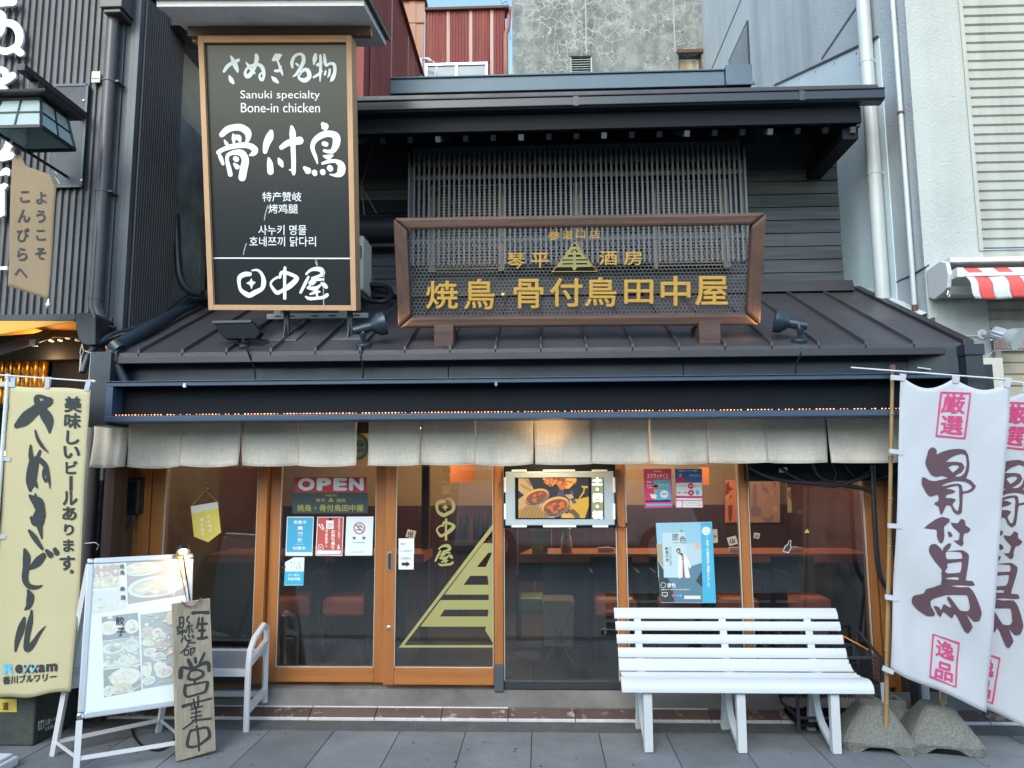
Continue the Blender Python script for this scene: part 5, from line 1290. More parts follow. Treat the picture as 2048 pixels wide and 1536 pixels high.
HONE = [
    [[(130, 985, 50), (190, 930, 62), (270, 905, 60), (350, 910, 66), (415, 960, 70), (418, 1030, 44), (390, 1085, 18)], [(258, 985, 22), (262, 1030, 40), (262, 1085, 14)], [(295, 1005, 40), (315, 1020, 56), (328, 1045, 36)], [(160, 1045, 12), (180, 1080, 34), (210, 1115, 20)],
     [(95, 1180, 44), (140, 1150, 40), (240, 1115, 48), (360, 1100, 52), (440, 1110, 56), (495, 1150, 62), (480, 1190, 50), (440, 1210, 18)], [(95, 1190, 20), (120, 1240, 40), (145, 1305, 30)], [(225, 1420, 46), (210, 1350, 44), (190, 1270, 36), (200, 1210, 36), (270, 1180, 44), (350, 1190, 66), (390, 1260, 70), (375, 1350, 74), (355, 1455, 72)], [(282, 1248, 50), (294, 1256, 50)], [(270, 1308, 26), (300, 1338, 50)]],
    [[(672, 955, 44), (655, 1010, 76), (620, 1090, 64), (605, 1170, 44)], [(645, 1245, 24), (658, 1300, 56), (665, 1390, 62)], [(755, 1250, 24), (775, 1290, 54), (795, 1330, 26)], [(785, 1125, 44), (850, 1080, 58), (930, 1060, 66), (985, 1050, 76)], [(898, 900, 30), (908, 970, 62), (912, 1100, 50), (918, 1250, 46), (920, 1400, 40), (928, 1420, 14)], [(875, 1370, 14), (915, 1375, 30)]],
    [[(1240, 870, 40), (1262, 900, 76), (1270, 945, 12)], [(1180, 1300, 14), (1160, 1230, 34), (1125, 1130, 40), (1150, 1050, 50), (1230, 990, 60), (1320, 975, 60), (1385, 1010, 74), (1385, 1090, 70), (1350, 1160, 50), (1300, 1170, 34), (1255, 1160, 28)], [(1250, 1083, 44), (1275, 1090, 46)], [(1250, 1220, 20), (1300, 1230, 48), (1350, 1210, 14)],
     [(1235, 1300, 26), (1300, 1280, 34), (1380, 1275, 36), (1440, 1320, 70), (1435, 1400, 74), (1380, 1430, 34), (1315, 1420, 10)], [(1315, 1350, 56), (1322, 1358, 56)], [(1040, 1350, 34), (1075, 1380, 64)], [(1148, 1400, 54), (1152, 1412, 48)], [(1238, 1392, 54), (1241, 1400, 52)]]]
TANAKA = [
    [[(545, 260, 50), (470, 265, 60), (405, 310, 54), (400, 400, 40), (425, 480, 44), (490, 530, 60), (545, 550, 60), (620, 510, 60), (710, 460, 50), (735, 380, 60), (725, 300, 46), (690, 235, 34), (640, 205, 28), (575, 212, 16)]],
    [[(925, 305, 30), (870, 335, 26), (830, 395, 28), (870, 470, 40), (920, 515, 50), (990, 485, 44), (1080, 430, 66), (1170, 350, 60), (1185, 312, 50), (1130, 275, 44), (1030, 240, 44), (975, 245, 40), (955, 310, 30)], [(1025, 175, 36), (1022, 260, 40), (1020, 380, 36), (1022, 500, 40), (1022, 590, 40)]],
    [[(1315, 260, 26), (1370, 210, 34), (1450, 190, 50), (1520, 205, 60), (1540, 260, 50), (1480, 290, 34), (1395, 315, 24)], [(1345, 300, 30), (1300, 390, 40), (1240, 510, 34)], [(1350, 385, 16), (1400, 345, 34), (1480, 335, 36), (1550, 335, 24)], [(1360, 380, 28), (1400, 385, 50), (1440, 370, 20)], [(1335, 450, 30), (1390, 455, 46), (1450, 455, 50), (1510, 410, 24)], [(1375, 400, 24), (1345, 440, 20)], [(1520, 380, 20), (1560, 410, 56), (1590, 440, 40)], [(1370, 535, 22), (1440, 510, 40), (1500, 500, 20)], [(1465, 470, 20), (1463, 560, 26)], [(1310, 570, 24), (1360, 595, 40), (1460, 590, 38), (1560, 575, 40), (1600, 545, 44)]]]
STAR = [(565, 315), (582, 355), (630, 375), (592, 405), (570, 470), (545, 410), (495, 385), (545, 358)]
EMB_BODY = [[(820, 678), (945, 676), (1190, 1000), (912, 1003), (912, 1035), (1228, 1035), (1340, 1192), (930, 1200), (935, 1225), (880, 1300), (820, 1225), (825, 1200), (430, 1205), (545, 1038), (845, 1035), (845, 1005), (575, 1008)],
            [(845, 742), (875, 742), (870, 760), (820, 828), (782, 828)], [(890, 742), (920, 742), (978, 828), (935, 828), (890, 765)], [(730, 890), (840, 888), (840, 940), (700, 945)], [(915, 888), (1030, 888), (1065, 938), (915, 942)], [(585, 1103), (840, 1100), (840, 1135), (552, 1138)], [(918, 1100), (1190, 1098), (1212, 1132), (918, 1138)]]

# ================================================================ tall black sign on the canopy roof
tl, tr, bl, br = PY(401.5, 74, 4.545), PY(709, 70, 4.515), PY(411, 620, 4.95), PY(706, 620, 4.95)
sg = Pl(bl, br - bl + Vector((0, .02, 0)), (tl - bl))
U0, V0 = sg.px(411, 620); U1, V1 = sg.px(709, 70); U1b = sg.px(706, 620)[0]; U1 = (U1 + U1b) / 2; U0 = (sg.px(401.5, 74)[0] + U0) / 2
big = T("tall_sign", "tall black sign in a pale wood frame with white brushed lettering and a small roof", "sign", sg.at((U0 + U1) / 2, V0 - .12, -.1))
fw = .036
s = MB(); s.pbox(sg, U0 + .012, U1 - .012, V0 + .012, V1 - .012, -.13, -.030); s.build("sign_panel", M['signface'], big)
for (a, b, c, d, mt) in ((U0, U0 + fw, V0, V1, 'signwood'), (U1 - fw, U1, V0, V1, 'signwood'), (U0 + fw + .0005, U1 - fw - .0005, V1 - fw - .008, V1, 'signwoodx'), (U0 + fw + .0005, U1 - fw - .0005, V0, V0 + fw, 'signwoodx')):
    s = MB(); s.pbox(sg, a, b, c, d, -.145, 0); s.build("frame_rail", M[mt], big, bevel=.002)
sf = Pl(sg.at(0, 0, -.030), sg.U, sg.V)
A = crop(420, 90, 5.4857); B_ = crop(420, 510, 6.8267)
brushes(sf, big, KANA_SANUKI, A, M['white'], ws=1.1); brushes(sf, big, HONE, A, M['white'], ws=1.14)
brushes(sf, big, TANAKA, B_, M['white'], ws=1.12)
s = MB(); pxfill(s, sf, B_, [STAR], .003); s.build("star_mark", M['white'], big)
line(sf, big, "Sanuki specialty", (481, 181, 640, 202), M['white'], .002); line(sf, big, "Bone-in chicken", (482, 206, 640, 225), M['white'], .002)
line(sf, big, "特产赞岐", (525, 384, 603, 403), M['white'], .006); line(sf, big, "烤鸡腿", (537, 408, 596, 427), M['white'], .006)
line(sf, big, "사누키 명물", (517, 450, 613, 470), M['white'], .006); line(sf, big, "호네쯔끼 닭다리", (499, 473, 632, 493), M['white'], .006)
s = MB(); u0_, v_ = sf.px(424, 516); s.pbox(sf, U0 + fw + .001, U1 - fw - .001, v_ - .005, v_ + .004, .001, .002); s.build("dividing_line", M['white'], big)
s = MB()
for pts in ([(631, 518, 3), (634, 526, 3), (635, 532, 2), (631, 524, 2)], [(647, 540, 2), (648, 560, 2), (647, 590, 2), (648, 612, 3)], [(493, 487, 3), (489, 500, 2), (487, 509, 3)], [(536, 411, 1.5), (531, 428, 1.5), (529, 440, 1)]): brush(s, sf, [pts], ID, .0025, ws=.5)
s.build("scratches", flat("scratch grey", (.35, .36, .36)), big, kind="stuff")
# little roof in the tilted frame of the sign
Ur0, Ur1 = U0 - .16, U1 + .17; vt = V1 + .075
s = MB(); s.pbox(sg, Ur0, Ur1, vt + .05, vt + .068, -.46, .30); r_ = s.build("roof_sheet", M['roofdark'], big, bevel=.004)
s = MB(); s.pbox(sg, Ur0 - .008, Ur1 + .008, vt + .040, vt + .064, .301, .312); s.pbox(sg, Ur1 + .0, Ur1 + .010, vt + .040, vt + .064, -.46, .30); s.pbox(sg, Ur0 - .010, Ur0, vt + .040, vt + .064, -.46, .30); s.build("drip_edge", M['fascia'], r_)
s = MB(); s.pbox(sg, Ur0 + .03, Ur1 - .02, vt, vt + .049, -.45, .285); s.build("eave_board", M['eavewhite'], big, bevel=.002)
s = MB(); s.pbox(sg, Ur0 + .075, Ur1 - .05, V1 + .012, vt - .001, -.10, -.04); s.build("roof_beam", wood('brown beam', (.22, .11, .07), (.1, .05, .035), 4, 'x'), big); s = MB(); s.pbox(sg, Ur0 + .08, Ur0 + .2, V1 - .005, V1 + .011, -.32, -.10); s.pbox(sg, Ur1 - .055, Ur1 - .049, V1 + .015, vt - .01, -.099, -.05); s.build("beam_block", M['signwoodx'], big)
s = MB(); c = sg.at(U0 + .22, vt + .07, -.3); s.cyl(c, c + Vector((0, 0, .2)), .055, n=20); s.build("roof_tube", M['roofdark'], big, smooth=40)
# steel posts to the roof
for px_, foot in ((690, (693, 655)), (560, (560, 655))):
    top = sg.at(sg.px(px_, 612)[0], V0 + .1, -.10)
    yb_ = top.y + .08
    s = MB(); s.bar((top.x, top.y + .04, top.z), (top.x, yb_, zroof(yb_) + .01), .035); 
    s.hexa([(top.x - .1, yb_ - .1, zroof(yb_ - .1) + .006), (top.x + .1, yb_ - .1, zroof(yb_ - .1) + .006), (top.x + .1, yb_ + .12, zroof(yb_ + .12) + .006), (top.x - .1, yb_ + .12, zroof(yb_ + .12) + .006), (top.x - .1, yb_ - .1, zroof(yb_ - .1) + .014), (top.x + .1, yb_ - .1, zroof(yb_ - .1) + .014), (top.x + .1, yb_ + .12, zroof(yb_ + .12) + .014), (top.x - .1, yb_ + .12, zroof(yb_ + .12) + .014)])
    s.add([(top.x - .003, yb_ - .09, zroof(yb_ - .09) + .014), (top.x - .003, yb_, zroof(yb_) + .015), (top.x - .003, yb_, zroof(yb_) + .16), (top.x + .003, yb_ - .09, zroof(yb_ - .09) + .014), (top.x + .003, yb_, zroof(yb_) + .015), (top.x + .003, yb_, zroof(yb_) + .16)], [(0, 1, 2), (5, 4, 3), (0, 2, 5, 3), (0, 3, 4, 1), (1, 4, 5, 2)])
    s.build("support_post", M['trim'], big)

# stay wires right of the sign
s = MB()
for a, b in (((757, 250, 6.2), (722, 372, 6.25)), ((722, 372, 6.25), (745, 560, 6.1)), ((722, 372, 6.25), (758, 435, 6.3)), ((745, 560, 6.1), (740, 600, 6.1))): s.tube([PY(*a), PY(*b)], .004, 5)
tag(s.build("stay_wires", M['inkgrey'], None), "thin stay wires between the tall black sign and the upper wall", "wires")

# air conditioner behind the sign
ac = T("air_conditioner", "off white air conditioner on a slotted stand half hidden behind the tall black sign", "air conditioner", (-1.6, 5.9, 3.05))
a_, b_ = PY(733, 580, 5.75), PY(726, 470, 5.75)
s = MB(); s.box(a_.x - .8, a_.x - .03, 5.75, 6.05, a_.z, b_.z); s.build("casing", M['ivory'], ac, bevel=.02)
s = MB(); 
for k in range(7): s.box(a_.x - .07, a_.x - .042, 5.745, 5.751, b_.z - .10 - k * .016, b_.z - .092 - k * .016)
s.build("vent_slots", M['darkmetal'], ac, kind="stuff")
q0, q1 = PY(535, 640, 5.52), PY(736, 640, 5.52); zq = PY(640, 633, 5.52).z
s = MB()
s.box(q0.x, q1.x - .10, 5.50, 5.53, zq - .02, zq + .022); s.box(q1.x - .10, q1.x, 5.502, 5.532, zq - .018, zq + .02); s.build("stand_rail", M['ivory'], ac, bevel=.002)
s = MB()
for u in (.08, .22, .45, .62, .86): s.box(q0.x + (q1.x - q0.x) * u, q0.x + (q1.x - q0.x) * u + .05, 5.4985, 5.501, zq - .003, zq + .006)
s.build("rail_slots", M['darkmetal'], ac, kind="stuff")
s = MB()
for u in (.07, .72): s = MB(); s.box(q0.x + (q1.x - q0.x) * u, q0.x + (q1.x - q0.x) * u + .05, 5.5, 5.9, zq + .023, zq + .05); s.build("stand_foot", M['ivory'], ac)

# bundle of dark hoses by the air conditioner and along the roof's left verge
s = MB(); s.tube(cr_spline([tuple(PY(*p)) for p in ((718, 575, 6.0), (745, 570, 6.0), (775, 575, 6.0), (782, 590, 5.9), (765, 603, 5.8), (735, 600, 5.8), (722, 590, 5.8))], 6), .022, 10)
s.tube(cr_spline([tuple(PY(*p)) for p in ((718, 567, 6.1), (750, 580, 6.05), (785, 590, 6.0), (800, 600, 5.9))], 6), .018, 10)
tag(s.build("hose_coil", M['blackplastic'], None, smooth=60), "coil of black hose on the roof between the two shop signs", "hose")
s = MB()
s.tube(cr_spline([tuple(p) for p in (PY(232, 693, 4.83), PY(300, 655, 5.2), PY(360, 622, 5.75), PY(410, 603, 6.1))], 5), .045, 14)
s.tube(cr_spline([tuple(p) for p in (PY(222, 690, 4.80), PY(236, 735, 4.82), PY(250, 765, 4.84))], 4), .034, 14)
t_ = T("conduit_run", "thick dark conduit running up the left verge of the canopy roof", "conduit", PY(232, 720, 4.9)); s.build("thick_conduit", M['bluepl'], t_, smooth=50)
s = MB(); s.tube([PY(228, 688, 4.81), PY(240, 700, 4.81)], .05, 14); s.build("elbow", M['bluepl'], t_, smooth=50)
s = MB(); s.tube(cr_spline([tuple(p) for p in (PY(165, 745, 4.9), PY(180, 705, 4.95), PY(215, 675, 5.05), (PY(250, 662, 5.2)), PY(300, 648, 5.4), PY(345, 628, 5.8))], 5), .022, 10); s.build("thin_hose", M['bluepl'], t_, smooth=60)
s = MB(); s.tube(cr_spline([tuple(p) for p in (PY(352, 430, 5.9), PY(356, 520, 5.8), PY(362, 560, 5.75), PY(378, 582, 5.7), PY(405, 588, 5.65))], 5), .03, 10); s.build("hanging_hose", M['blackplastic'], t_, smooth=60)
s = MB(); s.tube(cr_spline([tuple(p) for p in (PY(345, 628, 5.7), PY(380, 600, 5.9), PY(415, 592, 6.0))], 5), .05, 12); s.build("lagging", M['blackplastic'], t_, smooth=60)
# floodlight and spotlights
fl_ = T("floodlight", "flat black rectangular floodlight on the canopy roof under the tall sign", "floodlight", PY(487, 697, 4.88))
pf = wall(4.86); s = MB(); s.prism(pf, [pf.px(*p) for p in ((426, 643), (502, 641), (521, 665), (512, 677), (448, 677), (436, 662))], -.07, 0); s.build("lamp_housing", M['black'], fl_, bevel=.006)
s = MB(); s.prism(pf, [pf.px(*p) for p in ((425, 642), (502, 640), (503, 645), (426, 647))], -.075, .008); s.build("hood", M['bluepl'], fl_)
s = MB(); c = PY(487, 696, 4.88); s.cyl(c, PY(487, 676, 4.85), .012, n=10); s.cyl(c - Vector((0, 0, .0)), c + Vector((0, 0, .02)), .03, n=14); s.build("stand", M['bluepl'], fl_, smooth=40)
s = MB(); s.tube(cr_spline([tuple(PY(*p)) for p in ((470, 682, 4.83), (480, 688, 4.8), (505, 680, 4.8), (525, 680, 4.85), (537, 684, 4.85), (520, 690, 4.82), (500, 688, 4.82), (495, 700, 4.76), (508, 735, 4.8), (511, 762, 4.8))], 4), .006, 6); s.build("cable", M['black'], fl_)
def spot(name_label, base_px, side, h0, h1, cable):
    c = PY(*base_px); c.z = zroof(c.y) + .002
    t = T("roof_spotlight", name_label, "spotlight", c, "black spotlights aimed at the wide sign")
    s = MB(); s.lathe(c, (0, -.4, 1), [(.05, -.01), (.05, .022), (.044, .028), (.016, .03), (.014, .06), (.022, .075), (.02, .095), (0, .098)], 20); s.build("base", M['bluepl'], t, smooth=35)
    a, b = PY(*h0), PY(*h1); ax = (b - a).normalized(); L = (b - a).length
    s = MB(); s.tube([c + Vector((0, -.02, .07)), c + Vector((0, -.02, .12)), a + ax * .06], .013, 8); s.build("arm", M['bluepl'], t, smooth=50)
    s = MB(); s.lathe(a, ax, [(0, -.001), (.028, 0), (.030, .055), (.033, .056), (.033, L * .55), (.045, L * .6), (.076, L * .78), (.080, L), (.074, L - .004), (.04, L * .65), (.02, L * .6)], 24); s.build("lamp_head", M['bluepl'], t, smooth=35)
    s = MB(); s.tube(cr_spline([tuple(PY(*p)) for p in cable], 4), .006, 6); s.build("cable", M['black'], t)
spot("left black spotlight facing right beside the wide sign's left end", (727, 694, 4.86), 1, (707, 662, 4.84), (771, 646, 4.88), ((728, 697, 4.8), (722, 715, 4.78), (727, 740, 4.8), (724, 762, 4.8)))
spot("right black spotlight facing left beside the wide sign's right end", (1598, 684, 4.85), -1, (1614, 652, 4.84), (1549, 641, 4.88), ((1605, 690, 4.8), (1600, 712, 4.78), (1592, 730, 4.8), (1591, 750, 4.8)))

def warm(par, loc, e, aim=None, size=.06, col=(1, .55, .22)):
    l = bpy.data.lights.new("lamp_light", 'SPOT' if aim else 'POINT'); l.energy = e; l.color = col; l.shadow_soft_size = size
    if aim: l.spot_size = R(130); l.spot_blend = 1
    o = bpy.data.objects.new("lamp_light", l); COL.objects.link(o); o.parent = par; o.location = Vector(loc) - WL[par.name]
    if aim: o.rotation_euler = (Vector(aim) - Vector(loc)).to_track_quat('-Z', 'Y').to_euler()
warm([o for o in bpy.data.objects if o.name == "roof_spotlight"][0], PY(776, 645, 4.86), 1.6, PY(880, 640, 4.95)); warm([o for o in bpy.data.objects if o.name == "roof_spotlight.001"][0], PY(1544, 640, 4.86), 3, PY(1440, 640, 4.95))
warm(aw, PY(90, 715, 5.15), 2.5)
# ================================================================ wide mesh sign
tl, tr, bl, br = PY(783, 436, 4.64), PY(1531, 421, 4.64), PY(797, 657, 4.88), PY(1520, 651, 4.88)
ms = Pl(bl, br - bl, tl - bl)
W_ = (br - bl).length; H_ = (tl - bl).dot(ms.V); v00 = 0
wide = T("wide_sign", "wide wire mesh sign in a heavy brown timber frame with raised gold characters", "sign", ms.at(W_ / 2, 0, -.04))
fw, fd = .088, .09
def rail(uv, mt):
    s = MB(); s.prism(ms, uv, -fd, 0); return s.build("frame_rail", M[mt], wide, bevel=.018)
e = .0015
rail([(0, 0), (W_, 0), (W_ - fw, fw - .012), (fw, fw - .012)], 'meshframe'); rail([(fw, H_ - fw + .012), (W_ - fw, H_ - fw + .012), (W_, H_), (0, H_)], 'meshframe')
rail([(-e, e), (fw - e, fw - .012 + e), (fw - e, H_ - fw + .012 - e), (-e, H_ - e)], 'meshframez'); rail([(W_ + e, e), (W_ + e, H_ - e), (W_ - fw + e, H_ - fw + .012 - e), (W_ - fw + e, fw - .012 + e)], 'meshframez')
# honeycomb wire
s = MB(); n_ = -.055; cw = .0262; chx = cw / math.sqrt(3); wd = .0026
u0_, u1_, v0_, v1_ = fw - .01, W_ - fw + .01, fw - .02, H_ - fw + .02
def strip_(a, b):
    d = Vector((b[0] - a[0], b[1] - a[1])); l = d.length; d /= l; p = Vector((-d.y, d.x)) * wd / 2
    s.add([ms.at(a[0] - p.x, a[1] - p.y, n_), ms.at(b[0] - p.x, b[1] - p.y, n_), ms.at(b[0] + p.x, b[1] + p.y, n_), ms.at(a[0] + p.x, a[1] + p.y, n_)], [(0, 1, 2, 3)])
j = 0; v = v0_
while v < v1_:
    u = u0_ + (cw / 2 if j % 2 else 0)
    while u < u1_:
        c = (u, v); t = (u, v + chx / 2 + .0)
        strip_((u, v - chx / 2), (u, v + chx / 2)); strip_((u, v + chx / 2), (u + cw / 2, v + chx)); strip_((u, v + chx / 2), (u - cw / 2, v + chx)); u += cw
    v += chx * 1.5; j += 1
s.build("wire_mesh", M['wire'], wide, kind="stuff")
Cx = crop(750, 380, 2.4094)
mg = Pl(ms.at(0, 0, -.045), ms.U, ms.V)
chars(mg, wide, [("焼", 247, 437, 402, 572), ("鳥", 430, 428, 578, 575), ("骨", 668, 428, 812, 570), ("付", 843, 424, 1000, 562), ("鳥", 1010, 420, 1163, 562), ("田", 1200, 432, 1340, 548), ("中", 1375, 415, 1518, 558), ("屋", 1542, 415, 1698, 556)], M['gold'], "gold_character", .012, .06, 0, 0, Cx, None, .17)
s = MB(); u, v = mg.px(*Cx(617, 504)); s.lathe(mg.at(u, v, 0), ms.N, [(.0135, 0), (.0135, .012), (.009, .019), (0, .021)], 20); s.build("gold_dot", M['gold'], wide, smooth=50)
chars(mg, wide, [("琴", 638, 303, 722, 380), ("平", 752, 303, 840, 375), ("酒", 1080, 293, 1168, 362), ("房", 1198, 292, 1287, 362), ("参", 834, 195, 893, 242), ("道", 903, 193, 952, 236), ("口", 969, 195, 1012, 232), ("店", 1033, 192, 1084, 234)], M['gold'], "gold_character", .009, .06, 0, 0, Cx, None, .11)
Tx = crop(1080, 440, 12.8)
em = MB(); em.prism(mg, [mg.px(*Tx(*p)) for p in ((885, 560), (1470, 1318), (305, 1328))], 0, .012); emo = em.build("emblem_plate", M['gold'], wide)
s = MB(); s.fill(mg, [[mg.px(*Tx(*p)) for p in ((885, 590), (1438, 1296), (342, 1305))]], .0135); s.build("emblem_ground", M['black'], emo)
s = MB(); pxfill(s, mg, Tx, EMB_BODY, .0155); s.build("emblem_mark", M['goldflat'], emo)
# timber blocks under the sign
for (x0, x1, yb, yt) in ((872, 910, 688, 655), (1393, 1435, 682, 648)):
    c = PY((x0 + x1) / 2, yb - 2, 4.92); w2 = (PY(x1, yb, 4.92).x - PY(x0, yb, 4.92).x) / 2
    s = MB(); s.box(c.x - w2, c.x + w2, 4.83, 5.1, zroof(4.83) + .004, PY(x0, yt, 4.88).z + .01); tag(s.build("timber_block", M['rooftimber'], None, bevel=.004), "short dark timber block under the wide sign's %s end" % ("left" if x0 < 1000 else "right"), "timber block", "timber blocks carrying the wide sign")

# ================================================================ banners
def tabs(parent, pts_list, mt):
    for a, b, w, pl in pts_list:
        s = MB(); A_ = pl.px(*a); B2 = pl.px(*b); d = Vector((B2[0] - A_[0], B2[1] - A_[1])); p = Vector((-d.y, d.x)).normalized() * w / 2
        for sg_, nn in ((1, .010), (-1, -.010)):
            s.add([pl.at(A_[0] - p.x, A_[1] - p.y, nn), pl.at(A_[0] + p.x, A_[1] + p.y, nn), pl.at(B2[0] + p.x, B2[1] + p.y, nn * .4), pl.at(B2[0] - p.x, B2[1] - p.y, nn * .4)], [(0, 1, 2, 3)])
        s.build("fixing_tab", mt, parent, solid=.0015)

yp = Pl(PY(90, 1000, 4.5), (1, -.10, 0), (0, 0, 1), lambda u, v: .006 * abs(math.sin(v * 5.2 + .4)) ** .25 + .005 * abs(math.sin((u + v * .5) * 8)) ** .5 + .010 * math.sin(u * 9 + 1 + v) + .007 * math.sin(v * 4 + u * 3) + .02 * max(0, -v - .3) * math.sin(u * 6))
yb_ = T("yellow_banner", "faded yellow vertical banner with brushed black kana on a white pole", "banner", PY(0, 1500, 4.5))
s = cloth(yp, (22, 771), (181, 781), (150, 1380), (-32, 1402), 22, 60, top=lambda u: 2 * math.sin(u * math.pi * 2), bot=lambda u: -3 * math.sin(u * math.pi * 3))
vs = s.v
s.build("cloth", M['yellowcloth'], yb_, smooth=60, solid=.0015)
Y1 = crop(0, 760, 5.12); Y2 = crop(0, 1040, 4.2667)
G = M['ink']
def Y21(x, y): return Y2(x, y)
g1 = [[(185, 465, 50), (280, 400, 108), (400, 310, 88), (480, 260, 74), (545, 222, 54), (515, 198, 36), (450, 172, 28), (405, 188, 44), (425, 250, 60)], [(440, 270, 50), (490, 350, 84), (535, 430, 80), (545, 540, 16)], [(395, 520, 16), (420, 600, 28), (470, 680, 28), (530, 740, 10)]]
g2 = [[(342, 675, 22), (340, 760, 44), (352, 830, 54), (355, 870, 60)], [(445, 730, 26), (415, 800, 40), (380, 850, 60), (375, 880, 60)], [(345, 860, 60), (318, 930, 40), (308, 1030, 42), (328, 1125, 30)], [(385, 870, 70), (372, 950, 66), (362, 1040, 50), (335, 1085, 50)], [(370, 1030, 50), (403, 1098, 16)], [(400, 812, 50), (455, 828, 44), (502, 880, 42), (520, 950, 38), (538, 1030, 22), (545, 1108, 6)], [(485, 920, 26), (478, 980, 24), (500, 1035, 22), (520, 1000, 14)]]
g3 = [[(320, 1185, 24), (355, 1215, 56), (410, 1262, 100), (430, 1330, 90), (420, 1400, 120), (425, 1462, 60)], [(335, 1412, 34), (370, 1440, 80), (420, 1440, 100)], [(380, 1165, 14), (388, 1185, 22)]]
brushes(yp, yb_, [g1, g2], Y1, G, "kana_character", .004, ws=1.2)
s = MB(); brush(s, yp, g3, Y1, .004, 1.15); brush(s, yp, [[(345, -10, 90), (352, 40, 50), (375, 155, 10)]], Y2, .0055, 1.15); brush(s, yp, [[(260, 90, 20), (310, 150, 38), (376, 240, 20)]], Y2, .0065, 1.2); s.build("kana_character", G, yb_)
for g_ in ([[(215, 255, 24), (232, 320, 60), (225, 400, 50), (215, 500, 50), (250, 560, 36), (320, 572, 26), (375, 555, 8)], [(385, 305, 44), (340, 350, 60), (290, 390, 40), (255, 415, 14)], [(415, 260, 24), (450, 295, 40)], [(487, 250, 30), (502, 277, 36)]], [[(245, 605, 24), (264, 660, 62), (245, 730, 44), (210, 765, 8)]], [[(207, 840, 24), (185, 920, 54), (150, 1030, 40), (135, 1115, 16)], [(275, 775, 18), (260, 880, 44), (240, 1000, 42), (240, 1092, 46), (290, 1060, 40), (350, 970, 24), (410, 900, 6)]]):
    brushes(yp, yb_, [g_], Y2, G, "kana_character", .004, ws=1.2)
for ch, x, y, w in (("美", 149, 809, 34), ("味", 149, 842, 33), ("し", 150, 875, 30), ("い", 148.5, 904.5, 32), ("ビ", 148.5, 935, 28), ("|", 147, 966, 0), ("ル", 145, 996, 30), ("あ", 143, 1026.6, 29), ("り", 142, 1059, 24), ("ま", 140.6, 1090.5, 27), ("す", 138, 1125.5, 31), ("。", 146.5, 1142.7, 8)):
    if ch == "|": s = MB(); s.fill(yp, [[yp.px(*p) for p in ((144.5, 952), (150.5, 952), (150, 981), (144, 981))]], .004); s.build("banner_character", G, yb_); continue
    h = w * (.95 if ch not in "い。" else (.78 if ch == "い" else 1)); ww = w * (.8 if ch in "しビまり" else .96)
    chars(yp, yb_, [(ch, x - ww / 2, y - h / 2, x + ww / 2, y + h / 2)], G, "banner_character", .035, n0=.004)
# maker's name at the foot
ro = lambda x, y: (x, y - (x - 60) * .085)
def q4(x0, y0, x1, y1, k=.10): return [(x0, y0), (x1, y0 - (x1 - x0) * k), (x1, y1 - (x1 - x0) * k), (x0, y1)]
for ch, x0, x1, yy0, yy1, mt in (("R", 6, 29, 1328, 1350, M['inkblue']), ("e", 31, 48, 1329, 1347, G), ("x", 50, 66, 1329, 1346, G), ("x", 67, 83, 1328, 1345, G), ("a", 83, 98, 1327, 1343, G), ("m", 100, 124, 1325, 1341, G)):
    s = MB(); text(s, yp, ch, q4(x0, yy0, x1, yy1, .09), .05, n0=.004); s.build("maker_letter", mt, yb_)
for x0 in (49, 66):
    s = MB(); s.fill(yp, [[yp.px(x0 + a, y) for a, y in ((12, 1327), (17, 1326), (5, 1344), (0, 1345))]], .0065); s.build("maker_letter", M['inkblue'], yb_)
s = MB(); text(s, yp, "香川ブルワリー", q4(4, 1353, 123, 1370, .105), .035, n0=.004); s.build("maker_name", G, yb_, kind="stuff")
# pole, rod, tabs
s = MB(); pp = [PY(16, 755, 4.52), PY(-20, 1500, 4.52)]; s.tube([pp[0], (pp[0].x, pp[0].y, .0)], .0125, 14); s.build("pole", M['whitemetal'], yb_, smooth=40)
s = MB(); s.tube([(pp[0].x, pp[0].y, pp[0].z - .01), (pp[0].x, pp[0].y, pp[0].z + .022)], .017, 14); s.build("pole_cap", M['whitemetal'], yb_, smooth=40, bevel=.003)
s = MB(); s.tube([PY(-30, 748, 4.51), PY(188, 763, 4.48)], .005, 8); s.tube([PY(180, 762, 4.48), PY(191, 763, 4.48)], .009, 8); s.build("rod", M['whitemetal'], yb_, smooth=40)
tb = M['whitecloth']
tabs(yb_, [((31, 752), (29, 775), .034, yp), ((102, 755), (100, 778), .030, yp), ((180, 760), (174, 782), .032, yp), ((2, 768), (34, 770), .030, yp), ((-4, 916), (23, 919), .026, yp), ((-12, 1072), (10, 1074), .026, yp)], tb)

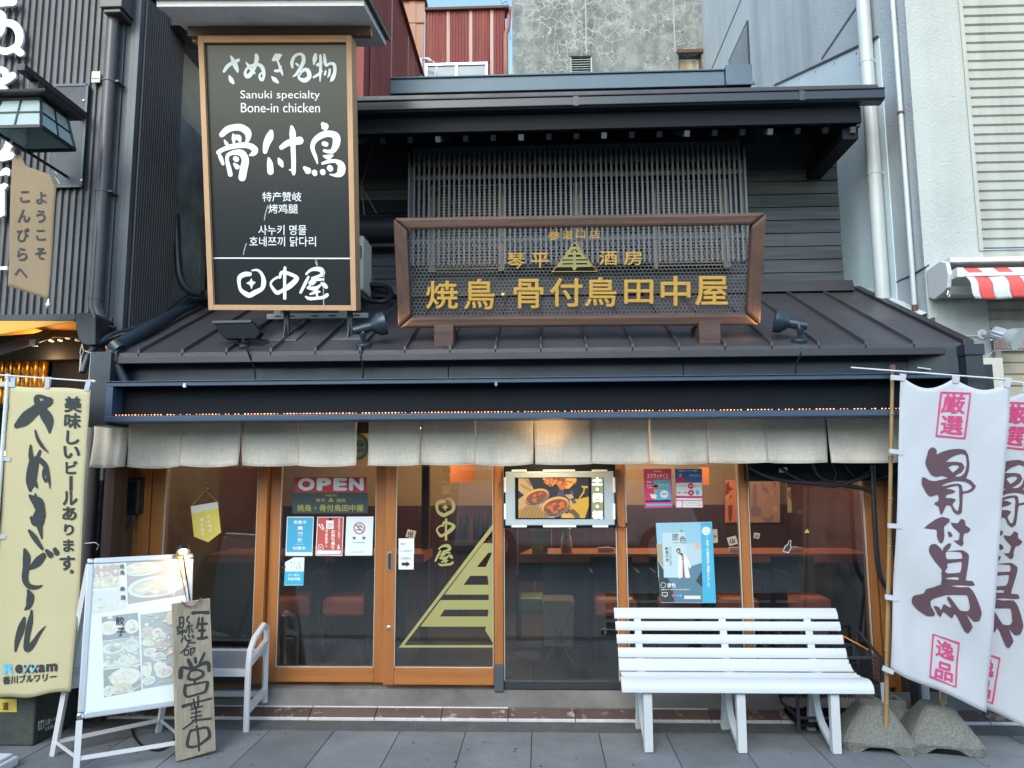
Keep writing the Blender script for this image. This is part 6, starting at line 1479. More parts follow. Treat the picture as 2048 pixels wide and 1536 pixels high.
# --- white banners
W1 = crop(1780, 740, 4.8); W2 = crop(1780, 1040, 3.84)
HB = [[(360, 810), (370, 770), (405, 740), (440, 755), (452, 775), (450, 810), (500, 785), (580, 762), (670, 757), (720, 770), (748, 820), (760, 900), (752, 980), (730, 1040), (770, 1055), (820, 1115), (790, 1160), (740, 1180), (700, 1190), (695, 1290), (688, 1370), (650, 1390), (610, 1360), (583, 1305), (545, 1298), (520, 1340), (495, 1385), (480, 1380), (465, 1310), (425, 1290), (430, 1270), (465, 1255), (462, 1195), (385, 1215), (350, 1190), (300, 1105), (298, 1040), (320, 1028), (380, 1060), (440, 1065), (510, 1050), (562, 1035), (500, 1015), (440, 1028), (390, 1000), (355, 940), (338, 890)],
      [(540, 880), (600, 830), (680, 803), (725, 820), (735, 900), (720, 980), (680, 1020), (625, 1020), (690, 980), (715, 935), (690, 890), (620, 880)], [(560, 935), (600, 915), (650, 910), (668, 930), (640, 960), (605, 985)],
      [(490, 1115), (560, 1080), (640, 1065), (720, 1072), (770, 1100), (785, 1125), (750, 1155), (700, 1165), (690, 1110), (660, 1090), (600, 1095), (540, 1110)], [(540, 1138), (600, 1118), (650, 1110), (665, 1140), (665, 1185), (668, 1270), (655, 1350), (630, 1345), (600, 1290), (635, 1245), (590, 1228), (545, 1230), (540, 1200), (600, 1185), (630, 1165), (590, 1145)]]
TSUKE = [[[(250, 58), (340, -5), (400, -25), (455, -10), (455, 15), (410, 50), (412, 120), (395, 172), (370, 170), (350, 120), (348, 70)]], [[(465, 20), (520, 25), (545, -10), (575, 5), (580, 40), (618, 68), (600, 95), (570, 105), (560, 150), (565, 180), (548, 202), (515, 180), (485, 155), (525, 155), (535, 100), (490, 60)]], [[(440, 85), (465, 95), (478, 120), (455, 132), (442, 110)]]]
TORI = [[(285, 215), (300, 185), (340, 180), (380, 215), (392, 235), (400, 210), (440, 178), (465, 180), (455, 210), (430, 235), (520, 230), (560, 232), (605, 265), (600, 330), (585, 400), (575, 460), (625, 465), (645, 495), (620, 502), (520, 495), (450, 500), (520, 512), (600, 512), (640, 560), (675, 640), (697, 710), (680, 770), (635, 775), (580, 720), (600, 760), (630, 820), (600, 868), (570, 855), (520, 760), (490, 715), (470, 750), (435, 725), (400, 700), (385, 740), (362, 725), (328, 655), (370, 665), (385, 690), (405, 640), (450, 668), (460, 655), (428, 600), (440, 580), (470, 610), (530, 690), (590, 695), (605, 665), (590, 590), (575, 572), (500, 570), (420, 572), (330, 600), (305, 620), (310, 660), (340, 715), (330, 735), (280, 735), (210, 690), (165, 640), (162, 600), (180, 575), (250, 560), (270, 525), (380, 490), (382, 400), (385, 375), (330, 310), (290, 250)],
        [(420, 245), (440, 238), (540, 245), (552, 270), (548, 295), (430, 297), (418, 270)], [(430, 330), (540, 318), (545, 350), (530, 400), (430, 405), (412, 385), (432, 360)], [(420, 438), (500, 432), (522, 440), (515, 455), (425, 450)]]
def smooth_loop(lp, k=2):
    out = []; n = len(lp)
    for i in range(n):
        a, b, c, d = lp[i - 1], lp[i], lp[(i + 1) % n], lp[(i + 2) % n]
        for j in range(k):
            t = j / k; w = .55
            f = tuple(0.5 * ((2 * b[m]) + (-a[m] + c[m]) * t + (2 * a[m] - 5 * b[m] + 4 * c[m] - d[m]) * t * t + (-a[m] + 3 * b[m] - 3 * c[m] + d[m]) * t ** 3) for m in (0, 1))
            l = (b[0] + (c[0] - b[0]) * t, b[1] + (c[1] - b[1]) * t)
            out.append((f[0] * w + l[0] * (1 - w), f[1] * w + l[1] * (1 - w)))
    return out
def flag(label, pl, sh, corners, pole_top, pole_bot, rod, tabl, top, clip=None):
    t = T("white_banner", label, "banner", pole_bot, "white shop banners on bamboo poles")
    s = cloth(pl, *corners, 24, 60, top=top, bot=lambda u: 2 * math.sin(u * 8)); s.build("cloth", M['whitecloth'], t, smooth=70, solid=.0012)
    def put(tfc, loops, mt, nm):
        tf = lambda x, y: sh(*tfc(x, y)); s = MB(); pxfill(s, pl, tf, [smooth_loop(l) if len(l) > 6 else l for l in loops], .004); return s.build(nm, mt, t)
    put(W1, HB, M['inkbrown'], "brushed_character"); put(W2, TORI, M['inkbrown'], "brushed_character")
    s = MB(); 
    for k in TSUKE: pxfill(s, pl, lambda x, y: sh(*W2(x, y)), [smooth_loop(l) for l in k], .004)
    s.build("brushed_character", M['inkbrown'], t)
    def ring(tfc, q, w, nm):
        cx = sum(p[0] for p in q) / 4; cy = sum(p[1] for p in q) / 4
        inn = [(p[0] + (w if p[0] < cx else -w), p[1] + (w if p[1] < cy else -w)) for p in q]
        return put(tfc, [q, inn], M['inkpink'], nm)
    r1 = ring(W1, [(480, 208), (763, 222), (718, 665), (438, 640)], 17, "seal_frame"); r2 = ring(W2, [(322, 868), (536, 940), (504, 1282), (291, 1200)], 13, "seal_frame")
    for tfc, ch, q in ((W1, "厳", [(508, 228), (716, 238), (702, 425), (482, 412)]), (W1, "選", [(492, 435), (694, 445), (690, 628), (478, 612)]), (W2, "逸", [(354, 905), (494, 950), (490, 1088), (340, 1035)]), (W2, "品", [(350, 1068), (488, 1115), (474, 1245), (330, 1198)])):
        s = MB(); text(s, pl, ch, [sh(*tfc(*p)) for p in q], .022, n0=.004); s.build("seal_character", M['inkpink'], t)
    pb = Vector(pole_bot); ptp = Vector(pole_top)
    s = MB(); s.tube([pb, ptp], [.0135, .011], 12); s.build("bamboo_pole", M['bamboo'], t, smooth=50)
    for f in (.08, .22, .36, .5, .63, .75, .87):
        c = pb.lerp(ptp, f); s = MB(); d = (ptp - pb).normalized(); s.tube([c - d * .006, c - d * .002, c + d * .002, c + d * .006], [.0125, .0155, .0155, .0125], 12); s.build("bamboo_node", M['bamboo'], t, smooth=50)
    s = MB(); s.tube([ptp - Vector((0, 0, .01)), ptp + Vector((0, 0, .022))], .018, 10); s.build("pole_cap", M['rusted'], t)
    s = MB(); s.tube([PY(*rod[0]), PY(*rod[1])], .005, 8); s.build("rod", M['whitemetal'], t, smooth=40)
    tabs(t, [(a, b, w, pl) for a, b, w in tabl], M['whitecloth'])
    return t
dW = lambda u, v: .010 * abs(math.sin(u * 7 + v * 2.2)) ** .6 + .007 * abs(math.sin((u - v * .7) * 9 + 1)) ** .5 + .012 * math.sin(u * 10 + v * 1.3) + .010 * math.sin(v * 5 + u * 6) + .014 * math.sin((u * 1.2 + v) * 8) * max(0, min(1, .4 - v)) * .6 + .03 * math.exp(-((u - .1) ** 2) / .004) * max(0, min(1, (.2 - v)))
w1p = Pl((2.03, 4.68, 1.3), (1, -.22, 0), (0, 0, 1), dW)
def topW(u): return 22 * math.sin(math.pi * ((u / .48) % 1)) if u < .48 else 20 * math.sin(math.pi * ((u - .48) / .52))
pt1 = PY(1785, 737, 4.7)
flag("front white banner with plum brushed characters and magenta seals, beside the bench", w1p, ID, ((1801, 752), (2019, 764), (1974, 1424), (1779, 1337)), (pt1.x, 4.7, pt1.z), (2.04, 4.72, .1), ((1702, 735, 4.70), (2020, 759, 4.60)),
     [((1806, 748), (1804, 762), .034), ((1910, 752), (1909, 767), .036), ((2014, 756), (2009, 776), .034), ((1781, 755), (1810, 757), .030), ((1776, 902), (1806, 906), .028), ((1773, 1050), (1800, 1052), .028), ((1770, 1193), (1795, 1197), .028), ((1765, 1335), (1785, 1342), .028)], topW)
w2p = Pl((2.5, 4.86, 1.3), (1, -.22, 0), (0, 0, 1), lambda u, v: dW(u + .6, v + .3))
pt2 = PY(1940, 740, 4.84)
sh2 = lambda x, y: (x + 113.5 - (y - 950) * .104, y + 23 + (y - 950) * .018)
flag("rear white banner partly hidden behind the front banner at the frame's right edge", w2p, sh2, ((1948, 764), (2166, 800), (2072, 1462), (1880, 1375)), (pt2.x, 4.86, pt2.z), (2.405, 4.8, .1), ((1835, 735, 4.85), (2110, 775, 4.75)),
     [((1953, 755), (1952, 772), .034), ((1937, 763), (1960, 765), .030), ((2050, 768), (2048, 786), .034)], topW)
# concrete feet
def foot(label, px_base, px_r, seed):
    rnd = random.Random(seed); c = PZ(*px_base, 0)
    t = T("banner_base", label, "concrete base", (c.x, c.y, 0), "concrete banner feet")
    L, Wd, H = .205, .20, .235
    s = MB(); n = 12; ring = []
    def sq(h, w, z, chf):
        return [(-w + chf, -w, z), (w - chf, -w, z), (w, -w + chf, z), (w, w - chf, z), (w - chf, w, z), (-w + chf, w, z), (-w, w - chf, z), (-w, -w + chf, z)]
    rings = [sq(0, .200, .0, .03), sq(0, .205, .05, .03), sq(0, .085, H - .012, .015), sq(0, .07, H, .012)]
    vs = [Vector(p) for r in rings for p in r]; fs = []
    for i in range(3):
        for k in range(8): fs.append((i * 8 + k, i * 8 + (k + 1) % 8, (i + 1) * 8 + (k + 1) % 8, (i + 1) * 8 + k))
    fs.append(tuple(range(24, 32))); fs.append(tuple(range(7, -1, -1)))
    bm = bmesh.new(); bv = [bm.verts.new(v) for v in vs]; [bm.faces.new([bv[i] for i in f]) for f in fs]
    bmesh.ops.subdivide_edges(bm, edges=bm.edges[:], cuts=5, use_grid_fill=True)
    for v in bm.verts:
        v.co += Vector((rnd.uniform(-1, 1), rnd.uniform(-1, 1), rnd.uniform(-1, 1))) * .0022
        if v.co.z < .035:   # notch in the middle of each side
            for ax in (0, 1):
                if abs(v.co[ax]) < .10 and abs(v.co[1 - ax]) > .15: v.co.z = max(v.co.z, .036 - .02 * (abs(v.co[ax]) / .10) ** 4)
    rot = Matrix.Rotation(R(-14), 3, 'Z')
    s.add([rot @ v.co + Vector((c.x, c.y + .15, .002)) for v in bm.verts], [tuple(v.index for v in f.verts) for f in (bm.verts.index_update() or bm.faces)]); bm.free()
    s.build("concrete_foot", M['aggregate'], t, smooth=28)
    q = PY(*px_r, c.y + .15); s = MB(); s.tube([(q.x, c.y + .15, H - .02), (q.x, c.y + .15, H + .115)], .018, 16, caps=False); s.tube([(q.x, c.y + .15, H + .115), (q.x, c.y + .15, H - .02)], .0155, 16, caps=False); s.build("sleeve", M['pipewhite'], t, smooth=40)
    return t
foot("left concrete banner base beside the bench, holding the front banner's pole", (1772, 1503), (1769, 1400), 1)
foot("right concrete banner base holding the rear banner's pole", (1905, 1506), (1886, 1400), 2)

# ================================================================ A frame menu board
fL, fR = Vector((-2.552, 4.262, 0)), Vector((-2.02, 4.575, 0))
ub = (fR - fL).normalized(); nb = Vector((-ub.y, ub.x, 0))
bp = Pl(fL, ub, Vector((nb.x * .20, nb.y * .20, 1)))
mbd = T("menu_board", "aluminium A frame menu board with food photographs and a small clip lamp", "menu board", (fL + fR) / 2)
uL0 = bp.px(172, 1437)[0]; vB = bp.px(172, 1437)[1]; vT = bp.px(158, 1118)[1]; uR0 = bp.px(387, 1108)[0]
uL0 = (uL0 + bp.px(158, 1125)[0]) / 2
def bbar(u0, u1, v0, v1, n0, n1, nm, mt='alu', bev=.006): s = MB(); s.pbox(bp, u0, u1, v0, v1, n0, n1); return s.build(nm, M[mt], mbd, bevel=bev)
fw = .034
bbar(uL0, uL0 + fw, vB + fw, vT - fw, -.018, .004, "frame_rail"); bbar(uR0 - fw, uR0, vB + fw, vT - fw, -.018, .004, "frame_rail")
bbar(uL0 + fw, uR0 - fw, vT - fw, vT, -.018, .004, "frame_rail"); bbar(uL0 + fw, uR0 - fw, vB, vB + fw, -.018, .004, "frame_rail")
for u, v in ((uL0, vB), (uR0 - fw, vB), (uL0, vT - fw), (uR0 - fw, vT - fw)): bbar(u - .003, u + fw + .001, v - .003 + .0, v + fw + .001, -.02, .007, "frame_corner", 'alucorner', .012)
bbar(uL0 + fw - .004, uR0 - fw + .004, vB + fw - .004, vT - fw + .004, -.012, -.004, "board_sheet", 'paper', 0)
# legs
for u in (uL0 + .012, uR0 - .012):
    s = MB(); s.pbox(bp, u - .016, u + .016, 0.0, vB - .004, -.018, .004); s.build("leg", M['whitemetal'], mbd)
s = MB(); s.pbox(bp, uL0 + .025, uR0 - .025, .075, .098, -.014, -.002); s.build("cross_rail", M['whitemetal'], mbd)
bk = []
for fpx, u in (((106, 1511), uL0 + .012), ((316, 1464), uR0 - .012)):
    g_ = PZ(*fpx, 0); tp = bp.at(u, vT - .03, -.03); s = MB(); s.bar(tp, g_, .03, .03); s.build("back_leg", M['whitemetal'], mbd); bk.append((tp, g_))
for f in (.93, .56):
    a, b = bk[0][0].lerp(bk[0][1], f), bk[1][0].lerp(bk[1][1], f); s = MB(); s.bar(a, b, .02); s.build("back_rail", M['whitemetal'], mbd)
s = MB(); s.add([bk[0][0] + nb * .012, bk[1][0] + nb * .012, bk[1][0].lerp(bk[1][1], .66) + nb * .012, bk[0][0].lerp(bk[0][1], .66) + nb * .012], [(0, 1, 2, 3)]); s.build("back_sheet", M['paper'], mbd, solid=.004)
for i in (0, 1):
    a = bk[i][0].lerp(bk[i][1], .93); u = uL0 + .012 if i == 0 else uR0 - .012
    s = MB(); s.bar(a, bp.at(u, .09, -.02), .012, .012); s.build("stay", M['whitemetal'], mbd)
# printed photographs
Gc = crop(150, 1100, 4.516)
pb_ = Pl(bp.at(0, 0, -.0035), bp.U, bp.V)
foodcols = [("f1", (.62, .42, .10)), ("f2", (.42, .16, .07)), ("f3", (.55, .60, .50)), ("f4", (.10, .20, .12)), ("f5", (.66, .56, .32)), ("f6", (.25, .34, .36)), ("f7", (.5, .12, .08)), ("f8", (.70, .72, .66)), ("f9", (.16, .09, .07)), ("f10", (.30, .42, .12))]
foodm = [flat("food tone " + n, tuple(x * .42 + y * .58 for x, y in zip(c, (.66, .72, .70)))) for n, c in foodcols]  # glare painted in: every print colour is blended towards a pale tone
def photo(parent, pl, tf, q, base, plates, n=70, seed=1, n0=.0005, mats_=None, rr=(.03, .10)):
    """a printed photograph of dishes: plates and food as flat shapes in print colours washed by painted glare"""
    rnd = random.Random(seed); o = patch(pl, parent, tf, q, base, n0, "menu_photo"); s = MB()
    def bil(a, b): return ((1 - b) * ((1 - a) * q[0][0] + a * q[1][0]) + b * ((1 - a) * q[3][0] + a * q[2][0]), (1 - b) * ((1 - a) * q[0][1] + a * q[1][1]) + b * ((1 - a) * q[3][1] + a * q[2][1]))
    W = math.hypot(q[1][0] - q[0][0], q[1][1] - q[0][1]); H = math.hypot(q[3][0] - q[0][0], q[3][1] - q[0][1])
    lay = n0
    def blob(a, b, ra, rb, mi, wob=.25, pts=14):
        nonlocal lay
        lay += 1.2e-5; ph = rnd.uniform(0, 6); lp = []
        for i in range(pts):
            t = 2 * math.pi * i / pts; w = 1 + wob * math.sin(3 * t + ph) * .5 + rnd.uniform(-wob, wob) * .5
            aa = min(1, max(0, a + ra * math.cos(t) * w)); bb = min(1, max(0, b + rb * math.sin(t) * w)); lp.append(pl.px(*tf(*bil(aa, bb))))
        s.cur = mi; s.fill(pl, [lp], lay) if pts > 4 else None
    for (a, b, ra, rb, pm, cols) in plates:
        blob(a, b, ra, rb, pm, .02, 24); blob(a, b, ra * .86, rb * .84, (pm + 3) % 10 if pm != 7 else 2, .03, 22)
        for k in range(26):
            t = rnd.uniform(0, 6.28); r = rnd.random() ** .5 * .7; blob(a + ra * r * math.cos(t), b + rb * r * math.sin(t), ra * rnd.uniform(.08, .26), rb * rnd.uniform(.07, .22), rnd.choice(cols), .35, 9)
    for k in range(n):
        blob(rnd.random(), rnd.random(), rnd.uniform(*rr), rnd.uniform(*rr) * W / H * .7, rnd.choice(mats_ or [0, 1, 2, 4, 5, 7, 8, 9]), .35, 9)
    s.cur = 0
    s.build("dish_print", foodm, o, kind="stuff"); return o
photo(mbd, pb_, Gc, [(462, 118), (1000, 78), (1003, 405), (478, 488)], flat("print maroon grey", (0.402, 0.386, 0.392)), [(.27, .18, .33, .17, 2, [0, 4, 1, 4]), (.5, .66, .5, .27, 2, [0, 4, 1, 0, 8, 4])], 0, 3)
photo(mbd, pb_, Gc, [(112, 148), (395, 125), (400, 235), (118, 255)], flat("print pink brown", (0.492, 0.428, 0.404)), [], 26, 4, mats_=[4, 1, 4, 6])
photo(mbd, pb_, Gc, [(118, 260), (398, 238), (402, 335), (122, 355)], flat("print pale", (.6, .58, .45)), [], 22, 5, mats_=[4, 7, 4, 1])
photo(mbd, pb_, Gc, [(128, 375), (460, 345), (462, 530), (135, 580)], flat("print pale grey", (.62, .66, .64)), [(.5, .75, .4, .12, 7, [9, 2, 4])], 18, 6, mats_=[4, 7, 2, 9], rr=(.02, .06))
photo(mbd, pb_, Gc, [(240, 605), (568, 565), (578, 780), (248, 820)], flat("print slate", (0.312, 0.356, 0.374)), [(.2, .5, .28, .3, 4, [4, 0, 4]), (.82, .55, .2, .3, 4, [4, 0, 4])], 8, 7)
photo(mbd, pb_, Gc, [(250, 825), (578, 785), (590, 1030), (258, 1072)], flat("print mint", (.42, .5, .46)), [(.28, .3, .3, .2, 7, [4, 1, 7]), (.78, .28, .2, .24, 7, [2, 9, 7]), (.65, .8, .25, .2, 7, [9, 2, 4]), (.2, .85, .2, .14, 7, [4, 0])], 26, 8)
photo(mbd, pb_, Gc, [(255, 1085), (592, 1040), (600, 1265), (262, 1332)], flat("print dark green", (0.312, 0.362, 0.344)), [(.58, .38, .42, .36, 4, [4, 1, 4, 0]), (.45, .78, .3, .2, 0, [0, 4]), (.12, .8, .14, .2, 7, [9, 2])], 20, 9)
photo(mbd, pb_, Gc, [(590, 585), (885, 545), (905, 1205), (612, 1255)], flat("print grey teal", (0.384, 0.44, 0.44)), [(.2, .25, .22, .09, 6, [1, 6, 8]), (.5, .27, .16, .06, 4, [6, 4]), (.65, .33, .14, .05, 7, [9, 2]), (.3, .38, .3, .06, 4, [4, 9]), (.6, .46, .26, .07, 8, [8, 1]), (.25, .52, .2, .06, 7, [2, 4]), (.5, .6, .2, .06, 7, [5, 8]), (.15, .75, .16, .1, 4, [4]), (.55, .74, .2, .08, 4, [4]), (.68, .82, .26, .08, 7, [1, 6, 4]), (.2, .9, .2, .06, 7, [9]), (.88, .55, .12, .05, 6, [6]), (.9, .1, .12, .1, 1, [0, 1])], 60, 10, rr=(.02, .07))
line(pb_, mbd, "骨付鳥", None, M['white'], .01, .004, Gc, col=(868, 165, 868, 375), size=17)
line(pb_, mbd, "焼鳥", None, M['ink'], .01, .004, Gc, col=(422, 150, 426, 205), size=10); line(pb_, mbd, "串焼", None, M['ink'], .01, .004, Gc, col=(428, 350, 434, 430), size=10)
line(pb_, mbd, "餃子", None, M['ink'], .01, .004, Gc, col=(405, 640, 415, 740), size=17)
# clip lamp with lit bulb
cl = T("clip_lamp", "small black clip lamp glowing over the menu board's top corner", "lamp", bp.at(uR0 - .07, vT, 0))
lp_ = bp.at(bp.px(365, 1090)[0], vT + .012, .05); hd = (-(bp.N * -.3) + Vector((0, 0, -1))).normalized()
s = MB(); s.lathe(lp_ + Vector((0, 0, .035)), Vector((bp.N.x * .75, bp.N.y * .75, -1)), [(0, 0), (.024, .002), (.038, .02), (.043, .05), (.041, .05), (.036, .03)], 20); s.build("lamp_head", M['blackplastic'], cl, smooth=40)
s = MB()
for k in range(8):
    a = 2 * math.pi * k / 8; s.bar(lp_ + Vector((.03 * math.cos(a), .03 * math.sin(a), .03)), lp_ + Vector((.036 * math.cos(a), .036 * math.sin(a), .0)), .006, .003)
s.build("cooling_ribs", M['blackplastic'], cl, kind="stuff")
s = MB(); dd = Vector((bp.N.x * .75, bp.N.y * .75, -1)).normalized(); s.lathe(lp_ + Vector((0, 0, .035)) + dd * .036, dd, [(.034, 0), (.034, .008), (.024, .014), (0, .016)], 18); s.build("bulb", M['bulb'], cl, smooth=50)
s = MB(); s.tube([lp_ + Vector((0, 0, .0)) - bp.N * .03, bp.at(uR0 - .06, vT - .02, .012), bp.at(uR0 - .03, vT - .2, .02), bp.at(uR0 - .0, vT - .38, .02)], .004, 6); s.tube([lp_ + Vector((0, 0, .03)), lp_ + Vector((-.02, 0, .055)), lp_ + Vector((-.035, 0, .03)), bp.at(uR0 - .09, vT - .03, .01), bp.at(uR0 - .03, vT - .3, .014)], .002, 6); s.build("flex", M['black'], cl)
s = MB(); c = bp.at(uR0 - .075, vT - .006, .01); s.pbox(bp, uR0 - .12, uR0 - .06, vT - .03, vT - .006, .006, .02); s.build("clamp", M['blackplastic'], cl, bevel=.003)
pl_ = bpy.data.lights.new("clip_lamp_light", 'POINT'); pl_.energy = .8; pl_.color = (1, .62, .25); pl_.shadow_soft_size = .02; lo_ = bpy.data.objects.new("clip_lamp_light", pl_); COL.objects.link(lo_); lo_.parent = cl; lo_.location = lp_ + dd * .05 - WL[cl.name]
s = MB(); s.tube(cr_spline([tuple(PZ(*p, .01)) for p in ((262, 1450), (270, 1475), (290, 1495), (320, 1500), (345, 1485), (352, 1470))], 5), .006, 6); tag(s.build("floor_cable", M['black'], None), "black cable looping on the paving under the menu board", "cable")

# ================================================================ leaning plaque
pL, pR = Vector((-2.125, 4.440, .004)), Vector((-1.968, 4.560, .004))
pd = (pR - pL).normalized(); pn = Vector((-pd.y, pd.x, 0))
pq = Pl(pL, pd, Vector((pn.x * .17, pn.y * .17, 1)))
plq = T("wooden_plaque", "weathered wooden plaque with carved dark characters leaning on the menu board", "plaque", (pL + pR) / 2)
cs = [pq.px(*p) for p in ((353, 1524), (432, 1501), (420, 1196), (345, 1207))]
s = MB(); s.prism(pq, cs, -.03, 0); s.build("board", M['plaque'], plq, bevel=.004)
K = crop(330, 1180, 4.3886)
PL = {
 "一": [[(245, 202, 34), (300, 197, 24), (375, 198, 34)]],
 "生": [[(298, 245, 20), (290, 290, 24), (280, 335, 18)], [(300, 300, 24), (365, 296, 24)], [(328, 245, 22), (326, 330, 26), (322, 420, 26)], [(300, 355, 26), (345, 355, 26)], [(290, 425, 26), (330, 425, 24), (365, 415, 26)]],
 "懸": [[(125, 245, 18), (160, 242, 16), (158, 320, 16), (130, 330, 16), (128, 250, 16)], [(135, 290, 14), (155, 288, 12)], [(110, 320, 14), (118, 365, 16), (170, 350, 14)], [(110, 385, 16), (175, 365, 14)], [(205, 235, 18), (190, 270, 14), (215, 290, 14), (190, 330, 12), (235, 310, 16)], [(210, 320, 14), (212, 380, 14)], [(190, 345, 14), (180, 375, 12)], [(232, 340, 14), (240, 370, 12)], [(148, 365, 12), (150, 400, 10)], [(140, 455, 12), (155, 420, 14)], [(170, 400, 12), (185, 440, 16), (225, 440, 14)], [(205, 395, 14), (215, 415, 14)], [(240, 400, 18), (248, 420, 14)]],
 "命": [[(210, 455, 16), (180, 510, 14), (133, 555, 12)], [(205, 462, 14), (262, 462, 14)], [(185, 500, 12), (215, 495, 12)], [(170, 530, 14), (170, 570, 12), (205, 560, 12), (200, 525, 12), (172, 530, 12)], [(222, 515, 14), (260, 510, 14), (245, 555, 12)], [(224, 515, 12), (224, 570, 14)]],
 "営": [[(205, 615, 30), (220, 650, 36), (245, 695, 30)], [(265, 600, 28), (270, 635, 26)], [(345, 555, 22), (320, 610, 26), (300, 650, 22)], [(135, 765, 40), (140, 700, 40), (155, 680, 26), (240, 690, 26), (310, 655, 30), (375, 640, 34), (385, 705, 30)], [(215, 720, 18), (205, 775, 26), (260, 785, 22), (325, 755, 28), (330, 720, 24), (280, 700, 20), (215, 715, 16)], [(265, 790, 20), (255, 820, 18)], [(175, 835, 24), (172, 900, 28), (195, 935, 20), (280, 915, 18), (350, 890, 24), (370, 830, 30), (365, 805, 18), (270, 822, 16), (175, 838, 18)]],
 "業": [[(160, 1020, 34), (260, 990, 18), (405, 952, 20)], [(250, 960, 16), (262, 1030, 22)], [(290, 935, 18), (290, 1000, 22), (285, 1030, 16)], [(225, 1050, 14), (330, 1018, 14)], [(230, 1085, 12), (310, 1065, 16)], [(225, 1120, 14), (320, 1100, 14)], [(240, 1145, 14), (400, 1128, 20)], [(272, 1030, 18), (272, 1165, 16)], [(270, 1130, 16), (220, 1175, 16), (155, 1220, 12)], [(225, 1000, 14), (235, 1030, 12)]],
 "中": [[(225, 1230, 16), (205, 1290, 26), (200, 1370, 26), (280, 1370, 20), (365, 1310, 30), (390, 1280, 32), (370, 1210, 24), (290, 1218, 20), (225, 1235, 22)], [(278, 1195, 22), (292, 1290, 22), (298, 1410, 18)]]}
for k_, g_ in PL.items(): brushes(pq, plq, [g_], K, M['ink'], "carved_character", .0012)
cpts = cr_spline([tuple(pq.at(*pq.px(x, y), .012)) for x, y in ((363, 1203), (368, 1209), (378, 1213), (388, 1212), (395, 1205), (400, 1197), (404, 1197))], 4)
s = MB()
for i in range(0, len(cpts) - 1):
    a = Vector(cpts[i]); b = Vector(cpts[i + 1]); c = (a + b) / 2; d = (b - a).normalized() * .0085; w_ = (Vector((0, 1, 0)) if i % 2 else pq.V.cross(d).normalized() ) * .0045
    s.tube([c - d, c - d * .5 + w_, c + d * .5 + w_, c + d, c + d * .5 - w_, c - d * .5 - w_, c - d], .0014, 5)
s.build("chain", M['rusted'], plq)

# ================================================================ white metal bench behind the plaque
wb = T("metal_bench", "pale metal bench with looped arm frame and grey seat behind the plaque", "bench", (-2.2, 5.1, 0))
f0, f1 = PZ(492, 1463, 0), Vector((-1.93, 5.30, .06))
xb_ = f0.x; yf, yb2 = f0.y, 5.28
zl = PY(500, 1298, yf).z; zt_a = PY(540, 1276, yb2).z
s = MB(); pts = [(xb_, yf, .0), (xb_, yf, .40), (xb_, yf + .02, .50), (xb_, yf + .08, .56), (xb_, yb2 - .06, .62), (xb_, yb2, .595), (xb_, yb2, .5), (xb_, yb2, .09)]
s.tube([Vector(p) for p in pts], .021, 8); s.build("arm_frame", M['whitemetal'], wb, smooth=40)
s = MB(); s.bar((xb_, yf + .02, .13), (xb_, yb2, .17), .035); s.build("side_rail", M['whitemetal'], wb); s = MB(); s.bar((xb_, yf + .02, .42), (xb_, yb2, .50), .035); s.build("side_rail", M['whitemetal'], wb)
for y, z, zz_ in ((yf + .02, .34, .37), (yb2, .40, .43)):
    s = MB(); s.box(xb_ - 1.25, xb_ - .02, y - .02, y + .02, z, z + .045); s.build("seat_rail", M['whitemetal'], wb, bevel=.003)
s = MB(); s.hexa([(xb_ - 1.25, yf + .041, .36), (xb_ - .025, yf + .041, .36), (xb_ - .025, yb2 - .021, .42), (xb_ - 1.25, yb2 - .021, .42), (xb_ - 1.25, yf + .041, .378), (xb_ - .025, yf + .041, .378), (xb_ - .025, yb2 - .021, .438), (xb_ - 1.25, yb2 - .021, .438)]); s.build("seat", M['inkgrey'], wb)
s = MB(); s.box(xb_ - 1.25, xb_ - .02, yb2 - .015, yb2 + .015, .13, .165); s.build("low_rail", M['whitemetal'], wb)
s = MB(); 
for y in (yf, yb2): s.box(xb_ - 1.27, xb_ - 1.23, y - .02, y + .02, .0 if y == yf else .09, .42)
s.build("far_frame", M['whitemetal'], wb)

# ================================================================ green grey bin at the left with stickers
pb2 = T("street_box", "dark green grey street box with yellow and toilet stickers under the yellow banner", "box", (-3.5, 4.9, 0))
bx = PZ(65, 1493, 0); 
s = MB(); s.box(bx.x - .8, bx.x, bx.y, bx.y + .55, 0, .50); s.build("box_body", M['planter'], pb2, bevel=.012)
s = MB(); s.box(bx.x - .8, bx.x - .02, bx.y + .02, bx.y + .53, .501, .53); s.build("lid", M['blackplastic'], pb2, bevel=.01)
bf = wall(bx.y - .001); 
o_ = patch(bf, pb2, ID, rect(-10, 1398, 34, 1424), flat("yellow sticker", (.62, .46, .07)), .002, "yellow_sticker")
line(bf, o_, "道", (6, 1404, 18, 1420), M['inkblack'], .02, .004)
bs = Pl((bx.x + .002, bx.y, 0), (0, 1, 0), (0, 0, 1))
o_ = patch(bs, pb2, ID, [(76, 1443), (88, 1439), (88, 1457), (76, 1461)], M['paper'], .001, "toilet_sign")
for x0, mt in ((78, M['inkpink']), (83, M['inkblack'])): patch(bs, o_, ID, [(x0, 1445), (x0 + 3, 1444), (x0 + 3, 1457), (x0, 1458)], mt, .002, "pictogram")
s = MB(); text(s, bs, "公衆トイレ", [(90, 1440), (114, 1430), (114, 1441), (90, 1452)], .02, n0=.002); text(s, bs, "お気軽に", [(90, 1454), (110, 1446), (110, 1454), (90, 1463)], .01, n0=.002); s.build("lettering", M['white'], pb2, kind="stuff")
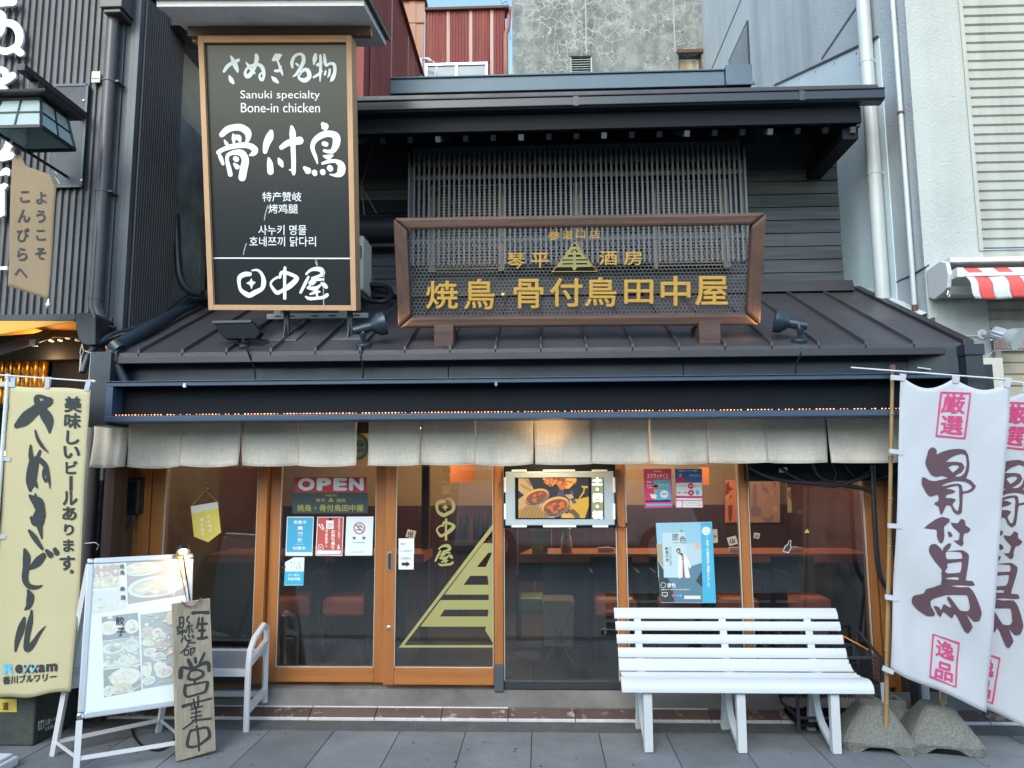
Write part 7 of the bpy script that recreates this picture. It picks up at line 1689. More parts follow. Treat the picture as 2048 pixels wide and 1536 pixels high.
c = PZ(38, 1516, .04); s = MB(); s.box(c.x - .4, c.x, c.y - .3, c.y, 0, .055); s.box(c.x - .38, c.x - .02, c.y - .28, c.y - .02, .0551, .075); tag(s.build("white_block", M['whitemetal'], None, bevel=.015), "corner of a white plastic weight at the frame's lower left", "weight")

# ================================================================ white bench
bn = T("white_bench", "white slatted plastic bench with three curved legs in front of the right windows", "bench", (1.2, 4.88, 0))
bx0, bx1 = PY(1229.5, 1220, 5.02).x, PY(1680, 1225, 5.02).x
zpx = [(1218.5, 1240.5), (1243, 1262.8), (1267.4, 1287.2), (1291.8, 1313.2)]
def ybk(z): return 4.965 + max(0, z - .45) * .34
prof_b = []
for (a, b) in zpx:
    za, zb_ = PY(1232, a, 5.03).z, PY(1232, b, 5.0).z; prof_b.append((za, zb_))
def slat_(pts, x0, x1, th, nm, nrm_out):
    """profile pts (y,z) swept in x, thickness th to the back/below"""
    s = MB(); n = len(pts); top = []; bot = []
    for i, (y, z) in enumerate(pts):
        a = pts[max(0, i - 1)]; b = pts[min(n - 1, i + 1)]; d = Vector((b[0] - a[0], b[1] - a[1])).normalized(); nn = Vector((-d.y, d.x)) * nrm_out
        top.append((y, z)); bot.append((y - nn.x * th, z - nn.y * th))
    lp = top + bot[::-1]; m = len(lp); vs = [(x0, y, z) for y, z in lp] + [(x1, y, z) for y, z in lp]
    fs = [(i, (i + 1) % m, m + (i + 1) % m, m + i) for i in range(m)] + [tuple(range(m))[::-1], tuple(range(m, 2 * m))]
    s.add(vs, fs); bm = None
    o = s.build(nm, M['bench'], bn, smooth=35, bevel=.003); return o
for i, (za, zb_) in enumerate(prof_b):
    pts = []
    for j in range(6):
        t = j / 5; z = zb_ + (za - zb_) * t; pts.append((ybk(z) - .006 * math.sin(math.pi * t) + (.02 * t * t if i == 0 else 0), z))
    slat_(pts, bx0 + .004 * i, bx1 + .004 * i, .012, "back_slat", 1)
# lowest back slat sweeps into the seat
zl5 = PY(1234, 1316.8, 4.97).z
pts = [(4.975, zl5), (4.965, zl5 - .03), (4.95, .445), (4.93, .425), (4.90, .413)]
slat_(pts, bx0 + .012, bx1 + .02, .012, "seat_slat", -1)
for (y0, y1, z) in ((4.888, 4.848, .404), (4.836, 4.796, .404), (4.784, 4.744, .406)):
    slat_([(y0, z - .004), (y0 - .006, z + .002), ((y0 + y1) / 2, z + .006), (y1 + .006, z + .002), (y1, z - .004)], bx0 + .014, bx1 + .02, .012, "seat_slat", -1)
slat_([(4.730, .416), (4.69, .420), (4.655, .414), (4.632, .398), (4.622, .378), (4.620, .352)], bx0 - .006, bx1 + .022, .012, "seat_slat", -1)
for pxf in (1304, 1490, 1676):
    xf_ = PZ(pxf, 1504, 0).x - .02; w = .026
    ln = T  # leg frame built as three solid bars sharing a foot
    pr_ = Pl((xf_ - w, 0, 0), (0, -1, 0), (0, 0, 1))
    s = MB()
    def ribbon(pts, hw):
        q = cr_spline([(a, b, c) for (a, b), c in zip(pts, hw)], 5); L_, R_ = [], []
        for i, (a, b, c) in enumerate(q):
            p = q[max(0, i - 1)]; r = q[min(len(q) - 1, i + 1)]; d = Vector((r[0] - p[0], r[1] - p[1])).normalized(); L_.append((a - d.y * c, b + d.x * c)); R_.append((a + d.y * c, b - d.x * c))
        lp = L_ + R_[::-1]; m = len(lp); k = len(q)
        vs = [(xf_ - w, y, z) for y, z in lp] + [(xf_ + w, y, z) for y, z in lp]
        fs = [(i, (i + 1) % m, m + (i + 1) % m, m + i) for i in range(m)]
        for i in range(k - 1): fs += [(i, i + 1, m - 2 - i, m - 1 - i)[::-1], (m + i, m + i + 1, 2 * m - 2 - i, 2 * m - 1 - i)]
        s.add(vs, fs)
    ribbon([(4.70, .395), (4.672, .34), (4.668, .2), (4.676, .005)], [.024, .024, .022, .026]); s.build("front_leg", M['bench'], bn, smooth=40, bevel=.003)
    s = MB(); ribbon([(4.95, .40), (5.0, .3), (5.05, .12), (5.09, .005)], [.024, .022, .018, .022]); s.build("rear_leg", M['bench'], bn, smooth=40, bevel=.003)
    w = .02; s = MB(); ribbon([(4.90, .395), (4.96, .30), (4.96, .2), (4.88, .10), (4.70, .03)], [.012, .012, .012, .013, .014]); s.build("leg_arch", M['bench'], bn, smooth=40)
    w = .024; s = MB(); ribbon([(4.66, .392), (4.85, .388), (4.94, .40)], [.010, .010, .010]); s.build("seat_bracket", M['bench'], bn, smooth=40)
    s = MB(); xk_ = xf_ + .0; w = .022
    pts_ = [(4.955, .41), (4.975, .47), (5.0, .56), (5.03, .65), (5.06, .735)]; ribbon([(y + .013, z) for y, z in pts_], [.008] * 5); s.build("back_stay", M['bench'], bn, smooth=40)

# wire rack, hollow block and pipes right of the bench
rk = T("wire_rack", "black metal umbrella rack with mesh sides behind the bench's right end", "rack", (1.8, 5.2, 0))
ra, rb_ = PY(1560, 1440, 5.2), PY(1752, 1400, 5.2); zt_r = PY(1750, 1300, 5.2).z
x0, x1, y0, y1 = 1.62, 2.16, 5.0, 5.36
s = MB()
for x in (x0, x1):
    for y in (y0, y1): s.bar((x, y, .02), (x, y, zt_r if y == y0 else zt_r + .10), .018)
s.build("upright", M['darkmetal'], rk, kind="stuff")
s = MB()
for z in (.10, .30, zt_r):
    s.bar((x0, y0, z), (x1, y0, z), .014); s.bar((x0, y1, z), (x1, y1, z), .014); s.bar((x1, y0, z), (x1, y1, z if z < zt_r else z + .1), .014); s.bar((x0, y0, z), (x0, y1, z if z < zt_r else z + .1), .014)
s.build("rails", M['darkmetal'], rk, kind="stuff")
s = MB()
k = x0
while k < x1: s.bar((k, y1, .1), (k, y1, zt_r), .004); k += .022
k = .11
while k < zt_r: s.bar((x0, y1, k), (x1, y1, k), .004); s.bar((x1, y0, k), (x1, y1, k), .004); k += .022
k = y0
while k < y1: s.bar((x1, k, .1), (x1, k, zt_r), .0025); k += .022
s.build("mesh_sides", M['darkmetal'], rk, kind="stuff")
s = MB(); s.box(x0, x1, y0, y1, .045, .06)
for i in range(5): s.bar((x0 + .05 + i * .1, y0, .07), (x0 + .05 + i * .1, y1, .07), .012)
for i in range(3): s.bar((x0, y0 + .06 + i * .11, .07), (x1, y0 + .06 + i * .11, .07), .012)
s.build("drip_tray", M['black'], rk)
s = MB(); s.bar(PY(1683, 1270, 5.34), PY(1736, 1299, 5.34), .009); s.build("orange_tube", flat("orange tube", (.8, .28, .05), .4), rk)
# hollow block
hb2 = T("hollow_block", "grey hollow concrete block standing behind the left banner base", "concrete block", (2.18, 5.2, 0))
s = MB(); x0, x1, y0, y1, zt_ = 2.13, 2.31, 5.02, 5.40, .20
ys = [y0, y0 + .03, y0 + .115, y0 + .145, y0 + .235, y0 + .265, y1 - .03, y1]
s.box(x0, x0 + .03, y0, y1, .002, zt_); s.box(x1 - .03, x1, y0, y1, .002, zt_)
for a, b in ((y0, y0 + .03), (y0 + .115, y0 + .145), (y0 + .235, y0 + .265), (y1 - .03, y1)): s.box(x0 + .03, x1 - .03, a, b, .002, zt_ - .002)
s.build("block_shell", M['cblock'], hb2, bevel=.004)
dpp = T("ground_drainpipes", "dark and grey drainpipes reaching the step under the white banners", "drainpipes", (2.5, 5.3, 0))
for px_, mt in ((1833, 'darkmetal'), (1848, 'pipewhite')):
    x = PY(px_, 1400, 5.3).x; s = MB(); s.tube([(x, 5.3, .05), (x, 5.3, 2.0)], .036, 16); s.build("pipe", M[mt], dpp, smooth=40)
s = MB(); c = PY(1842, 1408, 5.25); s.tube([c + Vector((.02 * math.cos(a / 2), 0, .02 * math.sin(a / 2))) for a in range(14)], .005, 6); s.build("ring", M['black'], dpp)
s = MB(); s.box(2.55, 3.4, 5.44, 5.5, .1, 2.0); s.build("timber_infill", M['olddoor'], dpp)

# left side: cables and meter box in the dark
mt_ = T("meter_box", "black electricity meter box with looped conduit on the dark timber left of the doors", "meter box", PY(260, 1030, 5.32))
a_, b_ = PY(235, 1028, 5.33), PY(283, 958, 5.33)
s = MB(); s.box(a_.x, b_.x, 5.30, 5.398, a_.z, b_.z); s.build("box", M['blackplastic'], mt_, bevel=.01)
s = MB(); s.box(a_.x + .02, b_.x - .02, 5.292, 5.299, a_.z + .02, b_.z - .02); s.build("door", M['black'], mt_, bevel=.003); 
s = MB(); s.box(a_.x - .01, b_.x + .01, 5.29, 5.39, b_.z + .001, b_.z + .012); s.build("rain_hood", M['blackplastic'], mt_)
for P_, r_t in (([(212, 930), (208, 985), (198, 1040), (205, 1075), (225, 1084), (243, 1065), (246, 1030)], .017), ([(218, 930), (214, 990), (204, 1045), (215, 1062), (240, 1068), (262, 1050), (266, 1030)], .012)):
    s = MB(); s.tube(cr_spline([tuple(PY(x, y, 5.31)) for x, y in P_], 5), r_t, 10); s.build("conduit", M['bluepl'], mt_, smooth=60)
tb_ = T("dark_downpipe", "dark drainpipe with hook behind the yellow banner's right edge", "drainpipe", (-2.95, 5.25, 0))
x = PY(181, 1000, 5.25).x; s = MB(); s.tube([(x, 5.25, .1), (x, 5.25, 2.0)], .045, 16); s.build("pipe", M['pipebrown'], tb_, smooth=40)
s = MB(); s.tube([PY(170, 1087, 5.2), PY(190, 1085, 5.2), PY(198, 1090, 5.2), PY(194, 1100, 5.2)], .004, 6); s.build("hook", M['steel'], tb_)
s = MB(); s.tube([(PY(200, 1000, 5.3).x, 5.3, 1.62), (PY(197, 1000, 5.3).x, 5.3, .1)], .03, 12); s.build("inner_pipe", M['bluepl'], tb_, smooth=40)
# cables of the trunk at right
s = MB()
for P_, r in (([(1500, 935), (1540, 955), (1600, 965), (1660, 968), (1715, 975), (1745, 985)], .014), ([(1560, 935), (1600, 960), (1660, 972), (1700, 965), (1740, 950)], .012), ([(1625, 930), (1640, 955), (1680, 966), (1720, 955), (1745, 935)], .01), ([(1745, 930), (1748, 1000), (1752, 1080), (1758, 1140), (1770, 1170), (1785, 1185)], .018), ([(1690, 930), (1705, 950), (1730, 962), (1780, 950), (1795, 935)], .004), ([(1660, 975), (1672, 950), (1665, 930)], .003)):
    s.tube(cr_spline([tuple(PY(x, y, YF - .19)) for x, y in P_], 5), r, 8)
cbn = tag(s.build("cable_bundle", M['blackplastic'], None, smooth=60), "black cables sagging across the top of the rightmost window", "cables")
c = PY(1567, 940, YF - .17); s = MB(); s.box(c.x - .028, c.x + .028, YF - .172, YF - .161, c.z - .018, c.z + .018); tag(s.build("white_tag_plate", M['paper'], None, bevel=.003), "small white name plate on the black wiring trunk", "plate")

# ================================================================ door and window stickers
pL_ = wall(YF + .028 - .005); pR_ = wall(YF - .028 - .005); pW = wall(YF - .006)
Cc = crop(550, 930, 6.143); Dc = crop(780, 920, 3.939); Fc = crop(1270, 920, 5.118); Ec = crop(1000, 920, 8.192)
red = flat("open sign red", (.52, .045, .06), .4)
o = patch(pL_, None, Cc, rect(243, 150, 1130, 335), red, .002, "open_sign"); tag(o, "red OPEN sheet with bold white letters on the left door", "sign")
for ch, x0, x1 in (("O", 285, 488), ("P", 515, 692), ("E", 718, 888), ("N", 912, 1090)): chars(pL_, o, [(ch, x0, 158, x1, 316)], M['white'], "letter", .06, n0=.004, tf=Cc)
o = patch(pL_, None, Cc, rect(215, 339, 1140, 595), flat("smoked film", (.05, .075, .08), .3), .001, "name_film"); tag(o, "dark film with gold shop name below the OPEN sheet", "sticker")
gy = flat("yellow gold film", (.42, .40, .08), .4)
line(pL_, o, "参道口店", (617, 358, 760, 385), gy, .01, .003, Cc); line(pL_, o, "琴平", (503, 415, 622, 458), gy, .01, .003, Cc); line(pL_, o, "酒房", (752, 412, 868, 458), gy, .01, .003, Cc); line(pL_, o, "焼鳥・骨付鳥田中屋", (272, 485, 1088, 570), gy, .012, .003, Cc)
tfe = box_tf((305, 560, 1470, 1328), (550 + 640 / 6.143, 930 + 393 / 6.143, 550 + 738 / 6.143, 930 + 460 / 6.143)); s = MB(); pxfill(s, pL_, tfe, EMB_BODY, .003); s.build("emblem_mark", gy, o)
def sheet(nm, lab, pl, tf, q, mt, n0=.002, thick=.0008, cat="poster", grp=None):
    o = patch(pl, None, tf, q, mt, n0, nm, thick); tag(o, lab, cat, grp); return o
blue = flat("poster blue", (.05, .38, .60)); pink = flat("poster pink", (.60, .05, .16)); pred = flat("poster red", (.52, .085, .07))
o = sheet("blue_notice", "bright blue notice with white writing, leftmost of the three door notices", pL_, Cc, [(150, 635), (478, 635), (460, 1115), (128, 1115)], M['paper'])
patch(pL_, o, Cc, [(158, 645), (468, 645), (453, 1070), (140, 1070)], blue, .0025)
line(pL_, o, "営業中", (232, 680, 388, 725), M['white'], .02, .003, Cc); line(pL_, o, "対策中", (218, 1000, 378, 1045), M['white'], .02, .003, Cc); line(pL_, o, "We are Open", (250, 968, 358, 982), M['white'], 0, .003, Cc)
for q in (rect(285, 755, 340, 788), rect(272, 792, 350, 797), rect(285, 895, 300, 932), rect(275, 868, 342, 872), rect(272, 944, 342, 948)): patch(pL_, o, Cc, q, M['white'], .003, "icon")
s = MB()
for st_ in ([(285, 845, 8), (300, 825, 8), (315, 850, 8), (330, 822, 8), (338, 850, 8)], [(305, 930, 8), (320, 905, 8), (330, 920, 8)]): brush(s, pL_, [st_], Cc, .003)
s.build("hand_icon", M['white'], o, kind="stuff")
o = sheet("red_notice", "red takeaway notice, middle of the three door notices", pL_, Cc, [(520, 637), (847, 637), (828, 1117), (498, 1112)], M['paper'])
patch(pL_, o, Cc, [(530, 645), (838, 645), (820, 1105), (508, 1102)], pred, .0025); patch(pL_, o, Cc, [(515, 1050), (810, 1050), (808, 1095), (512, 1095)], M['white'], .003)
patch(pL_, o, Cc, rect(630, 680, 722, 785), M['white'], .003, "take_out_tag"); patch(pL_, o, Cc, rect(662, 650, 700, 682), M['inkblack'], .0032, "tag_clip")
line(pL_, o, "TAKE", (642, 718, 712, 738), pred, .02, .0035, Cc); line(pL_, o, "OUT", (648, 748, 706, 768), pred, .02, .0035, Cc)
line(pL_, o, "お持ち帰り", None, M['white'], .03, .003, Cc, col=(716, 818, 712, 1015), size=7.6); line(pL_, o, "できます。", None, M['white'], .03, .003, Cc, col=(634, 815, 632, 1000), size=7); line(pL_, o, "お店の味をご自宅で、", None, M['white'], .02, .003, Cc, col=(790, 668, 786, 915), size=4)
s = MB(); brush(s, pL_, [[(545, 735, 22), (560, 760, 12), (590, 795, 12)], [(575, 725, 12), (603, 780, 14)], [(783, 985, 16), (782, 1010, 20), (795, 1030, 10)], [(782, 1010, 12), (770, 1030, 10)], [(530, 1035, 6), (540, 980, 6), (582, 980, 6), (592, 1035, 6), (530, 1037, 6)], [(548, 1000, 6), (560, 1015, 8), (572, 1000, 6)]], Cc, .003); s.build("icon", M['white'], o, kind="stuff")
o = sheet("no_smoking_notice", "white no smoking notice, rightmost of the three door notices", pL_, Cc, [(878, 635), (1210, 633), (1195, 1112), (860, 1112)], M['paper'])
s = MB(); pxfill(s, pL_, Cc, [ell(1038, 777, 73, 74, 28), ell(1038, 777, 60, 61, 28)], .003); pxfill(s, pL_, Cc, [[(985, 738), (994, 728), (1090, 818), (1082, 828)]], .0034); s.build("ban_ring", flat("ban red", (.45, .06, .10)), o)
s = MB(); pxfill(s, pL_, Cc, [rect(992, 790, 1052, 802)], .0028); brush(s, pL_, [[(1020, 735, 7), (1030, 755, 7), (1050, 752, 7), (1062, 772, 7)], [(1030, 735, 6), (1058, 742, 6), (1062, 755, 6), (1080, 768, 6), (1084, 795, 6)]], Cc, .0028); s.build("cigarette", M['inkblack'], o)
line(pL_, o, "禁", (955, 880, 992, 915), M['inkblack'], .02, .003, Cc); line(pL_, o, "煙", (1073, 880, 1112, 915), M['inkblack'], .02, .003, Cc); line(pL_, o, "No Smoking", (960, 940, 1100, 965), M['inkgrey'], .005, .003, Cc); line(pL_, o, "店内での喫煙はご遠慮下さい", (932, 1062, 1112, 1075), M['inkgrey'], 0, .003, Cc)
o = sheet("coupon_sticker", "torn white and blue coupon sticker low on the left door", pL_, Cc, [(232, 1135), (362, 1135), (350, 1478), (112, 1480), (125, 1262), (138, 1250), (124, 1240), (124, 1195)], M['paper'], cat="sticker")
patch(pL_, o, Cc, [(120, 1307), (356, 1307), (350, 1472), (114, 1474)], flat("coupon blue", (.04, .42, .66)), .0025); line(pL_, o, "クーポン", (160, 1336, 306, 1368), M['white'], .03, .003, Cc); line(pL_, o, "取扱店舗", (160, 1382, 310, 1416), M['white'], .03, .003, Cc)
s = MB()
rr_ = random.Random(4)
for k in range(14): x = 165 + rr_.random() * 150; y = 1180 + rr_.random() * 100; pxfill(s, pL_, Cc, [rect(x, y, x + 12, y + 22 * rr_.random() + 6)], .0028 + k * 1e-5)
s.build("town_drawing", flat("pale blue print", (.35, .5, .56)), o, kind="stuff")
# green round sticker glimpsed between the curtains
o = sheet("round_sticker", "round green certification sticker seen in the gap between the curtains", pL_, ID, ell(716, 893, 21, 27, 26), flat("sticker green", (.10, .30, .14)), cat="sticker")
patch(pL_, o, ID, ell(716, 893, 16, 21, 24), flat("sticker pale green", (.42, .55, .38)), .0025); line(pL_, o, "かがわ", (706, 880, 727, 886), M['ink'], .02, .003); line(pL_, o, "飲食", (712, 886, 728, 893), M['ink'], .02, .003); line(pL_, o, "認証店", (708, 897, 728, 904), pred, .02, .003)
# right leaf
o = sheet("delivery_notice", "white paper notice with OPEN and an arrow beside the door handle", pR_, Dc, rect(68, 618, 190, 741), M['paper'], cat="notice"); patch(pR_, o, Dc, rect(68, 742, 187, 862), M['paper'], .0022, "lower_sheet")
line(pR_, o, "美团", (83, 652, 122, 670), M['inkgrey'], 0, .003, Dc); line(pR_, o, "入驻商户", (78, 707, 182, 725), M['inkgrey'], 0, .003, Dc); line(pR_, o, "OPEN", (88, 765, 162, 786), M['inkgrey'], .01, .003, Dc)
patch(pR_, o, Dc, [(92, 808), (130, 808), (130, 797), (160, 820), (130, 842), (130, 831), (92, 831)], M['inkblack'], .003, "arrow")
o = sheet("small_square_sticker", "small tilted kraft sticker above the white notice on the right door", pR_, Dc, [(140, 545), (208, 560), (192, 620), (122, 605)], flat("kraft sticker", (.40, .30, .22)), cat="sticker")
s = MB(); brush(s, pR_, [[(145, 570, 9), (150, 590, 9)], [(160, 565, 9), (165, 592, 10)], [(180, 570, 9), (175, 590, 9)], [(140, 600, 6), (180, 604, 6)]], Dc, .003); s.build("stamp_print", M['inkblack'], o)
nm = T("door_emblem", "gold shop name and half triangle emblem stuck on the right door's glass", "window lettering", pR_.at(pR_.px(890, 1290)[0], pR_.px(890, 1290)[1], 0))
GF = M['goldflat']; gor = flat("orange gold vinyl", (.42, .27, .08), .5)
for ch, q in (("総", (408, 58, 482, 100)), ("本", (412, 112, 480, 185)), ("家", (410, 198, 476, 270))): chars(pR_, nm, [(ch, *q)], gor, "gold_character", .01, n0=.002, tf=Dc)
Dc_s = 1.0
for g_, src, dst in zip(TANAKA, ((380, 190, 757, 582), (815, 165, 1210, 608), (1220, 165, 1618, 617)), ((363, 300, 510, 447), (363, 463, 513, 633), (350, 665, 500, 835))):
    f1 = box_tf(src, dst); tf_ = lambda x, y, f1=f1: Dc(*f1(x, y))
    s = MB(); kx = (dst[2] - dst[0]) / (src[2] - src[0])
    pts_g = [[(x, y, w * 1.22) for x, y, w in st_] for st_ in g_]; brush(s, pR_, pts_g, tf_, .002)
    if g_ is TANAKA[0]: pxfill(s, pR_, tf_, [STAR], .0045)
    s.build("gold_character", GF, nm)
s = MB(); pxfill(s, pR_, Dc, [[(70, 1477), (815, 495), (815, 545), (112, 1457), (815, 1457), (815, 1477)]], .002); s.build("emblem_border", GF, nm)
s = MB(); pxfill(s, pR_, Dc, [[(735, 655), (815, 655), (815, 1447), (750, 1340), (756, 1312), (240, 1312), (398, 1103), (778, 1103), (778, 1060), (430, 1060)], [(775, 730), (805, 730), (755, 842), (685, 842)], [(632, 912), (768, 912), (776, 983), (580, 983)], [(430, 1178), (776, 1178), (770, 1232), (393, 1232)]], .002); s.build("emblem_body", GF, nm)
# right window posters
o = sheet("pink_poster", "pink and blue lottery poster, left of the pair at the window top", pW, Fc, [(88, 92), (368, 90), (385, 485), (98, 495)], pink)
patch(pW, o, Fc, [(188, 205), (360, 200), (370, 420), (200, 425)], flat("sky print", (.10, .42, .66)), .0025); patch(pW, o, Fc, [(105, 415), (365, 405), (366, 425), (108, 432)], M['inkblack'], .0028); patch(pW, o, Fc, [(115, 448), (372, 445), (372, 468), (117, 472)], flat("sky print", (.10, .42, .66)), .0028)
line(pW, o, "スクラッチくじ", (122, 138, 342, 190), M['white'], .04, .003, Fc); line(pW, o, "PayPay", (190, 108, 270, 128), M['white'], .03, .003, Fc)
line(pW, o, "2回に1回", (235, 240, 345, 270), flat("print yellow", (.75, .62, .05)), .04, .003, Fc)
line(pW, o, "期間中", (120, 215, 172, 235), M['white'], .02, .003, Fc); line(pW, o, "本日の", (115, 252, 178, 268), M['white'], .02, .003, Fc); line(pW, o, "お買物", (125, 275, 176, 290), M['white'], .02, .003, Fc)
s = MB(); pxfill(s, pW, Fc, [ell(298, 348, 42, 42, 24)], .003); pxfill(s, pW, Fc, [[(150, 345), (190, 352), (200, 345), (222, 362), (215, 395), (175, 396), (160, 370)]], .0036); s.build("print_spot", M['white'], o, kind="stuff")
s = MB(); pxfill(s, pW, Fc, [ell(214, 300, 26, 40, 20)], .0031); s.build("face_print", flat("print skin", (.6, .36, .24)), o); s = MB(); pxfill(s, pW, Fc, [ell(212, 268, 24, 16, 14)], .0034); pxfill(s, pW, Fc, [ell(204, 295, 9, 5, 10)], .0035); pxfill(s, pW, Fc, [ell(226, 293, 9, 5, 10)], .0035); s.build("hair_print", M['inkblack'], o, kind="stuff")
line(pW, o, "抽選", (275, 338, 322, 358), M['inkgrey'], .02, .0035, Fc)
o = sheet("payment_poster", "white, blue and pink payment poster, right of the pair at the window top", pW, Fc, [(405, 90), (685, 88), (697, 490), (415, 490)], M['paper'])
patch(pW, o, Fc, [(408, 92), (684, 90), (688, 225), (412, 228)], flat("deep blue print", (.03, .13, .42)), .0025); 
for q in ([(412, 228), (688, 225), (688, 232), (412, 235)], [(414, 366), (692, 368), (693, 392), (415, 390)], [(415, 410), (694, 412), (694, 420), (415, 418)], [(476, 418), (484, 418), (486, 488), (478, 488)], [(415, 484), (697, 484), (697, 490), (415, 490)], [(412, 228), (420, 228), (424, 490), (416, 490)], [(683, 228), (690, 228), (697, 490), (690, 490)]): patch(pW, o, Fc, q, pink, .0028)
line(pW, o, "PayPayユーザー必見！", (445, 100, 640, 122), M['white'], .02, .003, Fc); line(pW, o, "スクラッチくじ", (555, 145, 675, 172), M['white'], .03, .003, Fc)
s = MB(); pxfill(s, pW, Fc, [ell(570, 265, 30, 30, 22)], .003); pxfill(s, pW, Fc, [ell(573, 335, 32, 30, 22)], .003); pxfill(s, pW, Fc, [[(428, 225), (430, 190), (450, 178), (490, 180), (508, 200), (510, 224)]], .003); s.build("print_spot", flat("print crimson", (.55, .03, .08)), o, kind="stuff")
s = MB(); pxfill(s, pW, Fc, [ell(465, 158, 15, 20, 16)], .0034); s.build("face_print", flat("print skin", (.6, .36, .24)), o)
line(pW, o, "必ず", (553, 255, 588, 277), M['white'], .03, .0035, Fc); line(pW, o, "5%", (560, 325, 586, 345), M['white'], .03, .0035, Fc); line(pW, o, "ソフトバンクなら", (430, 250, 532, 272), M['inkgrey'], .01, .003, Fc); line(pW, o, "当たる！", (607, 258, 668, 278), M['inkgrey'], .01, .003, Fc); line(pW, o, "1等・2等", (432, 325, 535, 345), pink, .02, .003, Fc); line(pW, o, "コード決済でもれなく", (490, 432, 680, 448), M['inkgrey'], .01, .003, Fc); line(pW, o, "キャンペーン実施", (525, 455, 680, 472), M['inkgrey'], .01, .003, Fc)
patch(pW, o, Fc, rect(622, 310, 656, 356), flat("sky print", (.10, .42, .66)), .003)
# travel poster board
tp = [(212, 645), (783, 632), (825, 1462), (262, 1458)]
o = sheet("travel_poster", "large sky blue travel magazine poster with a woman in a white coat", pW, Fc, tp, flat("poster sky", (.27, .50, .62)), .012, .01)
N = .0125
patch(pW, o, Fc, [(222, 855), (672, 850), (680, 1210), (236, 1215)], flat("poster pale sky", (.42, .55, .60)), N); patch(pW, o, Fc, [(236, 1195), (680, 1050), (690, 1455), (262, 1452)], flat("poster sea", (.10, .20, .27)), N + .0003)
patch(pW, o, Fc, [(215, 860), (275, 855), (290, 1100), (235, 1030)], flat("poster rock pale", (.34, .30, .22)), N + .0005); patch(pW, o, Fc, [(232, 1030), (290, 1120), (380, 1300), (400, 1452), (262, 1452)], flat("poster rock", (.035, .05, .055)), N + .0006); patch(pW, o, Fc, [(680, 1130), (650, 1180), (620, 1240), (690, 1300)], flat("poster rock", (.035, .05, .055)), N + .0006)
patch(pW, o, Fc, [(278, 745), (508, 738), (545, 1200), (292, 1202)], flat("poster cover", (.46, .60, .64)), N + .0008, "magazine_cover")
patch(pW, o, Fc, [(612, 850), (668, 852), (672, 905), (616, 905)], flat("poster sunset", (.62, .40, .33)), N + .0004)
patch(pW, o, Fc, [(668, 640), (783, 634), (825, 1460), (692, 1460)], flat("poster strip blue", (.06, .40, .60)), N + .0009, "blue_strip")
# woman in a white coat
s = MB(); pxfill(s, pW, Fc, [smooth_loop([(455, 950), (500, 960), (540, 1010), (570, 1090), (555, 1110), (530, 1060), (560, 1195), (515, 1200), (500, 1050), (480, 1010), (470, 1200), (440, 1200), (440, 1060)])], N + .001); s.build("coat_print", flat("coat white", (.72, .76, .74)), o)
s = MB(); pxfill(s, pW, Fc, [[(484, 1030), (492, 1030), (508, 1200), (486, 1200)]], N + .0012); s.build("dress_print", flat("dress red", (.42, .07, .08)), o)
s = MB(); pxfill(s, pW, Fc, [ell(441, 925, 22, 24, 16)], N + .0012); pxfill(s, pW, Fc, [smooth_loop([(425, 945), (455, 945), (490, 960), (495, 1020), (475, 1030), (465, 970)])], N + .0012); s.build("hair_print", flat("hair dark", (.07, .05, .045)), o, kind="stuff")
s = MB(); pxfill(s, pW, Fc, [ell(440, 932, 12, 17, 14)], N + .0014); pxfill(s, pW, Fc, [ell(478, 1000, 9, 30, 14)], N + .0014); s.build("skin_print", flat("print skin", (.6, .36, .24)), o, kind="stuff")
line(pW, o, "旅", (374, 748, 440, 822), M['inkblack'], .005, N + .0016, Fc); line(pW, o, "色", (452, 775, 520, 850), M['inkblack'], .005, N + .0016, Fc)
line(pW, o, "TABIIRO", (376, 838, 450, 850), M['inkgrey'], 0, N + .0016, Fc); line(pW, o, "歓喜の旅", None, M['ink'], .01, N + .0016, Fc, col=(322, 905, 328, 1020), size=6.5); line(pW, o, "いいことずくめの", None, M['ink'], .005, N + .0016, Fc, col=(358, 898, 364, 1070), size=4.6)
line(pW, o, "「旅色」の厳選特集に掲載されました。", None, M['white'], .015, N + .0016, Fc, col=(735, 800, 752, 1305), size=5.6)
line(pW, o, "旅色", (325, 1255, 415, 1302), M['white'], .02, N + .0016, Fc); line(pW, o, "施設はすべて無料で読める電子雑誌です", (265, 1315, 560, 1330), M['white'], .01, N + .0016, Fc)
s = MB(); pxfill(s, pW, Fc, [ell(724, 725, 44, 44, 28)], N + .0014); pxfill(s, pW, Fc, [rect(500, 1385, 668, 1420)], N + .0014); pxfill(s, pW, Fc, [ell(286, 1278, 28, 28, 22), ell(286, 1278, 23, 23, 22)], N + .0014); pxfill(s, pW, Fc, [rect(272, 1350, 330, 1390), rect(278, 1356, 324, 1384)], N + .0014); pxfill(s, pW, Fc, [rect(300, 1392, 316, 1400)], N + .0014); s.build("white_print", flat("print cream", (.66, .68, .60)), o, kind="stuff")
s = MB(); pxfill(s, pW, Fc, [[(472, 705), (495, 735), (452, 737)]], N + .0014); s.build("gold_peak", gor, o)
for x, c_ in ((388, (.55, .12, .30)), (428, (.08, .2, .55)), (462, (.10, .45, .7))): patch(pW, o, Fc, rect(x - 13, 1372, x + 13, 1397), flat("social %d" % x, c_), N + .0014, "icon")
line(pW, o, "f", (424, 1376, 433, 1394), M['white'], .02, N + .0018, Fc)
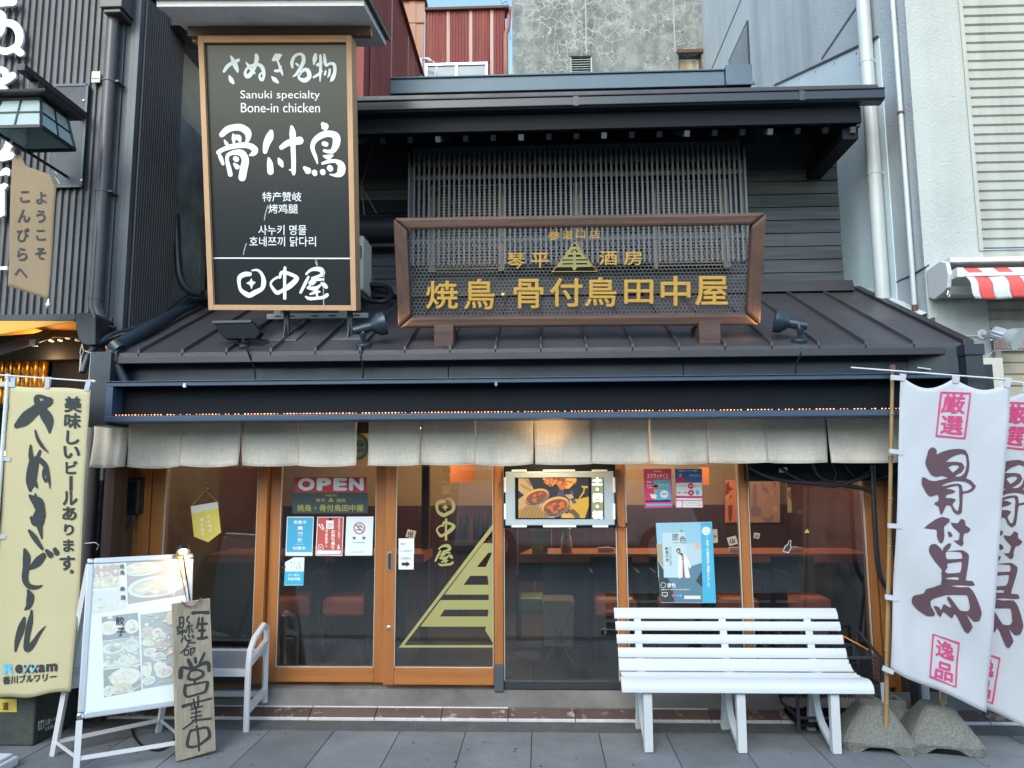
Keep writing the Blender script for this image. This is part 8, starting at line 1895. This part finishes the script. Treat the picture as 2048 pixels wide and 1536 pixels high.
# small stickers scattered on the right windows
Vc = crop(1400, 820, 3.1605)
kraft = flat("kraft sticker", (.40, .30, .22))
for lab, q in (("upright kraft no smoking sticker right of the travel poster", [(78, 755), (108, 752), (113, 838), (80, 842)]), ("tilted kraft sticker left of the slim window post", [(168, 808), (225, 793), (240, 845), (185, 860)]), ("tiny kraft sticker right of the slim window post", [(342, 775), (380, 780), (372, 815), (338, 808)])):
    o = sheet("kraft_sticker", lab, pW, Vc, q, kraft, cat="sticker", grp="small kraft stickers on the glass")
    cx = sum(p[0] for p in q) / 4; cy = sum(p[1] for p in q) / 4; k = (q[1][0] - q[0][0]) / 60
    s = MB(); brush(s, pW, [[(cx - 14 * k, cy - 10 * k, 7 * k), (cx - 12 * k, cy + 8 * k, 7 * k)], [(cx, cy - 12 * k, 7 * k), (cx + 3 * k, cy + 8 * k, 8 * k)], [(cx + 14 * k, cy - 8 * k, 7 * k), (cx + 12 * k, cy + 6 * k, 7 * k)], [(cx - 14 * k, cy + 14 * k, 5 * k), (cx + 14 * k, cy + 12 * k, 5 * k)]], Vc, .003); s.build("stamp_print", M['inkblack'], o)
o = sheet("gold_peak_sticker", "tiny gold triangle sticker on the rightmost window", pW, Vc, [(675, 750), (693, 775), (658, 778)], flat("yellow gold film", (.42, .40, .08)), cat="sticker")
o = sheet("bottle_sticker", "outline bottle sticker on the rightmost window", pW, Vc, [(562, 822), (578, 826), (574, 850), (578, 870), (560, 905), (522, 895), (535, 860), (556, 845)], flat("bottle rim", (.45, .45, .42)), cat="sticker"); patch(pW, o, Vc, [(563, 828), (574, 830), (569, 852), (572, 870), (558, 898), (529, 890), (540, 864), (558, 850)], M['ink'], .0025)
pm = wall(YF - .005)
o = T("hanging_pennant", "yellow pennant hanging by a cord on the leftmost window", "pennant", PY(410, 1085, YF - .02))
Pc = crop(0, 730, 3.84); pp_ = wall(YF - .02)
s = MB(); s.prism(pp_, [pp_.px(*Pc(*p)) for p in ((1465, 1085), (1672, 1050), (1697, 1285), (1600, 1362), (1490, 1318))], -.002, 0); pf_ = s.build("pennant_cloth", flat("pennant yellow", (.62, .50, .10)), o)
patch(pp_, pf_, Pc, [(1465, 1085), (1672, 1050), (1678, 1100), (1470, 1140)], flat("pennant pale", (.58, .6, .5)), .0006, "top_band")
line(pp_, pf_, "ペイペイ", None, M['white'], .02, .001, Pc, col=(1600, 1165, 1615, 1270), size=7); line(pp_, pf_, "使えます", None, M['white'], .02, .001, Pc, col=(1550, 1190, 1560, 1300), size=6.5)
s = MB(); s.tube([pp_.at(*pp_.px(*Pc(1470, 1085)), .001), pp_.at(*pp_.px(*Pc(1580, 960)), .001), pp_.at(*pp_.px(*Pc(1662, 1045)), .001)], .0018, 6); s.build("cord", M['oldwall'], o); s = MB(); s.lathe(pp_.at(*pp_.px(*Pc(1580, 945)), -.018), (0, -1, 0), [(.018, 0), (.012, .01), (.005, .02), (0, .024)], 14); s.build("suction_cup", M['steel'], o, smooth=50)

# ================================================================ display screen
tvp = wall(YF - .075)
tv = T("display_screen", "grey framed display screen showing grilled food with a lit kanji strip", "screen", PY(1120, 1055, YF - .06))
def trec(x0, y0, x1, y1, n0, n1, nm, mt, par=tv, bev=0.0):
    a, b = tvp.px(*Ec(x0, y1)), tvp.px(*Ec(x1, y0)); s = MB(); s.pbox(tvp, a[0], b[0], a[1], b[1], n0, n1); return s.build(nm, mt, par, bevel=bev)
frame = flat("display grey", (.36, .44, .49), .45)
trec(62, 130, 1888, 1120, -.035, -.012, "case", M['black'])
trec(88, 182, 1865, 1075, -.012, 0, "bezel", frame, bev=.006)
for q in ((190, 157, 435, 190), (705, 157, 1228, 190), (1505, 157, 1755, 190), (188, 1068, 438, 1102), (706, 1068, 1245, 1102), (1518, 1068, 1772, 1102), (66, 282, 98, 530), (66, 715, 98, 972), (1850, 282, 1884, 530), (1850, 715, 1884, 972)): trec(*q, -.011, .004, "clip", M['paper'])
scr = trec(250, 280, 1695, 970, .0005, .0025, "screen_glass", M['black'])
ems = {}
def em(c, k=1.0):
    key = ("em", c, k)
    if key not in ems: ems[key] = mat("screen tone", tuple(x * .15 for x in c), .4, emit=(c, k))
    return ems[key]
pal = [(.42, .26, .09), (.03, .035, .045), (.62, .18, .05), (.78, .45, .12), (.07, .09, .19), (.55, .4, .2), (.30, .08, .05), (.62, .42, .06), (.13, .10, .09), (.48, .46, .42)]
pm_ = [em(tuple(x * y for x, y in zip(c, (.8, .72, .62))), .42) for c in pal]
s = MB(); L0 = .003
def sp_(ci, pts, sm=True):
    global L0
    L0 += 6e-5; s.cur = ci; s.fill(tvp, [[tvp.px(*Ec(x, y)) for x, y in (smooth_loop(pts) if sm and len(pts) > 4 else pts)]], L0)
sp_(1, rect(302, 300, 1452, 950))
sp_(5, [(302, 640), (420, 560), (700, 700), (900, 950), (302, 950)], False); sp_(0, [(302, 820), (560, 700), (820, 950), (302, 950)], False)
for k in range(9): sp_(8, [(330 + k * 55, 950), (470 + k * 40, 690 + k * 10), (478 + k * 40, 690 + k * 10), (340 + k * 55, 950)], False)
sp_(7, [(1140, 640), (1280, 640), (1452, 600), (1452, 760), (1390, 950), (1080, 950), (1150, 780)], False); sp_(3, [(1020, 870), (1120, 880), (1200, 945), (1000, 948)]); sp_(8, [(1080, 850), (1200, 800), (1300, 900), (1305, 950), (1230, 950), (1180, 880)])
sp_(5, [(302, 300), (460, 300), (560, 500), (400, 580), (302, 500)], False); sp_(0, [(320, 400), (350, 395), (560, 500), (545, 530), (400, 470)])
for k in range(4): sp_(8, [(385 + k * 25, 300), (395 + k * 25, 300), (500 + k * 18, 430), (490 + k * 18, 430)], False)
sp_(2, [(690, 300), (900, 300), (1250, 300), (1240, 380), (1150, 440), (1100, 480), (980, 440), (880, 380), (760, 410), (730, 340)]); sp_(3, [(1060, 300), (1250, 300), (1235, 360), (1130, 470), (1060, 440), (1090, 380)]); sp_(6, [(930, 310), (1080, 305), (1060, 360), (960, 370)]); sp_(2, [(960, 350), (1030, 400), (1050, 480), (990, 500), (950, 420)])
rn = random.Random(5)
for k in range(40): x = 720 + rn.random() * 500; y = 305 + rn.random() * 120; sp_(rn.choice([2, 3, 6, 3]), ell(x, y, 10 + rn.random() * 22, 6 + rn.random() * 12, 8)) if not (x < 800 and y > 380) else None
sp_(4, [(980, 480), (1040, 490), (1060, 600), (920, 590)]); sp_(4, [(1150, 490), (1200, 500), (1215, 570), (1140, 560)]); sp_(5, [(1060, 570), (1180, 560), (1210, 620), (1130, 640)]); sp_(4, [(1150, 640), (1220, 640), (1255, 700), (1200, 715)])
sp_(7, [(1330, 420), (1440, 430), (1440, 460), (1390, 460), (1380, 540), (1300, 640), (1290, 620), (1360, 520), (1370, 460), (1335, 445)], False)
def bowl(cx, cy, rx, ry, rot, food):
    def rl(x, y): return (cx + x * math.cos(rot) - y * math.sin(rot), cy + x * math.sin(rot) + y * math.cos(rot))
    E_ = lambda a, b, dx=0, dy=0, n=26: [rl(dx + a * math.cos(2 * math.pi * i / n), dy + b * math.sin(2 * math.pi * i / n)) for i in range(n)]
    sp_(9, E_(rx, ry)); sp_(8, E_(rx * .97, ry * .95)); sp_(3, E_(rx * .93, ry * .86, 0, -ry * .10)); sp_(6, E_(rx * .85, ry * .74, 0, 0)); sp_(8, E_(rx * .6, ry * .5, -rx * .1, ry * .25))
    for k in range(food): a = rn.uniform(0, 6.28); r = rn.random() ** .5 * .55; sp_(rn.choice([6, 2, 2, 8, 6]), E_(rx * rn.uniform(.08, .22), ry * rn.uniform(.06, .2), rx * r * math.cos(a), ry * r * math.sin(a), 9))
bowl(600, 610, 215, 130, -.35, 18); bowl(910, 765, 240, 160, -.3, 34)
s.build("screen_picture", pm_, scr, kind="stuff")
s = MB(); L0 = .003; s.fill(tvp, [[tvp.px(*Ec(x, y)) for x, y in rect(1500, 280, 1690, 970)]], .003); s.build("led_strip", em((.12, .13, .07), .9), scr)
lt = em((.85, 1.0, .75), 1.5)
for ch, q in (("土", (1508, 285, 1675, 410)), ("日", (1525, 555, 1672, 690)), ("祝", (1512, 830, 1686, 966))): chars(tvp, scr, [(ch, *q)], lt, "lit_character", .045, n0=.0045, tf=Ec)
for cy_ in (478, 758): patch(tvp, scr, Ec, ell(1593, cy_, 22, 22, 14), lt, .0045, "lit_dot")
s = MB(); s.tube(cr_spline([tuple(PY(*p, YF - .07)) for p in ((1231, 1020), (1233, 1045), (1240, 1055), (1252, 1054), (1252, 1045))], 4), .004, 6); s.build("flex", M['black'], tv)

# ================================================================ interior, warm and dim
def interior_lamp(x, y, z, e, lab):
    t = T("pendant_lamp", lab, "lamp", (x, y, z), "small warm pendant lamps inside the shop")
    s = MB(); s.lathe((x, y, z + .09), (0, 0, -1), [(.01, 0), (.05, .02), (.07, .08), (.064, .08), (.04, .03)], 18); s.build("lamp_shade", M['black'], t, smooth=40)
    s = MB(); s.lathe((x, y, z + .05), (0, 0, -1), [(.0, 0), (.02, .01), (.024, .03), (.0, .052)], 14); s.build("bulb", M['bulb'], t, smooth=60)
    s = MB(); s.tube([(x, y, z + .09), (x, y, 2.6)], .003, 5); s.build("flex", M['black'], t)
    l = bpy.data.lights.new("pendant_light", 'POINT'); l.energy = e; l.color = (1, .66, .38); l.shadow_soft_size = .05; lo = bpy.data.objects.new("pendant_light", l); COL.objects.link(lo); lo.parent = t; lo.location = (0, 0, -.05)
interior_lamp(1.0, 7.3, 2.1, 28, "pendant lamp over the right counter"); interior_lamp(-1.2, 7.3, 2.1, 15, "pendant lamp over the left counter"); interior_lamp(2.1, 7.0, 2.1, 12, "pendant lamp at the far right inside"); interior_lamp(-2.3, 7.2, 2.1, 4, "pendant lamp at the far left inside"); interior_lamp(.1, 7.8, 2.15, 16, "pendant lamp by the bottles at the back")
# lamp glowing through the curtain
gl = T("porch_lamp", "small warm lamp shining through the middle of the long curtain", "lamp", PY(1100, 860, 5.2))
c = PY(1095, 858, 5.2); s = MB(); s.lathe(c + Vector((0, 0, .03)), (0, 0, -1), [(0, 0), (.03, .01), (.035, .03), (.02, .055), (0, .06)], 16); s.build("bulb", M['bulb'], gl, smooth=60)
s = MB(); s.lathe(c + Vector((0, 0, .08)), (0, 0, -1), [(.01, 0), (.03, .01), (.045, .05), (.04, .05)], 16); s.build("socket", M['black'], gl, smooth=40)
warm(gl, c + Vector((0, -.06, -.01)), 6, None, .02, (1, .74, .42))
# counters
ct = T("right_counter", "long reddish counter running behind the right windows", "counter", (1.4, 6.7, .17))
zc_ = PY(1300, 1108, 6.35).z; xa_ = PY(1038, 1125, 6.35).x
s = MB(); s.box(xa_ + .12, 2.72, 6.35, 6.85, zc_ - .07, zc_); s.add([(xa_, 6.35, zc_ - .07), (xa_ + .12, 6.35, zc_ - .07), (xa_ + .12, 6.85, zc_ - .07), (xa_ + .1, 6.85, zc_ - .07), (xa_, 6.35, zc_), (xa_ + .12, 6.35, zc_), (xa_ + .12, 6.85, zc_), (xa_ + .1, 6.85, zc_)], [(3, 2, 1, 0), (4, 5, 6, 7), (0, 1, 5, 4), (2, 3, 7, 6), (3, 0, 4, 7)]); s.build("counter_top", M['counter'], ct)
s = MB(); s.box(xa_ + .2, 2.72, 6.60, 6.66, .17, zc_ - .07); s.build("counter_front", flat("dark slate front", (.02, .027, .04), .5), ct)
ct2 = T("left_counter", "shorter reddish counter behind the doors at the left", "counter", (-1.6, 6.7, .17))
s = MB(); xq = PY(850, 1125, 6.5).x; s.box(-2.9, xq, 6.45, 6.95, zc_ - .08, zc_ - .01); s.build("counter_top", M['counter'], ct2); s = MB(); s.box(-2.9, xq - .2, 6.7, 6.76, .17, zc_ - .08); s.build("counter_front", flat("dark slate front", (.02, .027, .04), .5), ct2)
def stool(px_, mt, y, lab, col_name):
    zs = PY(px_, 1190, y).z; x = PY(px_, 1210, y).x
    t = T("bar_stool", lab, "bar stool", (x, y, .17), "bar stools inside the shop")
    s = MB(); s.box(x - .17, x + .17, y - .17, y + .19, zs - .14, zs); s.build("seat", mt, t, bevel=.03)
    s = MB(); s.box(x - .19, x - .175, y - .19, y + .19, .17, zs + .20); s.box(x + .175, x + .19, y - .19, y + .19, .17, zs + .20); s.build("side_frame", M['black'], t)
    for dx in (-.16, .16):
        for dy in (-.16, .17): s = MB(); s.bar((x + dx, y + dy, .17), (x + dx, y + dy, zs - .141), .022); s.build("leg", M['blackplastic'], t)
    s = MB(); s.box(x - .175, x + .175, y + .19, y + .205, zs + .1, zs + .28); s.build("backrest", M['black'], t)
for px_, mt, y, lab in ((592, 'orange', 6.1, "orange stool behind the left half of the left door"), (697, 'orange', 6.1, "orange stool behind the right half of the left door"), (1228, 'orange', 6.15, "orange stool behind the bench's left end"), (1352, 'orange', 6.15, "orange stool under the travel poster"), (1465, 'orange', 6.15, "orange stool left of the slim window post"), (1605, 'orange', 6.15, "orange stool in the rightmost window"), (1075, 'greenseat', 6.9, "green stool below the display screen")):
    stool(px_, M[mt], y, lab, mt)
# soap bottle, menu card, towels, bottles
zc2 = zc_
t = T("soap_dispenser", "white topped soap dispenser on the counter under the display screen", "dispenser", (PY(1133, 1110, 6.5).x, 6.5, zc2)); x = PY(1133, 1110, 6.5).x
s = MB(); s.lathe((x, 6.5, zc2), (0, 0, 1), [(.045, 0), (.05, .01), (.047, .12), (.04, .13), (0, .131)], 18); s.build("bottle", flat("milky bottle", (.5, .38, .28), .4), t, smooth=40)
s = MB(); s.lathe((x, 6.5, zc2 + .132), (0, 0, 1), [(.04, 0), (.034, .03), (.045, .07), (.03, .085), (0, .086)], 18); s.box(x - .07, x, 6.46, 6.54, zc2 + .19, zc2 + .215); s.build("pump_head", M['whitemetal'], t, smooth=40)
xq = PY(1080, 1090, 6.45).x
t = T("menu_card", "yellow green card standing on the counter beside the dispenser", "card", (xq, 6.45, zc2)); s = MB(); s.box(xq - .07, xq + .065, 6.44, 6.446, zc2, zc2 + .19); s.build("card_sheet", flat("card yellow green", (.42, .42, .04)), t); s = MB(); s.box(xq - .07, xq + .065, 6.43, 6.50, zc2 + .0005, zc2 + .004); s.build("card_foot", flat("card yellow green", (.42, .42, .04)), t)
pcd = wall(6.4395); s = MB(); text(s, pcd, "メニュー", (1070, 1070, 1090, 1074), .02, n0=.001); s.build("lettering", M['inkgrey'], t, kind="stuff")
for i, (px_, py_, Yt) in enumerate(((1212, 1106, 6.5), (1475, 1106, 6.5), (1588, 1106, 6.5), (640, 1118, 6.6))):
    x = PY(px_, py_, Yt).x; s = MB(); s.tube([(x - .07, Yt, zc2 + .022), (x + .02, Yt, zc2 + .024), (x + .07, Yt, zc2 + .022)], [.018, .022, .017], 10); 
    tag(s.build("rolled_towel", M['towel'] if i < 3 else M['orange'], None, smooth=60), ["rolled white towel on the counter below the screen's right side", "rolled white towel on the counter right of the travel poster", "rolled white towel on the counter in the rightmost window", "crumpled orange napkin on the left counter"][i], "towel" if i < 3 else "napkin")
for i in range(9):
    x = PY(905 + i * 9, 1090, 8.0).x; Yb_ = 8.0 + .05 * (i % 2); s = MB(); s.lathe((x, Yb_, .95), (0, 0, 1), [(.032, 0), (.034, .01), (.034, .15), (.012, .21), (.012, .26), (0, .262)], 12)
    tag(s.build("sauce_bottle", flat("dark bottle %d" % (i % 3), ((.02, .03, .02), (.10, .04, .02), (.03, .02, .02))[i % 3], .15), None, smooth=50), "dark bottle, %s from the left in the lit row behind the right door" % ORD[i], "bottle", "bottles lit at the back of the shop")
s = MB(); xq0, xq1 = PY(880, 1100, 8.0).x, PY(1000, 1100, 8.0).x; s.box(xq0, xq1, 7.9, 8.2, .90, .949); s.box(xq0, xq1, 7.95, 8.2, .17, .90); tag(s.build("back_shelf", M['olddoor'], None), "dark shelf at the back carrying the lit bottles", "shelf")
# canvas hamper on crossed legs
hp = T("canvas_hamper", "khaki canvas basket on crossed wire legs behind the window under the screen", "basket", (PY(1117, 1300, 5.95).x, 5.95, .17)); x = PY(1117, 1300, 5.95).x
zt_ = PY(1117, 1196, 5.95).z; zb_ = PY(1117, 1288, 5.95).z
s = MB(); s.hexa([(x - .11, 5.85, zb_), (x + .11, 5.85, zb_), (x + .11, 6.1, zb_), (x - .11, 6.1, zb_), (x - .125, 5.82, zt_), (x + .125, 5.82, zt_), (x + .125, 6.12, zt_), (x - .125, 6.12, zt_)]); s.build("canvas_bag", M['canvas'], hp, bevel=.01)
s = MB(); s.tube([(x - .12, 5.815, zt_), (x + .13, 5.81, .17)], .005, 6); s.tube([(x + .12, 5.805, zt_), (x - .13, 5.81, .17)], .005, 6); s.build("crossed_legs", M['steel'], hp)
# pictures on the inner walls
for lab, x0, y0, x1, y1, Yp, cols in (("tall red and orange picture glimpsed in the rightmost window", 1640, 985, 1735, 1120, 8.36, ((.55, .12, .03), (.8, .35, .05), (.12, .02, .02), (.75, .55, .3))), ("pale wrestler picture upper left in the rightmost window", 1500, 955, 1560, 1045, 8.36, ((.5, .3, .26), (.3, .2, .28), (.6, .42, .36))), ("small red and flesh toned picture left of the slim window post", 1450, 960, 1476, 1045, 8.36, ((.7, .22, .12), (.62, .4, .3), (.2, .05, .04))), ("ivory poster high in the rightmost window", 1575, 975, 1618, 1025, 8.30, ((.55, .48, .38), (.4, .15, .08), (.6, .55, .45)))):
    pw_ = wall(Yp); o = patch(pw_, None, ID, rect(x0, y0, x1, y1), mat("picture ground", cols[0], .5), .004, "wall_picture", .006); tag(o, lab, "picture", "pictures on the shop's inner wall")
    rn = random.Random(x0); ms_ = [mat("picture tone", c, .5) for c in cols]; s = MB()
    for k in range(22):
        s.cur = rn.randrange(len(cols)); cx = rn.uniform(x0 + 8, x1 - 8); cy_ = rn.uniform(y0 + 8, y1 - 8); rx = min(rn.uniform(4, 14), cx - x0, x1 - cx); ry = min(rn.uniform(6, 30), cy_ - y0, y1 - cy_)
        s.fill(pw_, [[pw_.px(*p) for p in ell(cx, cy_, rx, ry, 10, rn.random())]], .005 + k * 1e-4)
    s.cur = 0; s.build("picture_shapes", ms_, o, kind="stuff")
for lab, x0, y0, x1, y1 in (("orange price strip high in the leftmost window", 374, 962, 425, 971), ("orange hanging sign behind the right door", 900, 925, 950, 965), ("small framed notice at the left inside", 380, 1010, 398, 1025), ("orange paper sign above the travel poster", 1398, 935, 1418, 970)):
    pw_ = wall(7.6); o = patch(pw_, None, ID, rect(x0, y0, x1, y1), flat("inner orange sign", (.62, .20, .05)), .004, "paper_sign", .004); tag(o, lab, "paper sign")
# door mat inside and posts
s = MB(); a_, b_ = PZ(820, 1322, .17), PZ(1030, 1322, .17); s.box(a_.x, b_.x, 5.62, 6.1, .169, .180); tag(s.build("door_mat", M['inkblack'], None, bevel=.003), "black mat inside the right door", "mat")
s = MB(); s.box(PY(843, 1000, 6.9).x, PY(858, 1000, 6.9).x, 6.9, 6.98, .17, 2.6); tag(s.build("inner_post", M['olddoor'], None), "dark timber post inside behind the right door", "post")
